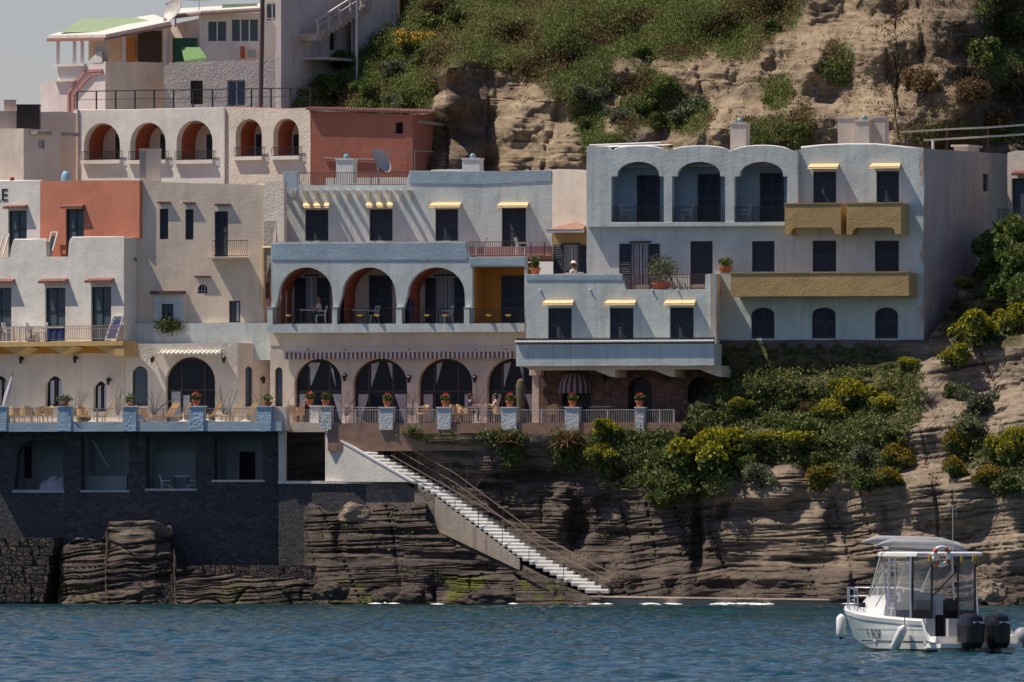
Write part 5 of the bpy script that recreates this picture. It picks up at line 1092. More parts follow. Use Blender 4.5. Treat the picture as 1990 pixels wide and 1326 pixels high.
def low_disp(x, y, z, a, b_):
    amp = min(1, max(0, (a-585)/40)); top = min(1, max(.12, (b_-(842 if a < 1320 else 675))/(60 if a < 1320 else 120))) if a < 1780 else 1
    bx = x+.6*noise.noise(Vector((x*.2, 11, z*.3))); flt = .34*math.sin(math.floor(bx/2.7)*12.9)
    s1 = strata(x, z+flt, 'low'); s2 = strata(x+50, z+flt*.5, 'low', 5.2); md = .55+.9*abs(noise.noise(Vector((x*.12, 20, z*.16))))
    gv = max(0, 1-abs(s1+.05)/.10)*.34*md+max(0, 1-abs(s2)/.12)*.15*md
    g = fbm(Vector((x*.15, y*.05, z*.14)), 3)+.35*noise.noise(Vector((x*.5, 6, z*.9)))+.16*noise.noise(Vector((x*1.2, 16, z*1.7))); cr = max(0, 1-abs(noise.noise(Vector((x*.55+z*.12, 31, z*.10))))/.035)*.3*(noise.noise(Vector((x*.2, 41, z*.3))) > -.05)
    car = 0.0
    if a > 590:
        for cx_, cy_, rx, ry, k in CARVE:
            if abs(a-cx_) < rx*1.7 and abs(b_-cy_) < ry*1.7: e = math.hypot((a-cx_)/rx, (b_-cy_)/ry)+.35*noise.noise(Vector((a*.05, b_*.07, 3))); car += k/(1+math.exp((e-1)*6))
        if 1190 < a < 1650: car -= .75/(1+math.exp(-(b_-1116-4*math.sin(a*.03))*.7))*min(1, (a-1190)/30)
    stair = .35 if (a < 1172 and -60 < b_-float(np.interp(a, SXP, SYP)) < 40) else 1.0
    n = max(-.5, min(.5, s1))
    d = -(n*.16*md+s2*.07+g*.55)*amp*top*stair+(gv+cr)*amp*top*stair+car*amp*stair
    return (0.08*noise.noise(Vector((x, z, 5))), d, .06*n*amp*top*stair)
CARVE = [(1128, 1020, 26, 42, 1.5), (1178, 985, 26, 30, .8), (1030, 925, 70, 12, .9), (960, 945, 34, 9, .7), (1356, 1050, 11, 66, 1.1), (1250, 1038, 42, 10, .5), (1312, 1140, 15, 20, .8), (1440, 1138, 70, 9, .6), (1625, 1015, 20, 42, .7), (1550, 1090, 60, 6, .4), (1738, 1010, 24, 42, .7), (1410, 985, 7, 22, .5), (1840, 1040, 60, 26, .7), (1900, 1100, 40, 26, .8), (1005, 1105, 68, 20, .9), (930, 1058, 60, 6, .4), (800, 1035, 90, 5, .35), (720, 1075, 70, 6, .35), (870, 1082, 120, 6, .4), (660, 1050, 12, 30, .5), (850, 1150, 20, 25, .6), (735, 1155, 22, 12, .4), (1092, 990, 22, 48, -.7), (1310, 1095, 36, 22, -.5), (1480, 968, 60, 10, -.5), (1400, 962, 18, 20, -.4), (880, 870, 60, 8, .4), (800, 900, 14, 26, .5), (1000, 985, 40, 18, -.3), (1700, 1060, 30, 30, -.4)]
def topf(a): return float(np.interp(a, [540, 1318, 1322, 1396, 1400, 1795, 1810, 1850, 1900, 1960, 2090], [842, 842, 836, 700, 668, 668, 650, 590, 515, 440, 420]))
low = Relief(540, 2090, 420, 300, topf, lambda a: 1215, low_depth, low_disp)
PX, PY = low.px, low.py
nz = np.array([[noise.noise(Vector((a*.012, b_*.014, 1.5)))+.5*noise.noise(Vector((a*.04, b_*.04, 8))) for a, b_ in zip(ra, rb)] for ra, rb in zip(PX, PY)])
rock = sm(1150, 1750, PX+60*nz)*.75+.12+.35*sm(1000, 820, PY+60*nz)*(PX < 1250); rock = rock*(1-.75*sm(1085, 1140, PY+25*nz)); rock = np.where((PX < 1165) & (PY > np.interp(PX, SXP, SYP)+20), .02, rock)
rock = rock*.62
rock = np.clip(rock+.7*sm(1665, 1720, PX+30*nz)*(PY < 1100)+.6*(sm(1380, 1420, PX)*(1-sm(1600, 1660, PX))*sm(30, 12, np.abs(PY-955+20*nz)))+.3*sm(1380, 1440, PX)*(PY < 1100), 0, 1)
cov = np.zeros_like(PX)
def blob(c, x0, y0, rx, ry, k=1.0): return np.maximum(c, k*(1-sm(.6, 1.25, np.hypot((PX-x0)/rx, (PY-y0)/ry)+.35*nz)))
for bl in ((1450, 760, 110, 70), (1600, 780, 150, 90), (1450, 850, 120, 80), (1600, 860, 150, 60), (1720, 760, 80, 90), (1250, 880, 120, 70), (1330, 900, 120, 70), (1120, 870, 50, 50, .8), (1000, 870, 30, 40, .7), (1850, 620, 40, 40), (1960, 520, 80, 120), (1920, 640, 70, 50), (1880, 860, 40, 60, .7), (1960, 900, 60, 70, .7), (1700, 900, 80, 50, .8), (820, 845, 60, 12, .7), (960, 845, 60, 12, .6), (1560, 700, 240, 45)): cov = blob(cov, *bl)
alg = sm(.2, .55, nz+.25)*(PY > 1122)*(PY < 1172)*(PX < 1110)*(PX > 640)
growth = np.stack([cov, alg*.9, cov*0], -1)
M_ROCK = rockmat('layered_tuff', (.20, .15, .108), (.56, .44, .32), (.050, .040, .036), (.20, .155, .128), (.35, .35, 3.6))
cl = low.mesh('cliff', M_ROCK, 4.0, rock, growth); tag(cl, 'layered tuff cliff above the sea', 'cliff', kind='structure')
# ------------------------------------------------------------------ upper hillside
UPC = [(560, 300, 24), (600, 215, 22.5), (640, 190, 24), (640, 120, 31), (700, 215, 20.6), (700, 150, 24.4), (700, 70, 28.6), (745, 95, 26.8), (745, 30, 32), (790, 215, 19), (790, 100, 25), (850, 240, 16.5), (835, 180, 17.5), (850, 120, 20), (850, 40, 28), (850, -110, 42), (560, -110, 50), (640, 0, 38),
 (868, 200, 13.6), (872, 330, 12.8), (872, 140, 14.6), (940, 330, 15.4), (940, 220, 16.2), (940, 140, 17.4), (1000, 330, 11.5), (1000, 250, 12.6), (1000, 130, 17), (1000, 60, 22), (1000, -20, 29), (1080, 330, 10.2), (1100, 200, 14), (1100, 100, 18), (1200, 290, 9.5), (1200, 150, 14.5), (1200, 50, 21), (1200, -60, 30), (1300, 200, 12.3), (1400, 280, 8.6), (1400, 150, 13), (1400, 60, 17.6), (1400, -60, 26), (1500, 280, 7.6), (1500, 120, 12.4), (1500, 0, 17), (1600, 270, 6.6), (1600, 150, 10), (1600, 0, 14.5), (1600, -110, 19), (1720, 260, 5.4), (1720, 120, 9), (1720, 0, 12), (1800, 230, 5.4), (1860, 200, 5.6), (1850, 60, 8.5), (1870, -60, 12), (1890, 150, 8), (1960, 200, 11.5), (1960, 60, 14), (2090, 150, 14), (2090, 0, 16), (2090, -110, 20), (1750, 285, 4.2), (1850, 300, 6.5), (1990, 300, 7), (2090, 320, 6), (1200, 420, 9), (1600, 420, 6.2), (900, 420, 12), (1990, 430, 6)]
fu = idw(UPC, .9)
def up_disp(x, y, z, a, b_):
    veg = cover_up(a, b_); n = .5*strata(x, z, -.05, 1.9)+.6*strata(x+30, z, -.08, 4.5); gv = max(0, 1-abs(strata(x+9, z, -.05, 2.6))/.1)*.2*(a < 1180)+max(0, 1-abs(noise.noise(Vector((x*.8, 3, z*.9))))/.05)*.16; rb = (noise.noise(Vector((x*2.3, 5, z*.25)))*.22 if a < 1200 and b_ < 270 else 0); g = fbm(Vector((x*.2, y*.08, z*.16)), 5); r = abs(noise.noise(Vector((x*.42, 9, z*.12)))); q = noise.noise(Vector((x*.9, 2, z*1.1)))+.7*noise.noise(Vector((x*1.9, 2, z*1.5)))
    k = 1-.6*veg; d = -(n*.14*k+g*1.15+q*.30*k+rb*k+.14*k*noise.noise(Vector((x*3.4, 2, z*3.1))))+.5*k*(.16-min(.16, r))/.16+gv*k
    if 868 < a < 948 and b_ > 135: d *= .3
    return (0.15*q, d, .15*n*k)
def cover_up(a, b_):
    w = noise.noise(Vector((a*.008, b_*.01, 4)))*60+noise.noise(Vector((a*.03, b_*.03, 14)))*26
    if a < 862-.1*b_: return 1.0 if b_ < 330 else 0
    lim = float(np.interp(a, [860, 900, 1000, 1080, 1130, 1160, 1200, 1330, 1400, 1480, 1545, 1600, 1700, 1990], [150, 135, 130, 175, 235, 205, 120, 110, 95, 85, 40, -60, -100, -100]))
    v = 1/(1+math.exp((b_-lim-w*.7)/9))
    for x0, y0, rx, ry in ((1150, 240, 30, 60), (1275, 190, 60, 45), (1330, 230, 50, 45), (1230, 225, 45, 40), (1480, 255, 60, 30), (1560, 250, 25, 45), (1440, 50, 70, 60), (1510, 185, 25, 30), (1630, 120, 30, 40), (1950, 60, 50, 150), (1900, 265, 130, 22), (1180, 275, 30, 14)):
        e = math.hypot((a-x0)/rx, (b_-y0)/ry)+w*.009; v = max(v, .85*(1/(1+math.exp((e-1)*7))))
    return v
up = Relief(555, 2095, 420, 200, lambda a: -115, lambda a: 330 if a < 1740 else 420, lambda p, q: fu(p, q), up_disp)
cu_ = np.array([[cover_up(a, b_) for a, b_ in zip(ra, rb)] for ra, rb in zip(up.px, up.py)])
nzu = np.array([[noise.noise(Vector((a*.015, b_*.015, 6.5))) for a, b_ in zip(ra, rb)] for ra, rb in zip(up.px, up.py)])
rk = np.clip(.85+.3*nzu-.55*sm(1700, 1900, up.px), 0.1, 1); rk = np.where((up.px > 866) & (up.px < 945), .35, rk)  # shade of the cliff's right-facing faces painted in as darker rock
M_ROCK2 = rockmat('pale_tuff', (.23, .165, .11), (.58, .45, .30), (.05, .035, .028), (.15, .11, .09), (.35, .35, 1.9))
hl = up.mesh('hillside', M_ROCK2, 14.0, rk, np.stack([cu_, cu_*0, cu_*0], -1)); tag(hl, 'tuff cliff and grassy hillside behind the houses', 'hillside', kind='structure')
# layered rock standing against the sea wall
def shore_top(a): return float(np.interp(a, [112, 122, 150, 196, 206, 212, 300, 332, 342, 420, 560, 615], [1160, 1062, 1044, 1052, 1038, 1014, 1012, 1022, 1104, 1116, 1122, 1130]))
def shore_depth(px, py):
    t = np.clip((py-1010)/170, 0, 1.1); b0 = np.where(px < 206, -4.0, np.where(px < 338, -4.7, -4.9)); return YR(px)+b0-1.9*t+.9*np.clip((px-300)/40, 0, 1)*np.clip((px < 338), 0, 1)
def shore_disp(x, y, z, a, b_):
    s1 = strata(x+90, z, .10, 2.0); s2 = strata(x+20, z, .06, 4.6); g = noise.noise(Vector((x*.45, 3, z*.8)))+.5*noise.noise(Vector((x*1.2, 3, z*1.9)))
    gv = max(0, 1-abs(s1)/.12)*.30+max(0, 1-abs(s2)/.12)*.16+max(0, 1-abs(noise.noise(Vector((x*.5+z*.2, 51, z*.35))))/.035)*.2
    return (.1*noise.noise(Vector((x, z, 2))), -g*.32+gv, .12*noise.noise(Vector((x*1.1, 8, z))))
sh_ = Relief(112, 618, 170, 90, shore_top, lambda a: 1205, shore_depth, shore_disp)
nzs = np.array([[noise.noise(Vector((a*.02, b_*.03, 2.5))) for a, b_ in zip(ra, rb)] for ra, rb in zip(sh_.px, sh_.py)])
rks = np.clip(.12+.5*sm(1060, 1020, sh_.py)*(sh_.px > 206)+.2*nzs, 0, 1); als = sm(.15, .5, nzs)*(sh_.py > 1135)*.35  # sunlit top of the buttress painted in as tan rock; seaweed low down
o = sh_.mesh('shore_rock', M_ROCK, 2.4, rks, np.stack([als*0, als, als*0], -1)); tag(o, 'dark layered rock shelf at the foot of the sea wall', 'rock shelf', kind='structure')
# earth behind and under the houses
mb = MB(); mb.box(-40, 27, -3, -8, 60, 20); mb.box(-40, 12.5, -3, -6, 27, 17.0)
er = mb.build('hill_core', M_GREYP); tag(er, 'earth under the upper houses', 'ground', kind='structure')
mb = MB(); a = P(845, 330, 9); mb.box(-40, 9.6, -3, 25, 12.3, 11); gb = mb.build('ground_bench', M_GREYP); tag(gb, 'ground behind the hotel', 'ground', kind='structure')
# ------------------------------------------------------------------ walkway along the water
WK = MB(); wv_ = Wall(1138, YR(1138)-11.6, 1660, YR(1660)-11.2); WK.M = wv_.M
z1 = wv_.uz(1300, 1163)[1]
pr = [(0, -1), (wv_.L, -1), (wv_.L, z1-.12), (0, z1+.05)]; WK.prism(wob(pr, .04, .5), (), 0, 2.6)
WK.tube([(0, .02, z1+.05), (wv_.L*.5, .02, z1-.02), (wv_.L, .02, z1-.10)], .08, 6); wk_ = WK.build('walkway', plaster('wet_concrete', (.44, .34, .26), (.14, .10, .08), .6, .5, .6, .3)); tag(wk_, 'narrow concrete walkway at the water line', 'path', kind='structure')
# ------------------------------------------------------------------ the sea
def sea():
    xs = np.concatenate([[-3000, -400, -120, -60], np.arange(-34, 36, .14), [60, 120, 400, 3000]]); ys = [-700, -500, -420]; y = -345.0
    while y < 12: ys.append(y); y += .30
    ys += [14, 30, 60, 200]; ys = np.array(ys); Xg, Yg = np.meshgrid(xs, ys); Zg = np.zeros_like(Xg)
    r = np.random.default_rng(3); A = 0
    for i in range(54):
        lam = .42*1.08**i if i < 34 else r.uniform(.45, 2.5); th = r.normal(-1.15, .55); k = 2*math.pi/lam; a = .0105*lam**.22*r.uniform(.5, 1.1)
        ph = k*(Xg*math.cos(th)+Yg*math.sin(th))+r.uniform(0, 6.28); env = .6+.4*np.sin(Xg*r.uniform(.05, .4)+Yg*r.uniform(.02, .12)+r.uniform(0, 6)); Zg += a*env*(np.sin(ph)+.28*np.sin(2*ph+1.5))
    edge = (np.abs(Xg) < 36) & (Yg > -345) & (Yg < 12); calm = 1-.65*sm(-60, 0, Yg); Zg = Zg*edge*calm
    k = np.arange(Xg.size).reshape(Xg.shape); f = np.stack([k[:-1, :-1], k[:-1, 1:], k[1:, 1:], k[1:, :-1]], -1).reshape(-1, 4)
    me = quads_mesh('water', np.stack([Xg, Yg, Zg], -1).reshape(-1, 3), f); o = bpy.data.objects.new('water', me); COL.objects.link(o); me.polygons.foreach_set('use_smooth', [True]*len(me.polygons))
    m, t, b = newmat('sea_water'); L = t.links.new; me.materials.append(m)
    tc = N(t, 'ShaderNodeTexCoord'); n = N(t, 'ShaderNodeTexNoise'); n.inputs['Scale'].default_value = .05; n.inputs['Detail'].default_value = 3; L(tc.outputs['Object'], n.inputs['Vector'])
    r_ = ramp(t, [(.35, (.0008, .028, .036)), (.65, (.0015, .054, .062))]); L(n.outputs[0], r_.inputs[0]); L(r_.outputs[0], b.inputs['Base Color'])
    b.inputs['Roughness'].default_value = .04; b.inputs['IOR'].default_value = 1.33; b.inputs['Specular IOR Level'].default_value = .20
    n2 = N(t, 'ShaderNodeTexNoise'); n2.inputs['Scale'].default_value = 3.2; n2.inputs['Detail'].default_value = 6; n2.inputs['Roughness'].default_value = .65; L(tc.outputs['Object'], n2.inputs['Vector'])
    bm = N(t, 'ShaderNodeBump'); bm.inputs['Strength'].default_value = .9; bm.inputs['Distance'].default_value = .16; L(n2.outputs[0], bm.inputs['Height']); L(bm.outputs[0], b.inputs['Normal'])
    tag(o, 'open blue sea', 'water', kind='structure'); return o
sea()
sb = MB(); sb.box(-3000, -800, -9, 3000, 300, -8); s_ = sb.build('seabed', M_SAND); tag(s_, 'sea bed', 'ground', kind='structure')

r = np.random.default_rng(12); Cn = []
for x0, x1, n in ((1385, 1500, 40), (1250, 1380, 6), (620, 1110, 5), (1110, 1190, 4), (1640, 1900, 5)):
    for i in range(n): px = r.uniform(x0, x1); y = (YR(px)-11.6-abs(r.normal())*1.3) if px > 1120 else (YT(px)-(6.2 if px > 600 else (3.9 if px > 130 else 1.6))-abs(r.normal())*.8); Cn.append((X(px, y), y, r.uniform(.04, .10)))
mb = MB()
for x, y, z in Cn: w_, d_ = r.uniform(.08, .45), r.uniform(.15, .5); mb.add([(x-w_, y, z), (x, y-d_, z-.02), (x+w_, y, z), (x, y+d_, z+.05)], [(0, 1, 2, 3)])
fo = mb.build('foam', plain('sea_foam', (.75, .78, .78), .7)); tag(fo, 'white foam where the sea laps the rocks', 'foam', kind='stuff')
# ================================================================== plants
def leafmat(name, cols, rough=.65, ns=.7, na=1.1):
    m, t, b = newmat(name); L = t.links.new
    g = N(t, 'ShaderNodeNewGeometry'); oi = N(t, 'ShaderNodeObjectInfo'); ad = N(t, 'ShaderNodeMath', operation='MULTIPLY_ADD'); L(oi.outputs['Random'], ad.inputs[0]); ad.inputs[1].default_value = .35; L(g.outputs['Random Per Island'], ad.inputs[2])
    tc = N(t, 'ShaderNodeTexCoord'); n = N(t, 'ShaderNodeTexNoise'); n.inputs['Scale'].default_value = ns; n.inputs['Detail'].default_value = 5; L(tc.outputs['Object'], n.inputs['Vector'])
    a2 = N(t, 'ShaderNodeMath', operation='MULTIPLY_ADD'); L(n.outputs[0], a2.inputs[0]); a2.inputs[1].default_value = na; L(ad.outputs[0], a2.inputs[2]); a3 = N(t, 'ShaderNodeMath', operation='MULTIPLY'); L(a2.outputs[0], a3.inputs[0]); a3.inputs[1].default_value = 1/(1.1+na)
    k = len(cols); r = ramp(t, [(.12+.76*i/(k-1), c) for i, c in enumerate(cols)]); L(a3.outputs[0], r.inputs[0])
    L(r.outputs[0], b.inputs['Base Color']); b.inputs['Roughness'].default_value = rough; b.inputs['Specular IOR Level'].default_value = .2
    tr = N(t, 'ShaderNodeBsdfTranslucent'); L(r.outputs[0], tr.inputs[0]); mx = N(t, 'ShaderNodeMixShader'); mx.inputs[0].default_value = .25
    L(b.outputs[0], mx.inputs[1]); L(tr.outputs[0], mx.inputs[2]); L(mx.outputs[0], t.nodes['Material Output'].inputs[0]); return m
L_DARK = leafmat('dark_leaves', [(.054, .076, .021), (.100, .136, .036), (.173, .200, .054)])
L_MID = leafmat('green_leaves', [(.065, .097, .026), (.114, .162, .038), (.194, .227, .065)])
L_YEL = leafmat('yellow_green_flower_heads', [(.17, .17, .01), (.34, .31, .015), (.50, .40, .03)])
L_RUST = leafmat('rusty_flower_heads', [(.140, .084, .014), (.280, .182, .021), (.392, .280, .028)])
L_GREY = leafmat('grey_green_leaves', [(.069, .090, .048), (.138, .159, .090), (.235, .235, .138)])
L_DRY = leafmat('dry_brown_leaves', [(.085, .051, .025), (.170, .111, .051), (.272, .187, .085)])
L_GRASS = leafmat('hillside_grass', [(.068, .099, .027), (.113, .151, .043), (.181, .227, .060), (.242, .227, .083), (.302, .212, .106)], .65, .22, 2.6)
L_GRASS2 = leafmat('thicket_leaves', [(.051, .072, .020), (.101, .132, .041), (.203, .223, .072), (.324, .263, .121)])
L_RED = plain('geranium_petals', (.62, .03, .02), .6, 0, .3, 30)
L_WH = plain('white_petals', (.7, .68, .6), .6)
def leaf_quads(C, size, up=.3, r=None, asp=1.6, out=None):
    """one small four-sided leaf per centre"""
    r = r or rng; n = len(C); a = r.normal(size=(n, 3)); a[:, 2] += up*2
    if out is not None: a += out*.8
    a /= np.linalg.norm(a, axis=1)[:, None]; b_ = r.normal(size=(n, 3)); b_ -= (a*b_).sum(1)[:, None]*a; b_ /= np.linalg.norm(b_, axis=1)[:, None]
    s = (size*r.uniform(.6, 1.35, n))[:, None]; w = b_*s*.5; l = a*s*.5*asp
    c_ = np.cross(a, b_)*s*.12
    V = np.stack([C-l, C+w+c_, C+l, C-w+c_], 1).reshape(-1, 3); return V, np.arange(4*n).reshape(n, 4)
def leaf_obj(name, C, size, mat, parent=None, **k):
    V, Fq = leaf_quads(np.asarray(C, float), size, **k); me = quads_mesh(name, V, Fq); me.materials.append(mat); o = bpy.data.objects.new(name, me); COL.objects.link(o)
    if parent is not None: o.parent = parent; WM[o] = WM[parent]
    return o
def lobes(r_, seed, n=8, flat=.8):
    r = np.random.default_rng(seed); L_ = [(np.array([0, 0, .55*flat]), .55)]
    for i in range(n): a = r.uniform(0, 6.28); d = r.uniform(.25, .85); L_.append((np.array([d*math.cos(a), d*math.sin(a), r.uniform(.15, 1.05)*flat]), r.uniform(.15, .40)))
    return L_
def bush(name, label, leaf, head=None, seed=1, n=1500, flat=.85, size=.1, group=None, headn=1500, cat='bush'):
    """unit bush (about 1 m radius) built of overlapping lobes of leaves round forked stems"""
    t = thing(name, label, cat, (0, 0, 0), group=group); r = np.random.default_rng(seed); lb = lobes(1, seed, 13, flat); C = []; Hh = []; O = []; HO = []
    for c, rr in lb:
        k = int(n*rr*rr/sum(q[1]**2 for q in lb)); d = r.normal(size=(k, 3)); d /= np.linalg.norm(d, axis=1)[:, None]; rad = rr*(r.uniform(.5, 1.05, k)+.35*(r.uniform(0, 1, k) > .93)*r.uniform(0, 1, k))[:, None]; C.append(c+d*rad); O.append(d)
        k = int(headn*rr*rr/sum(q[1]**2 for q in lb)); d = r.normal(size=(k, 3)); d[:, 2] = np.abs(d[:, 2])*1.3+.1; d /= np.linalg.norm(d, axis=1)[:, None]; Hh.append(c+d*rr*r.uniform(.97, 1.14, k)[:, None]); HO.append(d)
    C = np.concatenate(C); O = np.concatenate(O); C[:, 2] = np.maximum(C[:, 2], .02)
    leaf_obj('foliage', C, size, leaf, t, r=r, out=O)
    if head: 
        Hc = np.concatenate(Hh); leaf_obj('flower_heads', Hc, size*.85, head, t, r=r, asp=1.0, out=np.concatenate(HO))
    mb = MB()
    for c, rr in lb[:7]: mb.tube([(0, 0, -.2), tuple(c*.4+np.array([0, 0, .02])), tuple(c)], [.05, .035, .015], 5)
    mb.build('stem', M_WOOD, t); return t
GX = np.concatenate([low.px.ravel(), up.px.ravel()]); GY = np.concatenate([low.py.ravel(), up.py.ravel()]); GC = np.concatenate([low.co.reshape(-1, 3), up.co.reshape(-1, 3)]); NL = low.px.size
def ground(px, py, which=0):
    s_ = slice(0, NL) if which == 0 else slice(NL, None); C = GC[s_]; qx = 995+C[:, 0]/(C[:, 1]+D)*F; qy = 1060-(C[:, 2]-H)/(C[:, 1]+D)*F
    i = np.argmin((qx-px)**2+(qy-py)**2); return Vector(C[i])
EU = bush('spurge_bush', '', L_DARK, L_YEL, 11, 1500, .9, .10); EU2 = bush('spurge_bush', '', L_DARK, L_YEL, 23, 1500, .7, .10); RU = bush('spurge_bush', '', L_DARK, L_RUST, 31, 1400, .85, .10)
SPG = 'yellow flowering spurge bushes on the slope'
ys_ = [(EU, 1175, 850, 34, .95, 'yellow green rounded bush growing against the terrace railing below the stone arches'), (EU, 1172, 895, 36, .9, 'yellow green bush hanging directly below the one at the terrace railing'),
 (EU, 1385, 915, 66, 1.12, 'biggest yellow topped bush, a tall dome just beyond the end of the terrace'), (EU2, 1482, 862, 27, .9, 'small flat yellow dome alone in the middle of the thicket'), (EU2, 1553, 868, 46, .8, 'broad low yellow bush above the bare rock knob'),
 (EU, 1650, 790, 44, 1.1, 'tall yellow bush high on the slope, upper one of a leaning pair'), (EU, 1612, 815, 36, 1, 'lower yellow bush of the leaning pair high on the slope'), (EU2, 1722, 800, 34, 1, 'yellow bush near the rock ridge, under the stone footing corner'),
 (EU, 1893, 665, 48, 1.15, 'yellow dome beside the tall hotel corner, below the creeper'), (EU, 1860, 705, 34, 1, 'yellow bush just under the dome beside the hotel corner'), (EU, 1980, 640, 42, 1.1, 'yellow bush cut by the photo edge under the green creeper'),
 (EU2, 1768, 716, 24, .9, 'small yellow tuft at the lower corner of the tall hotel block'), (EU, 1968, 895, 42, 1.35, 'tall yellow bush low on the bare rock at the photo edge'), (RU, 1748, 905, 38, .9, 'rusty yellow dome at the edge of the bare rock ridge'),
 (RU, 1595, 945, 44, .8, 'rusty olive dome overhanging the layered cliff'), (EU2, 1440, 800, 26, 1, 'yellow bush beside the round dark opening in the stone wall'), (RU, 1918, 938, 34, .8, 'rusty dome low on the pale rock near the boat mast'), (RU, 1858, 880, 26, 1.3, 'upper olive bush on the pale rock ridge'), (RU, 1856, 925, 26, 1.2, 'lower olive bush on the pale rock ridge'), (RU, 1730, 940, 28, .9, 'small rusty bush where the thicket meets the pale rock ridge'), (EU, 1930, 820, 0, 1, '')]
for b_, px, py, rp, sz, lab in ys_:
    if rp == 0: continue
    g_ = ground(px, py); k = rp/40/.85; place(b_, g_+Vector((0, -.25, -.12*k)), random.uniform(0, 6.28), lab, (k, k, k*sz*.95), SPG)
DK = bush('shrub', '', L_DARK, None, 41, 2400, .85, .11); DK2 = bush('shrub', '', L_MID, None, 43, 2300, .8, .12); GR = bush('shrub', '', L_GREY, None, 47, 2200, .9, .10); DR = bush('shrub', '', L_DRY, None, 53, 2000, .8, .11)
shr = [(DK, 1300, 880, 60), (DK, 1260, 920, 50), (DK, 1330, 930, 48), (DK2, 1240, 860, 40), (DK, 1440, 900, 52), (DK, 1455, 860, 38), (DK2, 1500, 810, 42), (DK, 1540, 900, 50), (DK, 1600, 890, 46), (DK2, 1580, 830, 40), (DK, 1650, 860, 46), (GR, 1690, 880, 48), (DK, 1690, 930, 34), (DK2, 1680, 770, 44), (DK, 1740, 840, 44), (GR, 1480, 920, 36), (DK2, 1530, 775, 28), (DK, 1425, 800, 30), (DK, 1330, 865, 34), (GR, 1460, 785, 24), (DK2, 1285, 965, 32), (DR, 1420, 830, 30), (DR, 1560, 790, 24), (DK, 1620, 910, 40), (GR, 1780, 740, 36), (DK, 1860, 760, 34), (DR, 1630, 750, 20), (DK2, 1320, 835, 30), (GR, 1900, 780, 40), (GR, 1890, 830, 34), (DK, 1955, 930, 34), (DK2, 1970, 960, 30)]
for b_, px, py, rp in shr:
    if random.random() < .22: continue
    if py-rp*.7 < (728 if px > 1400 else 812) and px < 1790: continue
    rp *= random.uniform(.55, .9); py += rp*.55; k = rp/40/.85; place(b_, ground(px, py)+Vector((0, -.1, -.15*k)), random.uniform(0, 6.28), {DK: 'dark green shrub of the dense thicket on the slope', DK2: 'mid green leafy shrub mixed into the thicket on the slope', GR: 'grey green shrub growing loosely on the slope and ridge', DR: 'dry brown shrub caught among the green thicket'}[b_], (k*random.uniform(.8, 1.3), k, k*random.uniform(.65, 1.15)), 'shrubs of the slope thicket')
# agave-like clump and grasses on the terrace edge
def spiky(name, label, px, py, r_, n, mat, h_=1.0, which=0, off=-.3):
    g_ = ground(px, py, which)+Vector((0, off, 0)); t = thing(name, label, 'plant', g_); mb = MB()
    for i in range(n):
        a = random.uniform(0, 6.28); e = random.uniform(.15, 1.3); L_ = r_*random.uniform(.6, 1); d = Vector((math.cos(a)*math.cos(e), math.sin(a)*math.cos(e), math.sin(e)*h_)); p = g_+d*L_*.55; q = g_+d*L_+Vector((0, 0, -.25*L_*math.cos(e))); s_ = Vector((-math.sin(a), math.cos(a), 0))*.035
        mb.add([g_-s_, g_+s_, p+s_*1.2, p-s_*1.2, q], [(0, 1, 2, 3), (3, 2, 4)])
    mb.build('leaf_rosette', mat, t); return t
spiky('agave', 'spiky brown green agave clump under the terrace railing beside the yellow bush', 1100, 868, 1.6, 170, L_DRY, .8, 0, -.9); spiky('agave', 'dry straw coloured clump hanging from the terrace edge by a white pillar', 990, 862, .9, 120, L_DRY, .9); spiky('grass_tuft', 'long tuft of grass drooping below the dry clump', 985, 905, .6, 80, L_MID, .5)
spiky('grass_tuft', 'green tuft at the foot of the first white pillar', 800, 842, .55, 90, L_MID); spiky('grass_tuft', 'small green tuft beside the second white pillar', 880, 850, .4, 60, L_MID)
# creeper by the right-hand house
for i, (px, py, rp) in enumerate(((1950, 500, 44), (1990, 470, 44), (1935, 535, 40), (1975, 530, 55), (1935, 575, 42), (1990, 590, 45))): k = rp/40/.85; place(DK2, ground(px, py)+Vector((0, -.4, -.2)), i*1.1, 'mass of green creeper climbing beside the far cream house', (k, k, k), 'creeper mounds by the far house')
place(EU2, ground(1858, 545)+Vector((0, -.2, -.1)), .4, 'low weed with an orange yellow flower behind the hotel corner', (.55, .55, .5))
# upper slope shrubs
usl = [(640, 175, 34), (680, 130, 30), (720, 185, 32), (760, 150, 30), (760, 110, 22), (800, 190, 30), (700, 215, 22), (770, 205, 24), (820, 120, 26), (850, 60, 34), (900, 40, 30), (1140, 200, 32), (1140, 250, 24), (1280, 190, 34), (1250, 215, 26), (1335, 225, 34), (1275, 245, 26), (1495, 200, 14), (1560, 260, 20), (1200, 235, 22), (1180, 180, 26), (1500, 60, 22), (1240, 110, 20)]
for i, (px, py, rp) in enumerate(usl): b_ = (DK, DK2, DK2, GR)[i % 4]; k = rp/40/.8; place(b_, ground(px, py, 1)+Vector((0, -.2, -.2*k)), i*.7, 'shrub growing out of the high grassy slope and cliff ledges', (k, k, k*.9), 'shrubs on the high slope')
YF = bush('broom_bush', 'bright orange yellow flowering bush high beside the grey house stair', L_MID, plain('orange_yellow_petals', (.6, .34, .02), .6), 61, 900, .6, .09); g_ = ground(808, 92, 1); place(YF, g_+Vector((0, -.5, 0)), 0, None, (1.0, 1, .8))
for i, (px, py) in enumerate(((1905, 120), (1880, 190), (1790, 170), (1960, 70), (1985, 170), (1930, 250))): place(DR if i % 3 else DK, ground(px, py, 1)+Vector((0, -.3, -.2)), i, 'brown green scrub hanging on the shaded end of the cliff', (1.2, 1.0, 1.2), 'scrub on the shaded cliff end')
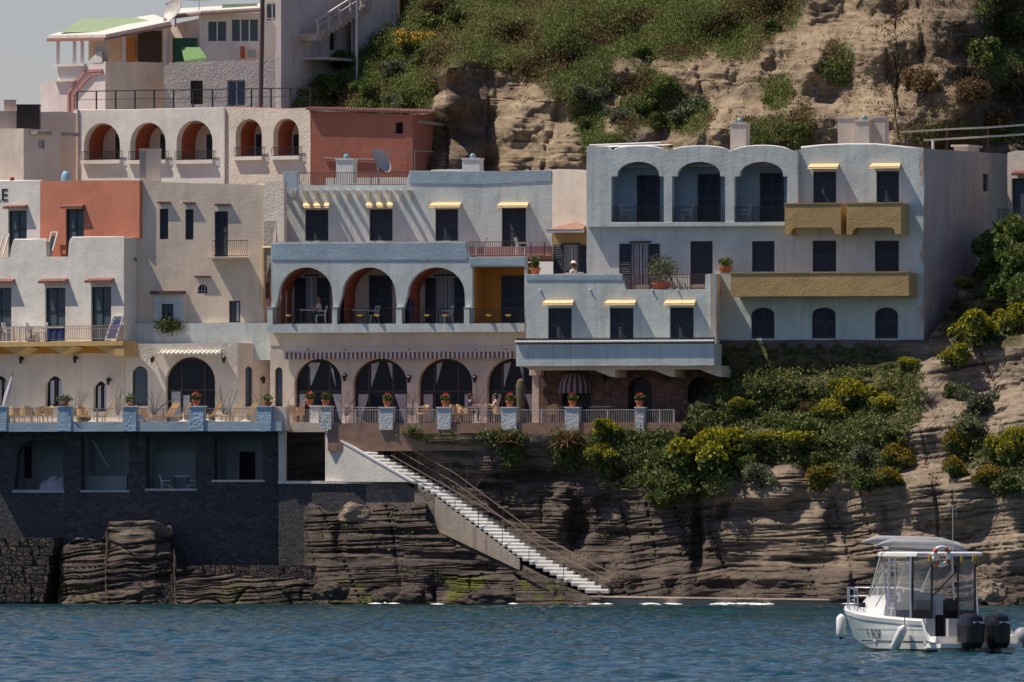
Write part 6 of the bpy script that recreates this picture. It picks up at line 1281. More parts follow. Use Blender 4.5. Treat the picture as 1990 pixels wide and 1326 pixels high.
# ground cover
def cover(name, label, C0, prob, per, rad, size, mat, cells, seed, up=.6):
    r = np.random.default_rng(seed); ny, nx, _ = C0.shape; pr = prob.ravel(); pr = pr/pr.sum(); idx = r.choice(nx*ny, cells, p=pr); base = C0.reshape(-1, 3)[idx]+r.normal(size=(cells, 3))*np.array([.12, .05, .08])
    tall = r.uniform(.4, 1.3, cells)[:, None, None]
    off = r.normal(size=(cells, per, 3))*rad*tall; off[:, :, 1] -= rad*.6; off[:, :, 2] = np.abs(off[:, :, 2])*.9
    o = leaf_obj(name, (base[:, None, :]+off).reshape(-1, 3), size, mat, None, r=r, up=up); tag(o, label, 'ground cover', kind='stuff'); return o
pr_ = np.where(cu_ > .35, cu_, .012)*(up.py > -40)*(up.py < 332)*(up.px > 575)
nv = np.array([[noise.noise(Vector((a*.011, b_*.02, 33))) for a, b_ in zip(ra, rb)] for ra, rb in zip(up.px, up.py)])
pd = np.where(cu_ > .35, cu_, .03)*(up.py > -40)*(up.py < 332)*(up.px > 575)*(nv > .12)+.12*(up.px > 1700)*(up.py < 240)*(up.py > -40)
cover('dry_scrub', 'dry brown scrub and dead grass in patches over the high slope', up.co, pd, 12, .17, .07, L_DRY, 5200, 15, up=1.0)
pr_ = pr_*np.where(nv > .12, .25, 1)
cover('hillside_grass', 'grass and low herbs covering the high slope', up.co, pr_, 14, .15, .065, L_GRASS, 15000, 5, up=1.2)
pr_ = np.where(cov > .3, cov, .004)*(low.py > np.where(low.px < 1400, 800, 722))*(nz > -.35)
cover('slope_thicket', 'low tangled undergrowth between the bushes on the slope', low.co, pr_, 9, .16, .09, L_GRASS2, 7500, 6)
# ================================================================== pots, furniture, people on the terraces
def pot_plant(name, label, cat, pos, r_, h_, leafm, n, petals=None, pn=40, spread=.28, tall=.35, potm=None):
    t = thing(name, label, cat, pos); x, y, z = pos
    MB().lathe([(r_*.62, 0), (r_*.95, h_*.75), (r_*1.08, h_*.8), (r_*1.08, h_), (r_*.85, h_), (r_*.8, h_*.85)], pos, 14).build('pot', potm or M_POT, t, smooth=False)
    r = np.random.default_rng(int(abs(x*37))+3); d = r.normal(size=(n, 3)); d /= np.linalg.norm(d, axis=1)[:, None]; C = d*r.uniform(.3, 1, n)[:, None]*np.array([spread, spread, tall*.5])+np.array([0, 0, h_+tall*.45])
    leaf_obj('foliage', C, .075, leafm, t, r=r)
    if petals: d = r.normal(size=(pn, 3)); d /= np.linalg.norm(d, axis=1)[:, None]; d[:, 2] = np.abs(d[:, 2]); leaf_obj('flowers', d*np.array([spread*.6, spread*.6, tall*.45])+np.array([0, 0, h_+tall*.62]), .065, petals, t, r=r, asp=1.0)
    return t
def on_pillar(px, py, d): u, z = wQ.uz(px, py, d); return tuple(wQ.M @ Vector((u, d, z)))
geo = [(381, .2, 'red geranium in a terracotta pot on the blue pillar before the arched porch door', L_RED, 789), (602, 2.1, 'red geranium in a terracotta pot on the small white pillar beside the stair head', L_RED, 788), (633, .55, 'faded geranium in a terracotta pot on the white pillar at the stair head', L_DRY, 789), (753, .55, 'red geranium pot on the pillar before the second glazed arch', L_RED, 791), (866, .55, 'red geranium pot on the pillar before the third glazed arch', L_RED, 791), (991, .55, 'red geranium pot on the pillar beside the round cactus', L_RED, 791), (1113, .55, 'red geranium pot on the pillar before the domed striped awning', L_RED, 791), (1243, .55, 'red geranium pot on the pillar before the dark stone arch', L_RED, 791)]
for px, d, lab, pm_, py in geo: pot_plant('geranium_pot', lab, 'potted plant', on_pillar(px, py, d), .2, .3, L_MID, 150, pm_, 70)['group'] = 'geraniums on the terrace pillars'
pot_plant('planter', 'leafy trailing plant on the second blue pillar', 'potted plant', on_pillar(126, 789, .2), .2, .16, L_GREY, 260, None, 0, .45, .4); pot_plant('planter', 'large leaved green plant with white flowers on the third blue pillar', 'potted plant', on_pillar(252, 789, .2), .18, .12, L_MID, 160, L_WH, 14, .25, .5); pot_plant('planter', 'green plant with one white bloom in a red bowl on the last blue pillar', 'potted plant', on_pillar(520, 789, .2), .26, .2, L_MID, 150, L_WH, 12, .3, .4)
t = thing('cactus', 'tall rounded grey brown cactus behind the terrace railing', 'plant', tuple(wQ.M @ Vector((wQ.uz(1012, 830, 2)[0], 2, zT)))); l_ = t.location; MB().lathe([(.1, 0), (.16, .3), (.22, 1.2), (.24, 1.7), (.18, 2.0), (.05, 2.1)], tuple(l_), 12).build('column', plain('cactus_skin', (.13, .11, .07), .8, 0, .3, 20, .6), t)
pot_plant('planter', 'green shrub in a terracotta pot on the annex roof corner', 'potted plant', tuple(we.M @ Vector((we.uz(1034, 533)[0], .5, we.uz(1034, 533, .5)[1]-.02))), .27, .32, L_MID, 260, None, 0, .22, .62)
pot_plant('planter', 'wide olive bush in a pot on the annex roof terrace before the open door', 'potted plant', tuple(we.M @ Vector((we.uz(1272, 560)[0], 1.2, zt))), .45, .35, L_GREY, 900, None, 0, .85, 1.5)
pot_plant('planter', 'low leafy plant in a terracotta trough at the end of the ochre balcony', 'potted plant', tuple(P(1410, 530, YR(1410)-.9)), .35, .3, L_MID, 380, None, 0, .38, .5)
pot_plant('planter', 'small terracotta pot of greenery halfway down the sea stairs', 'potted plant', tuple(P(789, 936, YT(789)+.6)), .18, .22, L_MID, 90, None, 0, .2, .18)
hp = thing('hanging_plant', 'dark hanging plant spilling over the pale porch parapet under a little window', 'plant', tuple(P(328, 628, YR(328)+.75))); r = np.random.default_rng(5); C = r.normal(size=(700, 3))*np.array([.3, .1, .17])+np.array([0, -.08, -.12]); leaf_obj('foliage', C, .09, L_DARK, hp, r=r, up=-.3); MB().box(hp.location.x-.6, hp.location.y-.1, hp.location.z-.1, hp.location.x+.6, hp.location.y+.1, hp.location.z+.08).build('trough', M_DTILE, hp)
for px, py, lab in ((660, 932, 'dark shrubs growing at the foot of the white stair wall'),): 
    g_ = P(px, py, YT(px)+1.6); place(DK, g_, 0, lab, (.85, .5, .75), 'landing shrub')
place(DK2, P(165, 828, YT(165)+1.6), 2, 'sprawling green shrub behind the terrace railing near the wicker chairs', (.5, .4, .5), 'terrace shrub')
# bare climbing stems on the lower walls
def vine(label, w, px, py, h_, n, seed):
    u, z = w.uz(px, py); t = thing('bare_vine', label, 'plant', tuple(w.pt(u, -.05, z)), group='bare vines on the ground-floor walls'); mb = w.mb(); r = random.Random(seed)
    for i in range(n):
        p = [(u+r.uniform(-.1, .1), -.06, z)]; a = r.uniform(-.5, .5)
        for k in range(5): a += r.uniform(-.35, .35); q = p[-1]; p.append((q[0]+math.sin(a)*h_/5, -.06-.02*k % .05, q[1+1]+math.cos(a)*h_/5*r.uniform(.6, 1)))
        mb.tube(p, .014, 4, .006)
    mb.build('stem', M_DKW, t)
for args in (('bare vine beside the small arched window of the white house', wa0, 148, 808, 1.6, 7, 1), ('bare vine climbing by the corner of the white house', wa0, 228, 808, 1.8, 6, 2), ('bare vine between the porch side window and the big porch arch', wp2, 300, 808, 1.6, 7, 3), ('bare vine on the smooth wall beside the big porch arch', wp2, 440, 808, 1.8, 9, 4), ('bare vine left of the first glazed restaurant arch', w0, 560, 808, 1.7, 6, 5), ('bare vine on the pier after the first glazed restaurant arch', w0, 674, 808, 1.5, 7, 6), ('bare vine on the pier after the second glazed restaurant arch', w0, 800, 808, 1.5, 7, 7), ('bare vine on the pier after the third glazed restaurant arch', w0, 930, 808, 1.8, 8, 8), ('bare vine on the side wall of the porch', wp3, 505, 808, 1.8, 5, 9)): vine(*args)
# sun loungers
def lounger():
    t = thing('sun_lounger', '', 'sun lounger'); 
    mb = MB()
    for s in (-.3, .3): mb.beam((-1.0, s, .32), (.35, s, .32), .05); mb.beam((.35, s, .32), (.80, s, .95), .05)
    mb.beam((-1.0, -.3, .32), (-1.0, .3, .32), .05); mb.beam((.8, -.3, .95), (.8, .3, .95), .05); mb.build('frame', M_WICKER, t)
    MB().obox((-.33, 0, .36), (.66, 0, 0), (0, .27, 0), (0, 0, .02)).build('seat', M_SAND, t); MB().obox((.59, 0, .66), (.225, 0, .315), (0, .28, 0), (-.02, 0, .015)).build('backrest', M_SAND, t)
    for x_, y_ in ((-.9, -.27), (-.9, .27), (.3, -.27), (.3, .27)): MB().box(x_-.025, y_-.025, 0, x_+.025, y_+.025, .3).build('leg', M_WICKER, t)
    return t
LG = lounger(); z_t = zT+.0
def on_T(px, d): u = wQ.uz(px, 800, d)[0]; p = wQ.M @ Vector((u, d, 0)); return Vector((p.x, p.y, z_t))
for px, d, rz, lab in ((190, 1.3, .1, 'beige sun lounger beside the pale parasol foot, nearest the wicker chairs'), (316, 1.8, -.2, 'smaller looking beige sun lounger half behind a raised one, by the big porch arch'), (338, 1.0, .15, 'beige sun lounger raised highest, just before the geranium pillar'), (398, 1.4, .1, 'beige sun lounger whose back shows from behind the geranium pillar'), (438, 2.0, 0, 'beige sun lounger farther from the rail, before the last blue pillar'), (468, 1.1, -.1, 'beige sun lounger nearest the rail beside the last blue pillar')): place(LG, on_T(px, d), rz-.29, lab, 1.0, 'sun loungers on the terrace')
def parasol_foot():
    t = thing('parasol_foot', '', 'parasol base'); MB().lathe([(.3, 0), (.3, .06), (.12, .12), (.05, .2), (.04, .45)], (0, 0, 0), 12).build('base', M_WTILE, t); return t
PF = parasol_foot()
for px, d, lab in ((181, .8, 'white parasol foot beside the first lounger'), (357, .7, 'white parasol foot in front of the raised lounger'), (404, .7, 'white parasol foot just past the geranium pillar'), (425, .8, 'white parasol foot between two loungers'), (477, .7, 'white parasol foot before the last blue pillar')): place(PF, on_T(px, d), 0, lab, 1.0, 'parasol feet along the terrace rail')
def wchair():
    t = thing('wicker_chair', '', 'chair'); MB().lathe([(.26, .36), (.3, .42), (.28, .46), (.02, .46)], (0, 0, 0), 12).build('seat', M_WICKER, t)
    mb = MB(); vs = []; n = 12
    for i in range(n+1):
        a = math.pi*.15+math.pi*1.7*i/n; h_ = .88-.25*abs(i-n/2)/(n/2)
        for z in (.4, h_): vs.append((.3*math.cos(a), .3*math.sin(a), z))
    vs2 = [(x_*.88, y_*.88, z) for x_, y_, z in vs]; m_ = len(vs); f = [(2*i, 2*i+2, 2*i+3, 2*i+1) for i in range(n)]; mb.add(vs+vs2, f+[tuple(m_+k for k in reversed(q)) for q in f]+[(2*i+1, 2*i+3, m_+2*i+3, m_+2*i+1) for i in range(n)]); mb.build('backrest', M_WICKER, t)
    for a in (.8, 2.3, 3.9, 5.5): MB().tube([(.22*math.cos(a), .22*math.sin(a), .38), (.26*math.cos(a), .26*math.sin(a), 0)], .022, 5).build('leg', M_WICKER, t)
    return t
WC = wchair()
wcs = [(30, 1.2), (52, 1.0), (75, 1.3), (92, 1.0), (160, 1.4), (275, 1.5), (563, 2.3), (580, 2.5), (822, 2.1), (885, 1.5), (898, 2.3), (1075, 1.6)]
for i, (px, d) in enumerate(wcs): place(WC, on_T(px, d), i*1.3, 'wicker tub chair standing on the terrace behind the railing', 1.0, 'wicker chairs on the terrace')
def table(name, w_, d_, h_, mat, cloth=None):
    t = thing(name, '', 'table'); MB().box(-w_/2, -d_/2, h_-.04, w_/2, d_/2, h_).build('tabletop', mat, t)
    for x_ in (-1, 1):
        for y_ in (-1, 1): MB().box(x_*(w_/2-.07)-.02, y_*(d_/2-.07)-.02, 0, x_*(w_/2-.07)+.02, y_*(d_/2-.07)+.02, h_-.042).build('leg', M_WOOD, t)
    return t
TB = table('cafe_table', 1.1, .8, .74, M_CURT)
for px, d in ((715, 1.9), (815, 2.4), (935, 1.8), (1090, 2.0), (1170, 1.9)): place(TB, on_T(px, d), -.29, 'white topped cafe table behind the white terrace railing', 1.0, 'cafe tables behind the railing')
place(table('wooden_table', 2.1, .9, .76, M_WOOD), on_T(60, 1.9), -.29, 'long brown wooden table behind the railing near the photo edge')
pr_s = thing('folded_parasol', 'folded white and navy parasol leaning on the wall beside the cut-off arched door', 'parasol', tuple(on_T(2, 2.6))); a = on_T(2, 2.6); MB().tube([a+Vector((0, 0, .3)), a+Vector((.3, .3, 1.4)), a+Vector((.52, .6, 2.3))], [.06, .16, .05], 8).build('canopy', M_CURT, pr_s); MB().tube([a, a+Vector((.56, .63, 2.5))], .025, 6).build('pole', M_WOOD, pr_s)
sg = thing('notice_card', 'small white card on the terrace railing beside the third blue pillar', 'card', tuple(wQ.M @ Vector((wQ.uz(271, 810, .1)[0], .1, wQ.uz(271, 810, .1)[1])))); u0, z0, u1, z1 = wQ.rect(268, 805, 276, 815); wQ.mb().box(u0, .12, z0, u1, .14, z1).build('card', M_WPAINT, sg)
# plastic chairs and the balcony things of the white house
def pchair():
    t = thing('plastic_chair', '', 'chair'); MB().obox((0, 0, .43), (.22, 0, 0), (0, .22, 0), (0, 0, .015)).build('seat', M_PLAST, t)
    mb = MB(); 
    for y_ in (-.15, -.05, .05, .15): mb.beam((.2, y_, .44), (.30, y_, .86), .05, .02)
    mb.beam((.2, -.22, .5), (.3, -.2, .9), .04); mb.beam((.2, .22, .5), (.3, .2, .9), .04); mb.beam((.3, -.2, .88), (.3, .2, .88), .05); mb.build('backrest', M_PLAST, t)
    for x_ in (-.2, .2):
        for y_ in (-.21, .21): MB().beam((x_, y_, .43), (x_*1.2, y_*1.1, 0), .04).build('leg', M_PLAST, t)
    for y_ in (-.23, .23): MB().beam((.25, y_, .64), (-.18, y_, .64), .04).build('armrest', M_PLAST, t)
    return t
PC = pchair()
def on_w(w, px, d, py): u, z = w.uz(px, py, d); p = w.M @ Vector((u, d, 0)); return Vector((p.x, p.y, z))
for px, w_, d, py, rz, lab in ((17, wab, .6, 663, 2.8, 'white plastic chair turned away at the photo edge of the railed balcony'), (64, wab, .6, 663, 2.9, 'white plastic chair in the middle of the railed balcony, beside a table'), (80, wab, .8, 663, .2, 'white plastic chair tipped towards the table next to the blue towel'), (934, w1, .9, 497, -.1, 'bright white plastic chair alone on the upper railed terrace'), (1013, w1, .8, 498, 2.9, 'white plastic chair beside the last yellow-canopied door'), (724, w1, 1.2, 630, .5, 'pale chair inside the middle terracotta arch'), (868, w1, 1.1, 630, .4, 'pale chair inside the third terracotta arch'), (1217, wL, 1.0, 434, 2.9, 'plastic chair in the first deep loggia of the tall block'), (1333, wL, 1.1, 434, .3, 'plastic chair in the second deep loggia of the tall block'), (1447, wL, 1.0, 434, .3, 'plastic chair in the third deep loggia of the tall block')): place(PC, on_w(w_, px, d, py), rz, lab, 1.0, 'white plastic chairs')
PT = table('plastic_table', .8, .7, .7, M_PLAST); place(PT, on_w(wab, 44, .6, 663), -.5, 'round-cornered white table between the chairs on the railed balcony'); place(PT, on_w(w1, 700, 1.2, 630), 0, 'small table inside the middle terracotta arch'); place(PT, on_w(w1, 598, 1.0, 630), 0, 'small table in front of the seated person'); place(PT, on_w(w1, 1045, 1.2, 498), 0, 'dark shaded table near the corner of the upper railed terrace')
tw = thing('beach_towel', 'navy blue towel hung over the balcony rail before a green door', 'towel', on_w(wab, 107, 0, 640)); u0, z0, u1, z1 = wab.rect(91, 638, 124, 659); mb = wab.mb(); n = 10
mb.add([(u0+(u1-u0)*i/n, .02-.03*math.sin(i*1.7), z) for z in (z1, z0) for i in range(n+1)]+[(u0+(u1-u0)*i/n, .05-.03*math.sin(i*1.7), z) for z in (z1, z0) for i in range(n+1)], [(i, n+1+i, n+2+i, i+1) for i in range(n)]+[(2*n+2+i, 2*n+3+i, 3*n+4+i, 3*n+3+i) for i in range(n)]); mb.build('cloth', M_NAVY, tw); wab.mb().box(u0, -.03, z1, u1, .09, z1+.03).build('fold', M_WPAINT, tw)
def leaner(name, label, w, x0, y0, x1, y1, d, cm, lean=.35):
    u0, z0, u1, z1 = w.rect(x0, y0, x1, y1, d); t = thing(name, label, 'deckchair', tuple(w.pt((u0+u1)/2, d, z0))); s_ = (u1-u0)*.28
    f = lambda u, z: (u, d+lean*(z-z0)/(z1-z0), z)
    mb = w.mb()
    for a, b_ in ((u0, u0+s_), (u1-s_, u1)): mb.beam(f(a, z0), f(b_, z1), .06)
    mb.beam(f(u0+s_, z1), f(u1, z1), .07); mb.beam(f(u0, z0+.05), f(u1-s_, z0+.05), .05); mb.build('frame', M_WPAINT, t)
    mb = w.mb(); q = [f(u0+.05, z0+.12), f(u1-s_-.04, z0+.12), f(u1-.06, z1-.2), f(u0+s_+.05, z1-.2)]; mb.add(q+[(a, b_+.02, c) for a, b_, c in q], [(0, 1, 2, 3), (7, 6, 5, 4)]); mb.build('canvas', cm, t)
leaner('deckchair', 'white framed navy deckchair stood upright beside the last green door', wab, 205, 614, 232, 662, .7, M_NAVY); leaner('deckchair', 'white framed green deckchair stood upright in the parapet gap below the coral wall', wa1, 88, 451, 104, 498, .45, M_GREEN); leaner('deckchair', 'grey folded deckchair leaning at the white house door by the photo edge', wa1, -4, 455, 10, 497, .5, M_GREYP)
cl2 = thing('folded_parasol', 'dark blue folded parasol standing in the third terracotta arch', 'parasol', on_w(w1, 800, .6, 629)); a = on_w(w1, 800, .6, 629); MB().tube([a+Vector((-.1, 0, .1)), a+Vector((-.05, 0, .9)), a+Vector((-.12, 0, 1.4))], [.08, .17, .05], 8).build('canopy', M_NAVY, cl2); MB().tube([a+Vector((.15, 0, 0)), a+Vector((-.14, 0, 1.5))], .025, 6).build('pole', M_WOOD, cl2)
# white table and chairs in the boat room
place(PT, wW.pt(wW.uz(352, 950, .9)[0], 1.0, za), .1, 'white table in the third open boat room under the terrace', (.9, .9, 1.25)); place(PC, wW.pt(wW.uz(322, 950, .9)[0], 1.0, za), 3.0, 'white chair on the near side of the table in the boat room'); place(PC, wW.pt(wW.uz(372, 950, .9)[0], 1.0, za), .2, 'white chair on the far side of the table in the boat room')
# ------------------------------------------------------------------ people
def skinned(name, V, E, R, mat, parent, M_, root=0, sub=1):
    me = bpy.data.meshes.new(name); me.from_pydata([tuple(v) for v in V], E, []); o = bpy.data.objects.new(name, me); COL.objects.link(o); md = o.modifiers.new('s', 'SKIN'); sv = me.skin_vertices[0].data
    for i, r_ in enumerate(R): sv[i].radius = (r_, r_) if not isinstance(r_, tuple) else r_; sv[i].use_root = (i == root)
    md.use_smooth_shade = True; s_ = o.modifiers.new('b', 'SUBSURF'); s_.levels = s_.render_levels = sub
    dg = bpy.context.evaluated_depsgraph_get(); m2 = bpy.data.meshes.new_from_object(o.evaluated_get(dg)); bpy.data.objects.remove(o); bpy.data.meshes.remove(me); m2.name = name; m2.transform(M_)
    m2.materials.clear(); m2.materials.append(mat); o = bpy.data.objects.new(name, m2); COL.objects.link(o); o.parent = parent; m2.transform(WM[parent].inverted()); return o
SKIN = plain('tanned_skin', (.50, .27, .18), .5, 0, .08, 6)
def person(label, loc, rz, shirt, trou, hair, seated=True, hat=None, lean=.05, reach=.3):
    t = thing('person', label, 'person', loc, rz); M_ = WM[t].copy(); hz = .5 if seated else .93; V = []; E = []; R = []
    def add(p, r_, par=None): V.append(Vector(p)); R.append(r_); (E.append((par, len(V)-1)) if par is not None else None); return len(V)-1
    pv = add((0, 0, hz), (.15, .12)); w_ = add((lean*.3, 0, hz+.2), (.13, .10), pv); c = add((lean*.7, 0, hz+.4), (.15, .11), w_); ch = add((lean, 0, hz+.52), (.11, .09), c); n_ = add((lean+.01, 0, hz+.60), .055, ch); hd = add((lean+.03, 0, hz+.69), .075, n_); h2 = add((lean+.03, 0, hz+.78), .095, hd); h3 = add((lean+.02, 0, hz+.86), .06, h2)
    add((lean+.135, 0, hz+.73), .014, h2); add((lean+.03, .10, hz+.75), .018, h2); add((lean+.03, -.10, hz+.75), .018, h2)
    arms = []; legs = []
    for s in (-1, 1):
        sh = add((lean, s*.17, hz+.50), .055, ch); el = add((lean+.08, s*.23, hz+.26), .042, sh); wr = add((lean+reach, s*.16, hz+.24+(.1 if seated else -.05)), .03, el); pl = add((lean+reach+.08, s*.15, hz+.25+(.1 if seated else -.08)), .032, wr); arms.append((sh, el, wr))
        for q in range(4): f1 = add((lean+reach+.13, s*.15+(q-1.5)*.022, hz+.25+(.1 if seated else -.08)), .0095, pl); add((lean+reach+.16+.008*(q in (1, 2)), s*.15+(q-1.5)*.024, hz+.22+(.1 if seated else -.08)), .008, f1)
        th = add((lean+reach+.06, s*.15-s*.05, hz+.26+(.1 if seated else -.08)), .011, pl); add((lean+reach+.10, s*.15-s*.065, hz+.25+(.1 if seated else -.08)), .009, th)
        hp_ = add((0, s*.09, hz-.03), .085, pv); kn = add((.42, s*.11, hz+.0) if seated else (.02, s*.1, hz-.42), .062, hp_); an = add((.40, s*.11, .09) if seated else (0, s*.1, .09), .04, kn); add((.56, s*.12, .05) if seated else (.15, s*.11, .05), .035, an); legs.append((hp_, kn, an))
    skinned('body', V, E, R, SKIN, t, M_)
    sv = [pv, w_, c, ch]; VV = [V[i] for i in sv]; EE = [(0, 1), (1, 2), (2, 3)]; RR = [(.165, .135), (.15, .12), (.175, .13), (.12, .10)]
    for sh, el, wr in arms: k = len(VV); VV += [V[sh], V[el]]; EE += [(3, k), (k, k+1)]; RR += [.075, .06]
    skinned('shirt', VV, EE, RR, shirt, t, M_)
    VV = [V[pv]]; EE = []; RR = [(.17, .14)]
    for hp_, kn, an in legs: k = len(VV); VV += [V[hp_], V[kn], V[an]]; EE += [(0, k), (k, k+1), (k+1, k+2)]; RR += [.10, .08, .06]
    skinned('trousers', VV, EE, RR, trou, t, M_)
    mb = MB(M_); mb.ball((lean+.01, 0, hz+.80), .112, 12, 1.0, 8); mb.ball((lean-.04, 0, hz+.72), .095, 10, 1.1, 6); mb.build('hair', hair, t, smooth=True)
    for s in (-1, 1): MB(M_).ball((lean+.118, s*.035, hz+.775), .011, 6, 1, 4).build('eye', M_DARK, t)
    if hat: MB(M_).lathe([(.2, .0), (.19, .012), (.12, .02), (.11, .10), (.05, .13)], (lean+.02, 0, hz+.84), 14).build('hat', hat, t, smooth=True)
    return t
HB = plain('brown_hair', (.10, .045, .025), .6); HD = plain('dark_hair', (.02, .015, .012), .6)
person('person with brown hair and pale pink top seated in the first terracotta arch', on_w(w1, 622, 1.0, 630), math.pi-.1, plain('pale_pink_cotton', (.7, .5, .45), .8), plain('dark_green_cotton', (.03, .05, .04), .8), HB); place(PC, on_w(w1, 624, 1.05, 630), -.1, 'pale chair under the seated person in the first terracotta arch', 1.0, 'white plastic chairs')
person('person in a white hat and shirt behind the annex roof parapet by open doors', Vector((on_w(we, 1117, 2.2, 560).x, on_w(we, 1117, 2.2, 560).y, zt+.0)), 2.6, M_WPAINT, M_NAVY, HB, True, M_WTILE); place(PC, Vector((on_w(we, 1119, 2.2, 560).x, on_w(we, 1119, 2.2, 560).y, zt)), 2.6-math.pi, 'plastic chair under the person in the white hat', 1.0, 'white plastic chairs')
person('dark haired person in a dark top seated at a table behind the terrace railing', on_T(912, 1.9), 0.0, plain('dark_blue_cotton', (.03, .04, .08), .8), M_NAVY, HD); place(WC, on_T(910, 1.92), math.pi, 'wicker tub chair under the diner in the dark top')
person('dark haired person in a cream top seated facing the other diner beside a white pillar', on_T(966, 1.7), math.pi-.2, plain('cream_cotton', (.72, .58, .42), .8), M_NAVY, HD); place(WC, on_T(968, 1.72), 0, 'wicker tub chair under the diner in the cream top')
# parapet odds and ends, fences on the hill
fn = thing('hill_fence', 'two weathered pale rails running along the green bank behind the tall block', 'fence', tuple(P(1870, 262, 3.4)))
mb = MB(); pts = [(1750, 257), (1850, 251), (1920, 248), (1990, 243), (2050, 240)]; 
for a, b_ in zip(pts, pts[1:]): mb.beam(P(*a, 3.4), P(*b_, 3.4), .09)
mb.build('upper_rail', M_PALE, fn); mb = MB(); pts = [(1795, 273), (1880, 268), (1950, 264), (2050, 257)]
for a, b_ in zip(pts, pts[1:]): mb.beam(P(*a, 3.3), P(*b_, 3.3), .09)
mb.build('lower_rail', M_PALE, fn)
for px in (1760, 1840, 1920, 2000): a = P(px, 300, 3.5); b_ = P(px, 246, 3.5); MB().box(a.x-.05, 3.45, a.z, a.x+.05, 3.55, b_.z).build('post', M_WOOD, fn)
# boulders on the shore
def boulder(label, px, py, r_, y, mat, seed, sq=1.0, rk=None):
    c = P(px, py, y); t = None; bm = bmesh.new(); bmesh.ops.create_icosphere(bm, subdivisions=4, radius=1)
    for v in bm.verts:
        n = v.co.normalized(); n = n/max(abs(n.x), abs(n.y), abs(n.z))*(1-sq)*.8+n*sq; k = 1+.34*noise.noise(n*1.3+Vector((seed, 0, 0)))+.16*noise.noise(n*3.1+Vector((0, seed, 0)))+.05*noise.noise(n*9); v.co = Vector((n.x*k*r_[0], n.y*k*r_[1], n.z*k*r_[2]))
        if v.co.z < -r_[2]*.6: v.co.z = -r_[2]*.6
    me = bpy.data.meshes.new('boulder'); bm.to_mesh(me); bm.free(); o = bpy.data.objects.new('boulder', me); COL.objects.link(o); o.location = c; me.materials.append(mat); tag(o, label, 'rock', 'boulders at the foot of the cliff')
    at = me.color_attributes.new('rock_kind_and_light', 'FLOAT_COLOR', 'POINT'); q = rk if rk is not None else (1.0 if mat is M_ROCK else 0); at.data.foreach_set('color', np.tile([q, q, q, 1.0], len(me.vertices)))
M_BOULD = rockmat('boulder_rock', (.2, .16, .13), (.55, .45, .36), (.05, .04, .034), (.19, .145, .115), (.6, .6, 1.2))
boulder('large pale angular boulder on the shore behind the boat', 1925, 1155, (.75, .6, .62), YR(1925)-12.8, M_ROCK, 1); boulder('brown rounded boulder beside the pale one, at the photo edge', 1965, 1178, (.5, .5, .45), YR(1965)-13, M_BOULD, 2)
boulder('low flat brown rock between the boat cabin and the pale boulder', 1892, 1180, (.85, .5, .3), YR(1892)-13, M_BOULD, 3); boulder('tan boulder under the seaweed at the end of the dark block ledge', 640, 1153, (.85, .7, .55), YT(640)-4.6, M_BOULD, 4); boulder('weedy dark boulder at the water, under the middle of the rock shelf', 780, 1160, (1.3, .8, .5), YT(780)-5.0, M_BOULD, 5); boulder('dark boulder beside the bottom of the sea stairs', 1075, 1150, (.95, .7, .6), YT(1075)-4.6, M_BOULD, 6); boulder('low weedy rock left of the stair foot', 960, 1165, (1.5, .7, .45), YT(960)-5.2, M_BOULD, 7)
boulder('pale block of stone perched on the rocks below the landing', 688, 1000, (.72, .4, .58), YT(688)-.7, M_ROCK, 9)

# ================================================================== the motor boat
yb = -D+2.85*F/209.0; cx = (1785-995)/F*(D+yb); TH = math.radians(64)
hv = Vector((-math.cos(TH), math.sin(TH), 0)); qv = Vector((-math.sin(TH), -math.cos(TH), 0))
BM = Matrix(((hv.x, qv.x, 0, cx), (hv.y, qv.y, 0, yb), (0, 0, 1, 0), (0, 0, 0, 1)))
BOAT = thing('motor_boat', 'white cabin motor boat with a hardtop and two black outboards, moored near the rocks', 'boat', (cx, yb, 0)); WM[BOAT] = Matrix.Translation((cx, yb, 0))
GEL = plain('white_gelcoat', (.80, .79, .76), .25, 0, .04, 1.5, .05, 3); GELG = plain('grey_gelcoat', (.45, .44, .46), .4, 0, .08, 2)
BLK = plain('black_engine_cowl', (.012, .011, .013), .3); CHR = plain('stainless_steel', (.6, .6, .6), .25, .9); BNAV = plain('dark_boot_stripe', (.02, .02, .025), .5); RUB = plain('grey_inflatable_rubber', (.33, .33, .34), .6); LOR = plain('life_red', (.6, .08, .03), .5); YEL = plain('yellow_cord', (.6, .4, .05), .7)
def film(name, c, a):
    m, t, b = newmat(name); b.inputs['Base Color'].default_value = (*c, 1); b.inputs['Roughness'].default_value = .15; b.inputs['Alpha'].default_value = a; return m
FILM = film('clear_vinyl', (.50, .50, .50), .25)
NS = 22
def sec(s):
    f = -3.3+7.1*s; k = max(0, (s-.4)/.6); bs = 1.3*(1-k**2.3*.98); bc = bs*(.86-.35*k); zs = .90+.34*s**1.6+.06*math.sin(s*7)*.0; zc = .02+.55*k**2; zk = -.4+1.3*k**4*.75
    return f, bs, bc, zs, zc, zk
mb = MB(BM); vs = []; fs = []
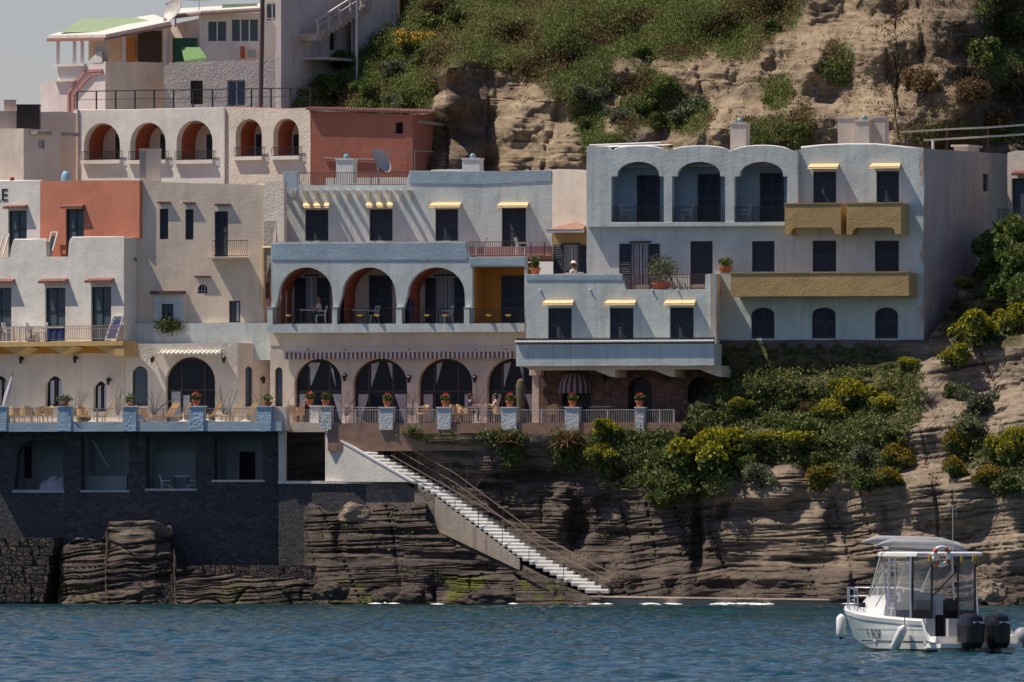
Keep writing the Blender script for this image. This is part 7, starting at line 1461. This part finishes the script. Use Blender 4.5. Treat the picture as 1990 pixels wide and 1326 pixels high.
for i in range(NS):
    f, bs, bc, zs, zc, zk = sec(i/(NS-1)); fx = lambda z: f+(.8*(z-zk)*max(0, i/(NS-1)-.75)*2.2)
    zr = zs-.16
    for p, z in ((bs*.97, zs), (bs*1.015, zs-.05), (bs*.99, zr), (bs*.97, zr-.02), ((bs*.55+bc*.45), (zs+zc)*.5), (bc, zc+.03), (bc*.97, zc), (0.02, zk)): vs.append((fx(z), p, z))
    for p, z in ((bs*.97, zs), (bs*1.015, zs-.05), (bs*.99, zr), (bs*.97, zr-.02), ((bs*.55+bc*.45), (zs+zc)*.5), (bc, zc+.03), (bc*.97, zc), (0.02, zk)): vs.append((fx(z), -p, z))
for i in range(NS-1):
    for j in range(7): a = i*16+j; fs.append((a, a+1, a+17, a+16)); a += 8; fs.append((a, a+16, a+17, a+1))
# the sheer steps down at the stern quarter
for i in range(2):
    for side in (0, 8):
        for j in range(3): vs[i*16+side+j] = (vs[i*16+side+j][0], vs[i*16+side+j][1]*(1.0), .30+(.0 if i == 0 else .05))
        vs[i*16+side+3] = (vs[i*16+side+3][0], vs[i*16+side+3][1], .27)
mb.add(vs, fs); mb.add([vs[j] for j in range(16)], [(0, 8, 9, 1), (1, 9, 10, 2), (2, 10, 11, 3), (3, 11, 12, 4), (4, 12, 13, 5), (5, 13, 14, 6), (6, 14, 15, 7)])
hull = mb.build('hull', GEL, BOAT)
def hull_p(f, z):
    s = (f+3.3)/7.1; _, bs, bc, zs, zc, zk = sec(max(0, min(1, s))); zm = (zs+zc)*.5; pm_ = bs*.55+bc*.45
    return pm_+(bs*.97-pm_)*(z-zm)/(zs-.18-zm) if z > zm else bc+(pm_-bc)*max(0, (z-zc))/(zm-zc)
def stripe(z0, z1, f0, f1, mat, name, off=.006):
    mb = MB(BM); n = 16
    for sd in (1, -1):
        v = []; 
        for i in range(n+1): f = f0+(f1-f0)*i/n; v += [(f, sd*(hull_p(f, z0)+off), z0), (f, sd*(hull_p(f, z1)+off), z1)]
        mb.add(v, [(2*i, 2*i+2, 2*i+3, 2*i+1) for i in range(n)])
    mb.build(name, mat, hull)
stripe(.03, .12, -3.2, 2.2, BNAV, 'boot_stripe', .01); stripe(.30, .33, -2.9, 2.0, BNAV, 'pinstripe'); stripe(.62, .64, -2.6, 2.2, GELG, 'moulding_line')
v, f = text_mesh('F  ROP', .36, .0); mx = max(p[0] for p in v)
nv = [(.9-p[0], hull_p(.9-p[0], .38+p[1])+.012, .38+p[1]) for p in v]; MB(BM).add(nv, f).build('name_lettering', BNAV, hull)
# deck, cockpit, cabin trunk
mb = MB(BM); v = []
for i in range(10, NS): f, bs, bc, zs, zc, zk = sec(i/(NS-1)); fx = f+.8*(zs-zk)*max(0, i/(NS-1)-.75)*2.2; v += [(fx, bs*.97, zs+.001), (fx, -bs*.97, zs+.001)]
n = len(v)//2; mb.add(v, [(2*i, 2*i+2, 2*i+3, 2*i+1) for i in range(n-1)]); mb.build('foredeck', GEL, BOAT)
for sd in (1, -1):
    mb = MB(BM); v = []
    for i in range(2, 12): f, bs, bc, zs, zc, zk = sec(i/(NS-1)); v += [(f, sd*bs*.97, zs+.002), (f, sd*(bs-.22), zs+.002), (f, sd*(bs-.22), .35)]
    n = len(v)//3
    for i in range(n-1): a = 3*i; mb.add([v[a], v[a+1], v[a+4], v[a+3]], [(0, 1, 2, 3)]); mb.add([v[a+1], v[a+2], v[a+5], v[a+4]], [(0, 1, 2, 3)])
    mb.build('side_deck', GEL, BOAT)
MB(BM).box(-2.7, -1.1, .3, .5, 1.1, .36).build('cockpit_floor', GELG, BOAT)
mb = MB(BM); mb.box(-2.72, -1.2, .2, -2.58, .55, .92); mb.box(-2.72, .95, .2, -2.58, 1.22, .92); mb.build('transom_bulkhead', GELG, BOAT)
mb = MB(BM); mb.box(-3.55, -1.22, .16, -2.6, 1.22, .27); mb.build('swim_platform', GEL, BOAT)
mb = MB(BM); v = [(.2, -.95, 0), (.2, .95, 0), (1.6, .8, 0), (2.9, .25, 0), (2.9, -.25, 0), (1.6, -.8, 0)]; z0, z1 = 1.0, [1.55, 1.55, 1.5, 1.28, 1.28, 1.5]
mb.add([(a, b_, z0) for a, b_, _ in v]+[(a-.06, b_*.9, z1[i]) for i, (a, b_, _) in enumerate(v)], [(5, 4, 3, 2, 1, 0), (6, 7, 8, 9, 10, 11)]+[(i, (i+1) % 6, 6+(i+1) % 6, 6+i) for i in range(6)]); tr_ = mb.build('cabin_trunk', GEL, BOAT)
mb = MB(BM); mb.box(1.7, .70, 1.2, 1.95, .785, 1.33); mb.build('porthole', M_GLASS, tr_)
# windscreen and side screens
mb = MB(BM); q = [(1.35, -.75, 1.5), (1.35, .75, 1.5), (.62, .82, 2.52), (.62, -.82, 2.52)]; mb.add(q, [(0, 1, 2, 3)]); mb.add([(1.35, .75, 1.5), (-.15, .98, 1.5), (-.15, .9, 2.52), (.62, .82, 2.52)], [(0, 1, 2, 3)]); mb.add([(1.35, -.75, 1.5), (-.15, -.98, 1.5), (-.15, -.9, 2.52), (.62, -.82, 2.52)], [(0, 3, 2, 1)]); mb.build('windscreen', FILM, BOAT)
mb = MB(BM)
for a, b_ in (((1.38, .76, 1.5), (.62, .84, 2.55)), ((1.38, -.76, 1.5), (.62, -.84, 2.55)), ((1.38, 0, 1.5), (.62, 0, 2.55)), ((-.15, 1.0, 1.0), (-.15, .92, 2.55)), ((-.15, -1.0, 1.0), (-.15, -.92, 2.55)), ((-1.45, 1.0, .95), (-1.35, .94, 2.55)), ((-1.45, -1.0, .95), (-1.35, -.94, 2.55)), ((.9, .98, 1.5), (.2, .95, 2.2)), ((.2, .95, 2.2), (-.1, .98, 1.2))): MB(BM).tube([a, b_], .026, 6).build('frame_tube', CHR, BOAT)
mb = MB(BM)
for k in range(6): mb.tube([(-.55, .98, 1.2+k*.24), (-.22, 1.0, 1.2+k*.24)], .022, 6)
for f_ in (-.55, -.22): mb.tube([(f_, .99, .95), (f_, .99, 2.6)], .024, 6)
mb.build('ladder', CHR, BOAT)
# aft curtain of clear panels with dark hems
mb = MB(BM)
for a, b_ in ((-.92, -.42), (.38, .92)): mb = MB(BM); mb.add([(-1.42, a, 1.15), (-1.42, b_, 1.15), (-1.42, b_, 2.48), (-1.42, a, 2.48)], [(0, 1, 2, 3)]); mb.build('clear_curtain', FILM, BOAT)
for sd in (1, -1): mb = MB(BM); mb.add([(-1.42, sd*.95, 1.15), (-.6, sd*.98, 1.15), (-.6, sd*.94, 2.48), (-1.42, sd*.93, 2.48)], [(0, 1, 2, 3)]); mb.build('side_curtain', FILM, BOAT)
mb = MB(BM)
for p in (-.93, -.42, .36, .93): mb.box(-1.45, p-.02, .95, -1.40, p+.02, 2.55)
mb.beam((-1.43, -.42, 2.2), (-1.43, .36, 1.5), .03); mb.box(-1.46, -.95, .9, -1.40, -.4, 1.14); mb.box(-1.46, .36, .9, -1.40, .95, 1.14); mb.build('curtain_hem', BLK, BOAT)
mb = MB(BM); mb.box(-.3, -.35, .36, .2, .85, 1.35); mb.box(-.1, -.4, 1.35, .15, .6, 1.6); mb.build('helm_console', GELG, BOAT)
for p in (-.45, .4): mb = MB(BM); mb.box(-1.0, p-.22, .36, -.6, p+.22, .95); mb.box(-1.05, p-.22, .95, -.95, p+.22, 1.4); mb.build('helm_seat', BLK, BOAT)
mb = MB(BM); o_ = [(-1.75, -.98), (-1.75, .98), (.3, 1.05), (.95, .72), (.95, -.72), (.3, -1.05)]
mb.add([(a, b_, 2.56) for a, b_ in o_]+[(a, b_, 2.64) for a, b_ in o_]+[(a*.97, b_*.93, 2.68) for a, b_ in o_], [(5, 4, 3, 2, 1, 0), (12, 13, 14, 15, 16, 17)]+[(i, (i+1) % 6, 6+(i+1) % 6, 6+i) for i in range(6)]+[(6+i, 6+(i+1) % 6, 12+(i+1) % 6, 12+i) for i in range(6)]); mb.build('hardtop', GEL, BOAT)
# bow rail
mb = MB(BM); rl = [(1.6, 1.0), (2.4, .82), (3.2, .45), (3.85, .1), (3.85, -.1), (3.2, -.45), (2.4, -.82), (1.6, -1.0)]
for k in (.5, .28): mb.tube([(a, b_, 1.22+k*(.85 if i in (0, 7) else 1)) for i, (a, b_) in enumerate(rl)], .018, 6)
for a, b_ in rl: mb.tube([(a, b_*.98, 1.1), (a, b_, 1.72)], .016, 6)
mb.build('bow_rail', CHR, BOAT)
mb = MB(BM); mb.tube([(-.8, -.6, 2.66), (-.8, -.6, 3.9)], .010, 5); mb.build('whip_aerial', CHR, BOAT)
# outboards
for p in (-.42, .36):
    mb = MB(BM); c = (-3.55, p)
    pr_ = [(.0, .16), (.23, .16), (.29, .30), (.31, .75), (.26, .98), (.14, 1.06), (.0, 1.07)]; n = 16; v = []; fq = []
    for r_, z in pr_[1:-1]:
        for k in range(n): a = 2*math.pi*k/n; ca, sa = math.cos(a), math.sin(a); v.append((c[0]+r_*1.35*math.copysign(abs(ca)**.6, ca)-.05, c[1]+r_*.95*math.copysign(abs(sa)**.6, sa), z))
    m_ = len(pr_)-2
    for i in range(m_-1):
        for k in range(n): fq.append((i*n+k, i*n+(k+1) % n, (i+1)*n+(k+1) % n, (i+1)*n+k))
    fq += [tuple(reversed(range(n))), tuple((m_-1)*n+k for k in range(n))]; mb.add(v, fq); e = mb.build('outboard_engine', BLK, BOAT)
    mb = MB(BM); mb.box(c[0]-.12, c[1]-.09, -.5, c[0]+.12, c[1]+.09, .31); mb.box(c[0]+.1, c[1]-.14, .15, c[0]+.45, c[1]+.14, .6); mb.build('engine_leg', BLK, e)
    mb = MB(BM); mb.box(c[0]-.44, c[1]-.19, .80, c[0]-.402, c[1]+.12, .85); mb.build('white_decal', GEL, e)
# things that hang on or lie on the boat
def fender(label, a, b_, r_=.13):
    a, b_ = BM @ Vector(a), BM @ Vector(b_); t = thing('fender', label, 'fender', a, group='white fenders hanging from the boat'); d = (b_-a)
    MB().tube([a, a+d*.06, a+d*.16, a+d*.84, a+d*.95, b_], [.03, .08, r_, r_, .09, .03], 12).build('tube', GEL, t, smooth=True); MB().tube([a+d*.93, b_, b_+d*.05], [.095, .05, .02], 10).build('tip', M_NAVY, t); MB().tube([a-Vector((0, 0, .12)) if 0 else a+Vector((.0, 0, .25)), a], .012, 5).build('lanyard', M_NAVY, t)
fender('long white fender hanging from the bow of the motor boat', (2.65, .93, 1.02), (2.62, .95, .38)); fender('white fender hanging slanted against the lettered side of the motor boat', (-1.9, 1.42, .74), (-1.3, 1.45, .06))
t = thing('buoy_fender', 'round grey white ball fender on the far stern quarter of the motor boat', 'fender', BM @ Vector((-2.9, -1.5, .5))); c = BM @ Vector((-2.9, -1.55, .42)); MB().ball(tuple(c), .24, 14, 1.15, 10).build('ball', RUB, t, smooth=True)
t = thing('lifebuoy', 'white lifebuoy with red bands hung at the rear edge of the hardtop', 'lifebuoy', BM @ Vector((-1.8, .25, 2.6))); cc = Vector((-1.82, .28, 2.56)); 
for nm_, m_, segs in (('ring', GEL, [(0, 1)]), ('band', LOR, [(.07, .14), (.32, .39), (.57, .64), (.82, .89)])):
    mb = MB(BM); rr = .062 if nm_ == 'ring' else .066
    for s0, s1 in segs:
        k = 28 if nm_ == 'ring' else 5; mb.tube([tuple(cc+Vector((0, .23*math.cos(2*math.pi*(s0+(s1-s0)*i/k)), .23*math.sin(2*math.pi*(s0+(s1-s0)*i/k))))) for i in range(k+1)], rr, 10)
    mb.build(nm_, m_, t, smooth=True)
t = thing('cord_coils', 'yellow cords looped along the rear edge of the hardtop beside the lifebuoy', 'rope', BM @ Vector((-1.8, -.3, 2.5))); mb = MB(BM)
for p in (.62, .55, -.35, -.7, -.78): mb.tube([(-1.79, p, 2.6), (-1.8, p+.05, 2.38), (-1.8, p-.06, 2.36), (-1.79, p-.03, 2.6)], .016, 5)
mb.build('cord', YEL, t)
t = thing('inflatable_dinghy', 'grey inflatable dinghy lying across the hardtop of the motor boat', 'dinghy', (cx, yb, 2.7))
def W_(px, py, dy): y = yb+dy; return P(px, py, y)
MB().tube([W_(1700, 1062, -.35), W_(1718, 1057, -.35), W_(1735, 1056, -.35), W_(1845, 1061, -.35), W_(1866, 1070, -.1), W_(1874, 1076, .25), W_(1860, 1062, .6), W_(1820, 1053, .75), W_(1705, 1050, .75), W_(1690, 1051, .75), W_(1674, 1055, .75)], [.02, .07, .13, .14, .13, .11, .12, .13, .13, .07, .02], 14).build('tubes', RUB, t, smooth=True)
a, b_, c, d_ = W_(1725, 1066, -.35), W_(1850, 1070, -.35), W_(1850, 1062, .7), W_(1712, 1058, .7); MB().add([a, b_, c, d_]+[p-Vector((0, 0, .05)) for p in (a, b_, c, d_)], [(0, 1, 2, 3), (7, 6, 5, 4), (0, 4, 5, 1), (2, 6, 7, 3), (0, 3, 7, 4), (1, 5, 6, 2)]).build('floor', RUB, t)
MB().obox((W_(1728, 1060, .2)), (.03, 0, 0), (0, .5, 0), (0, 0, .16)).build('transom', GELG, t)
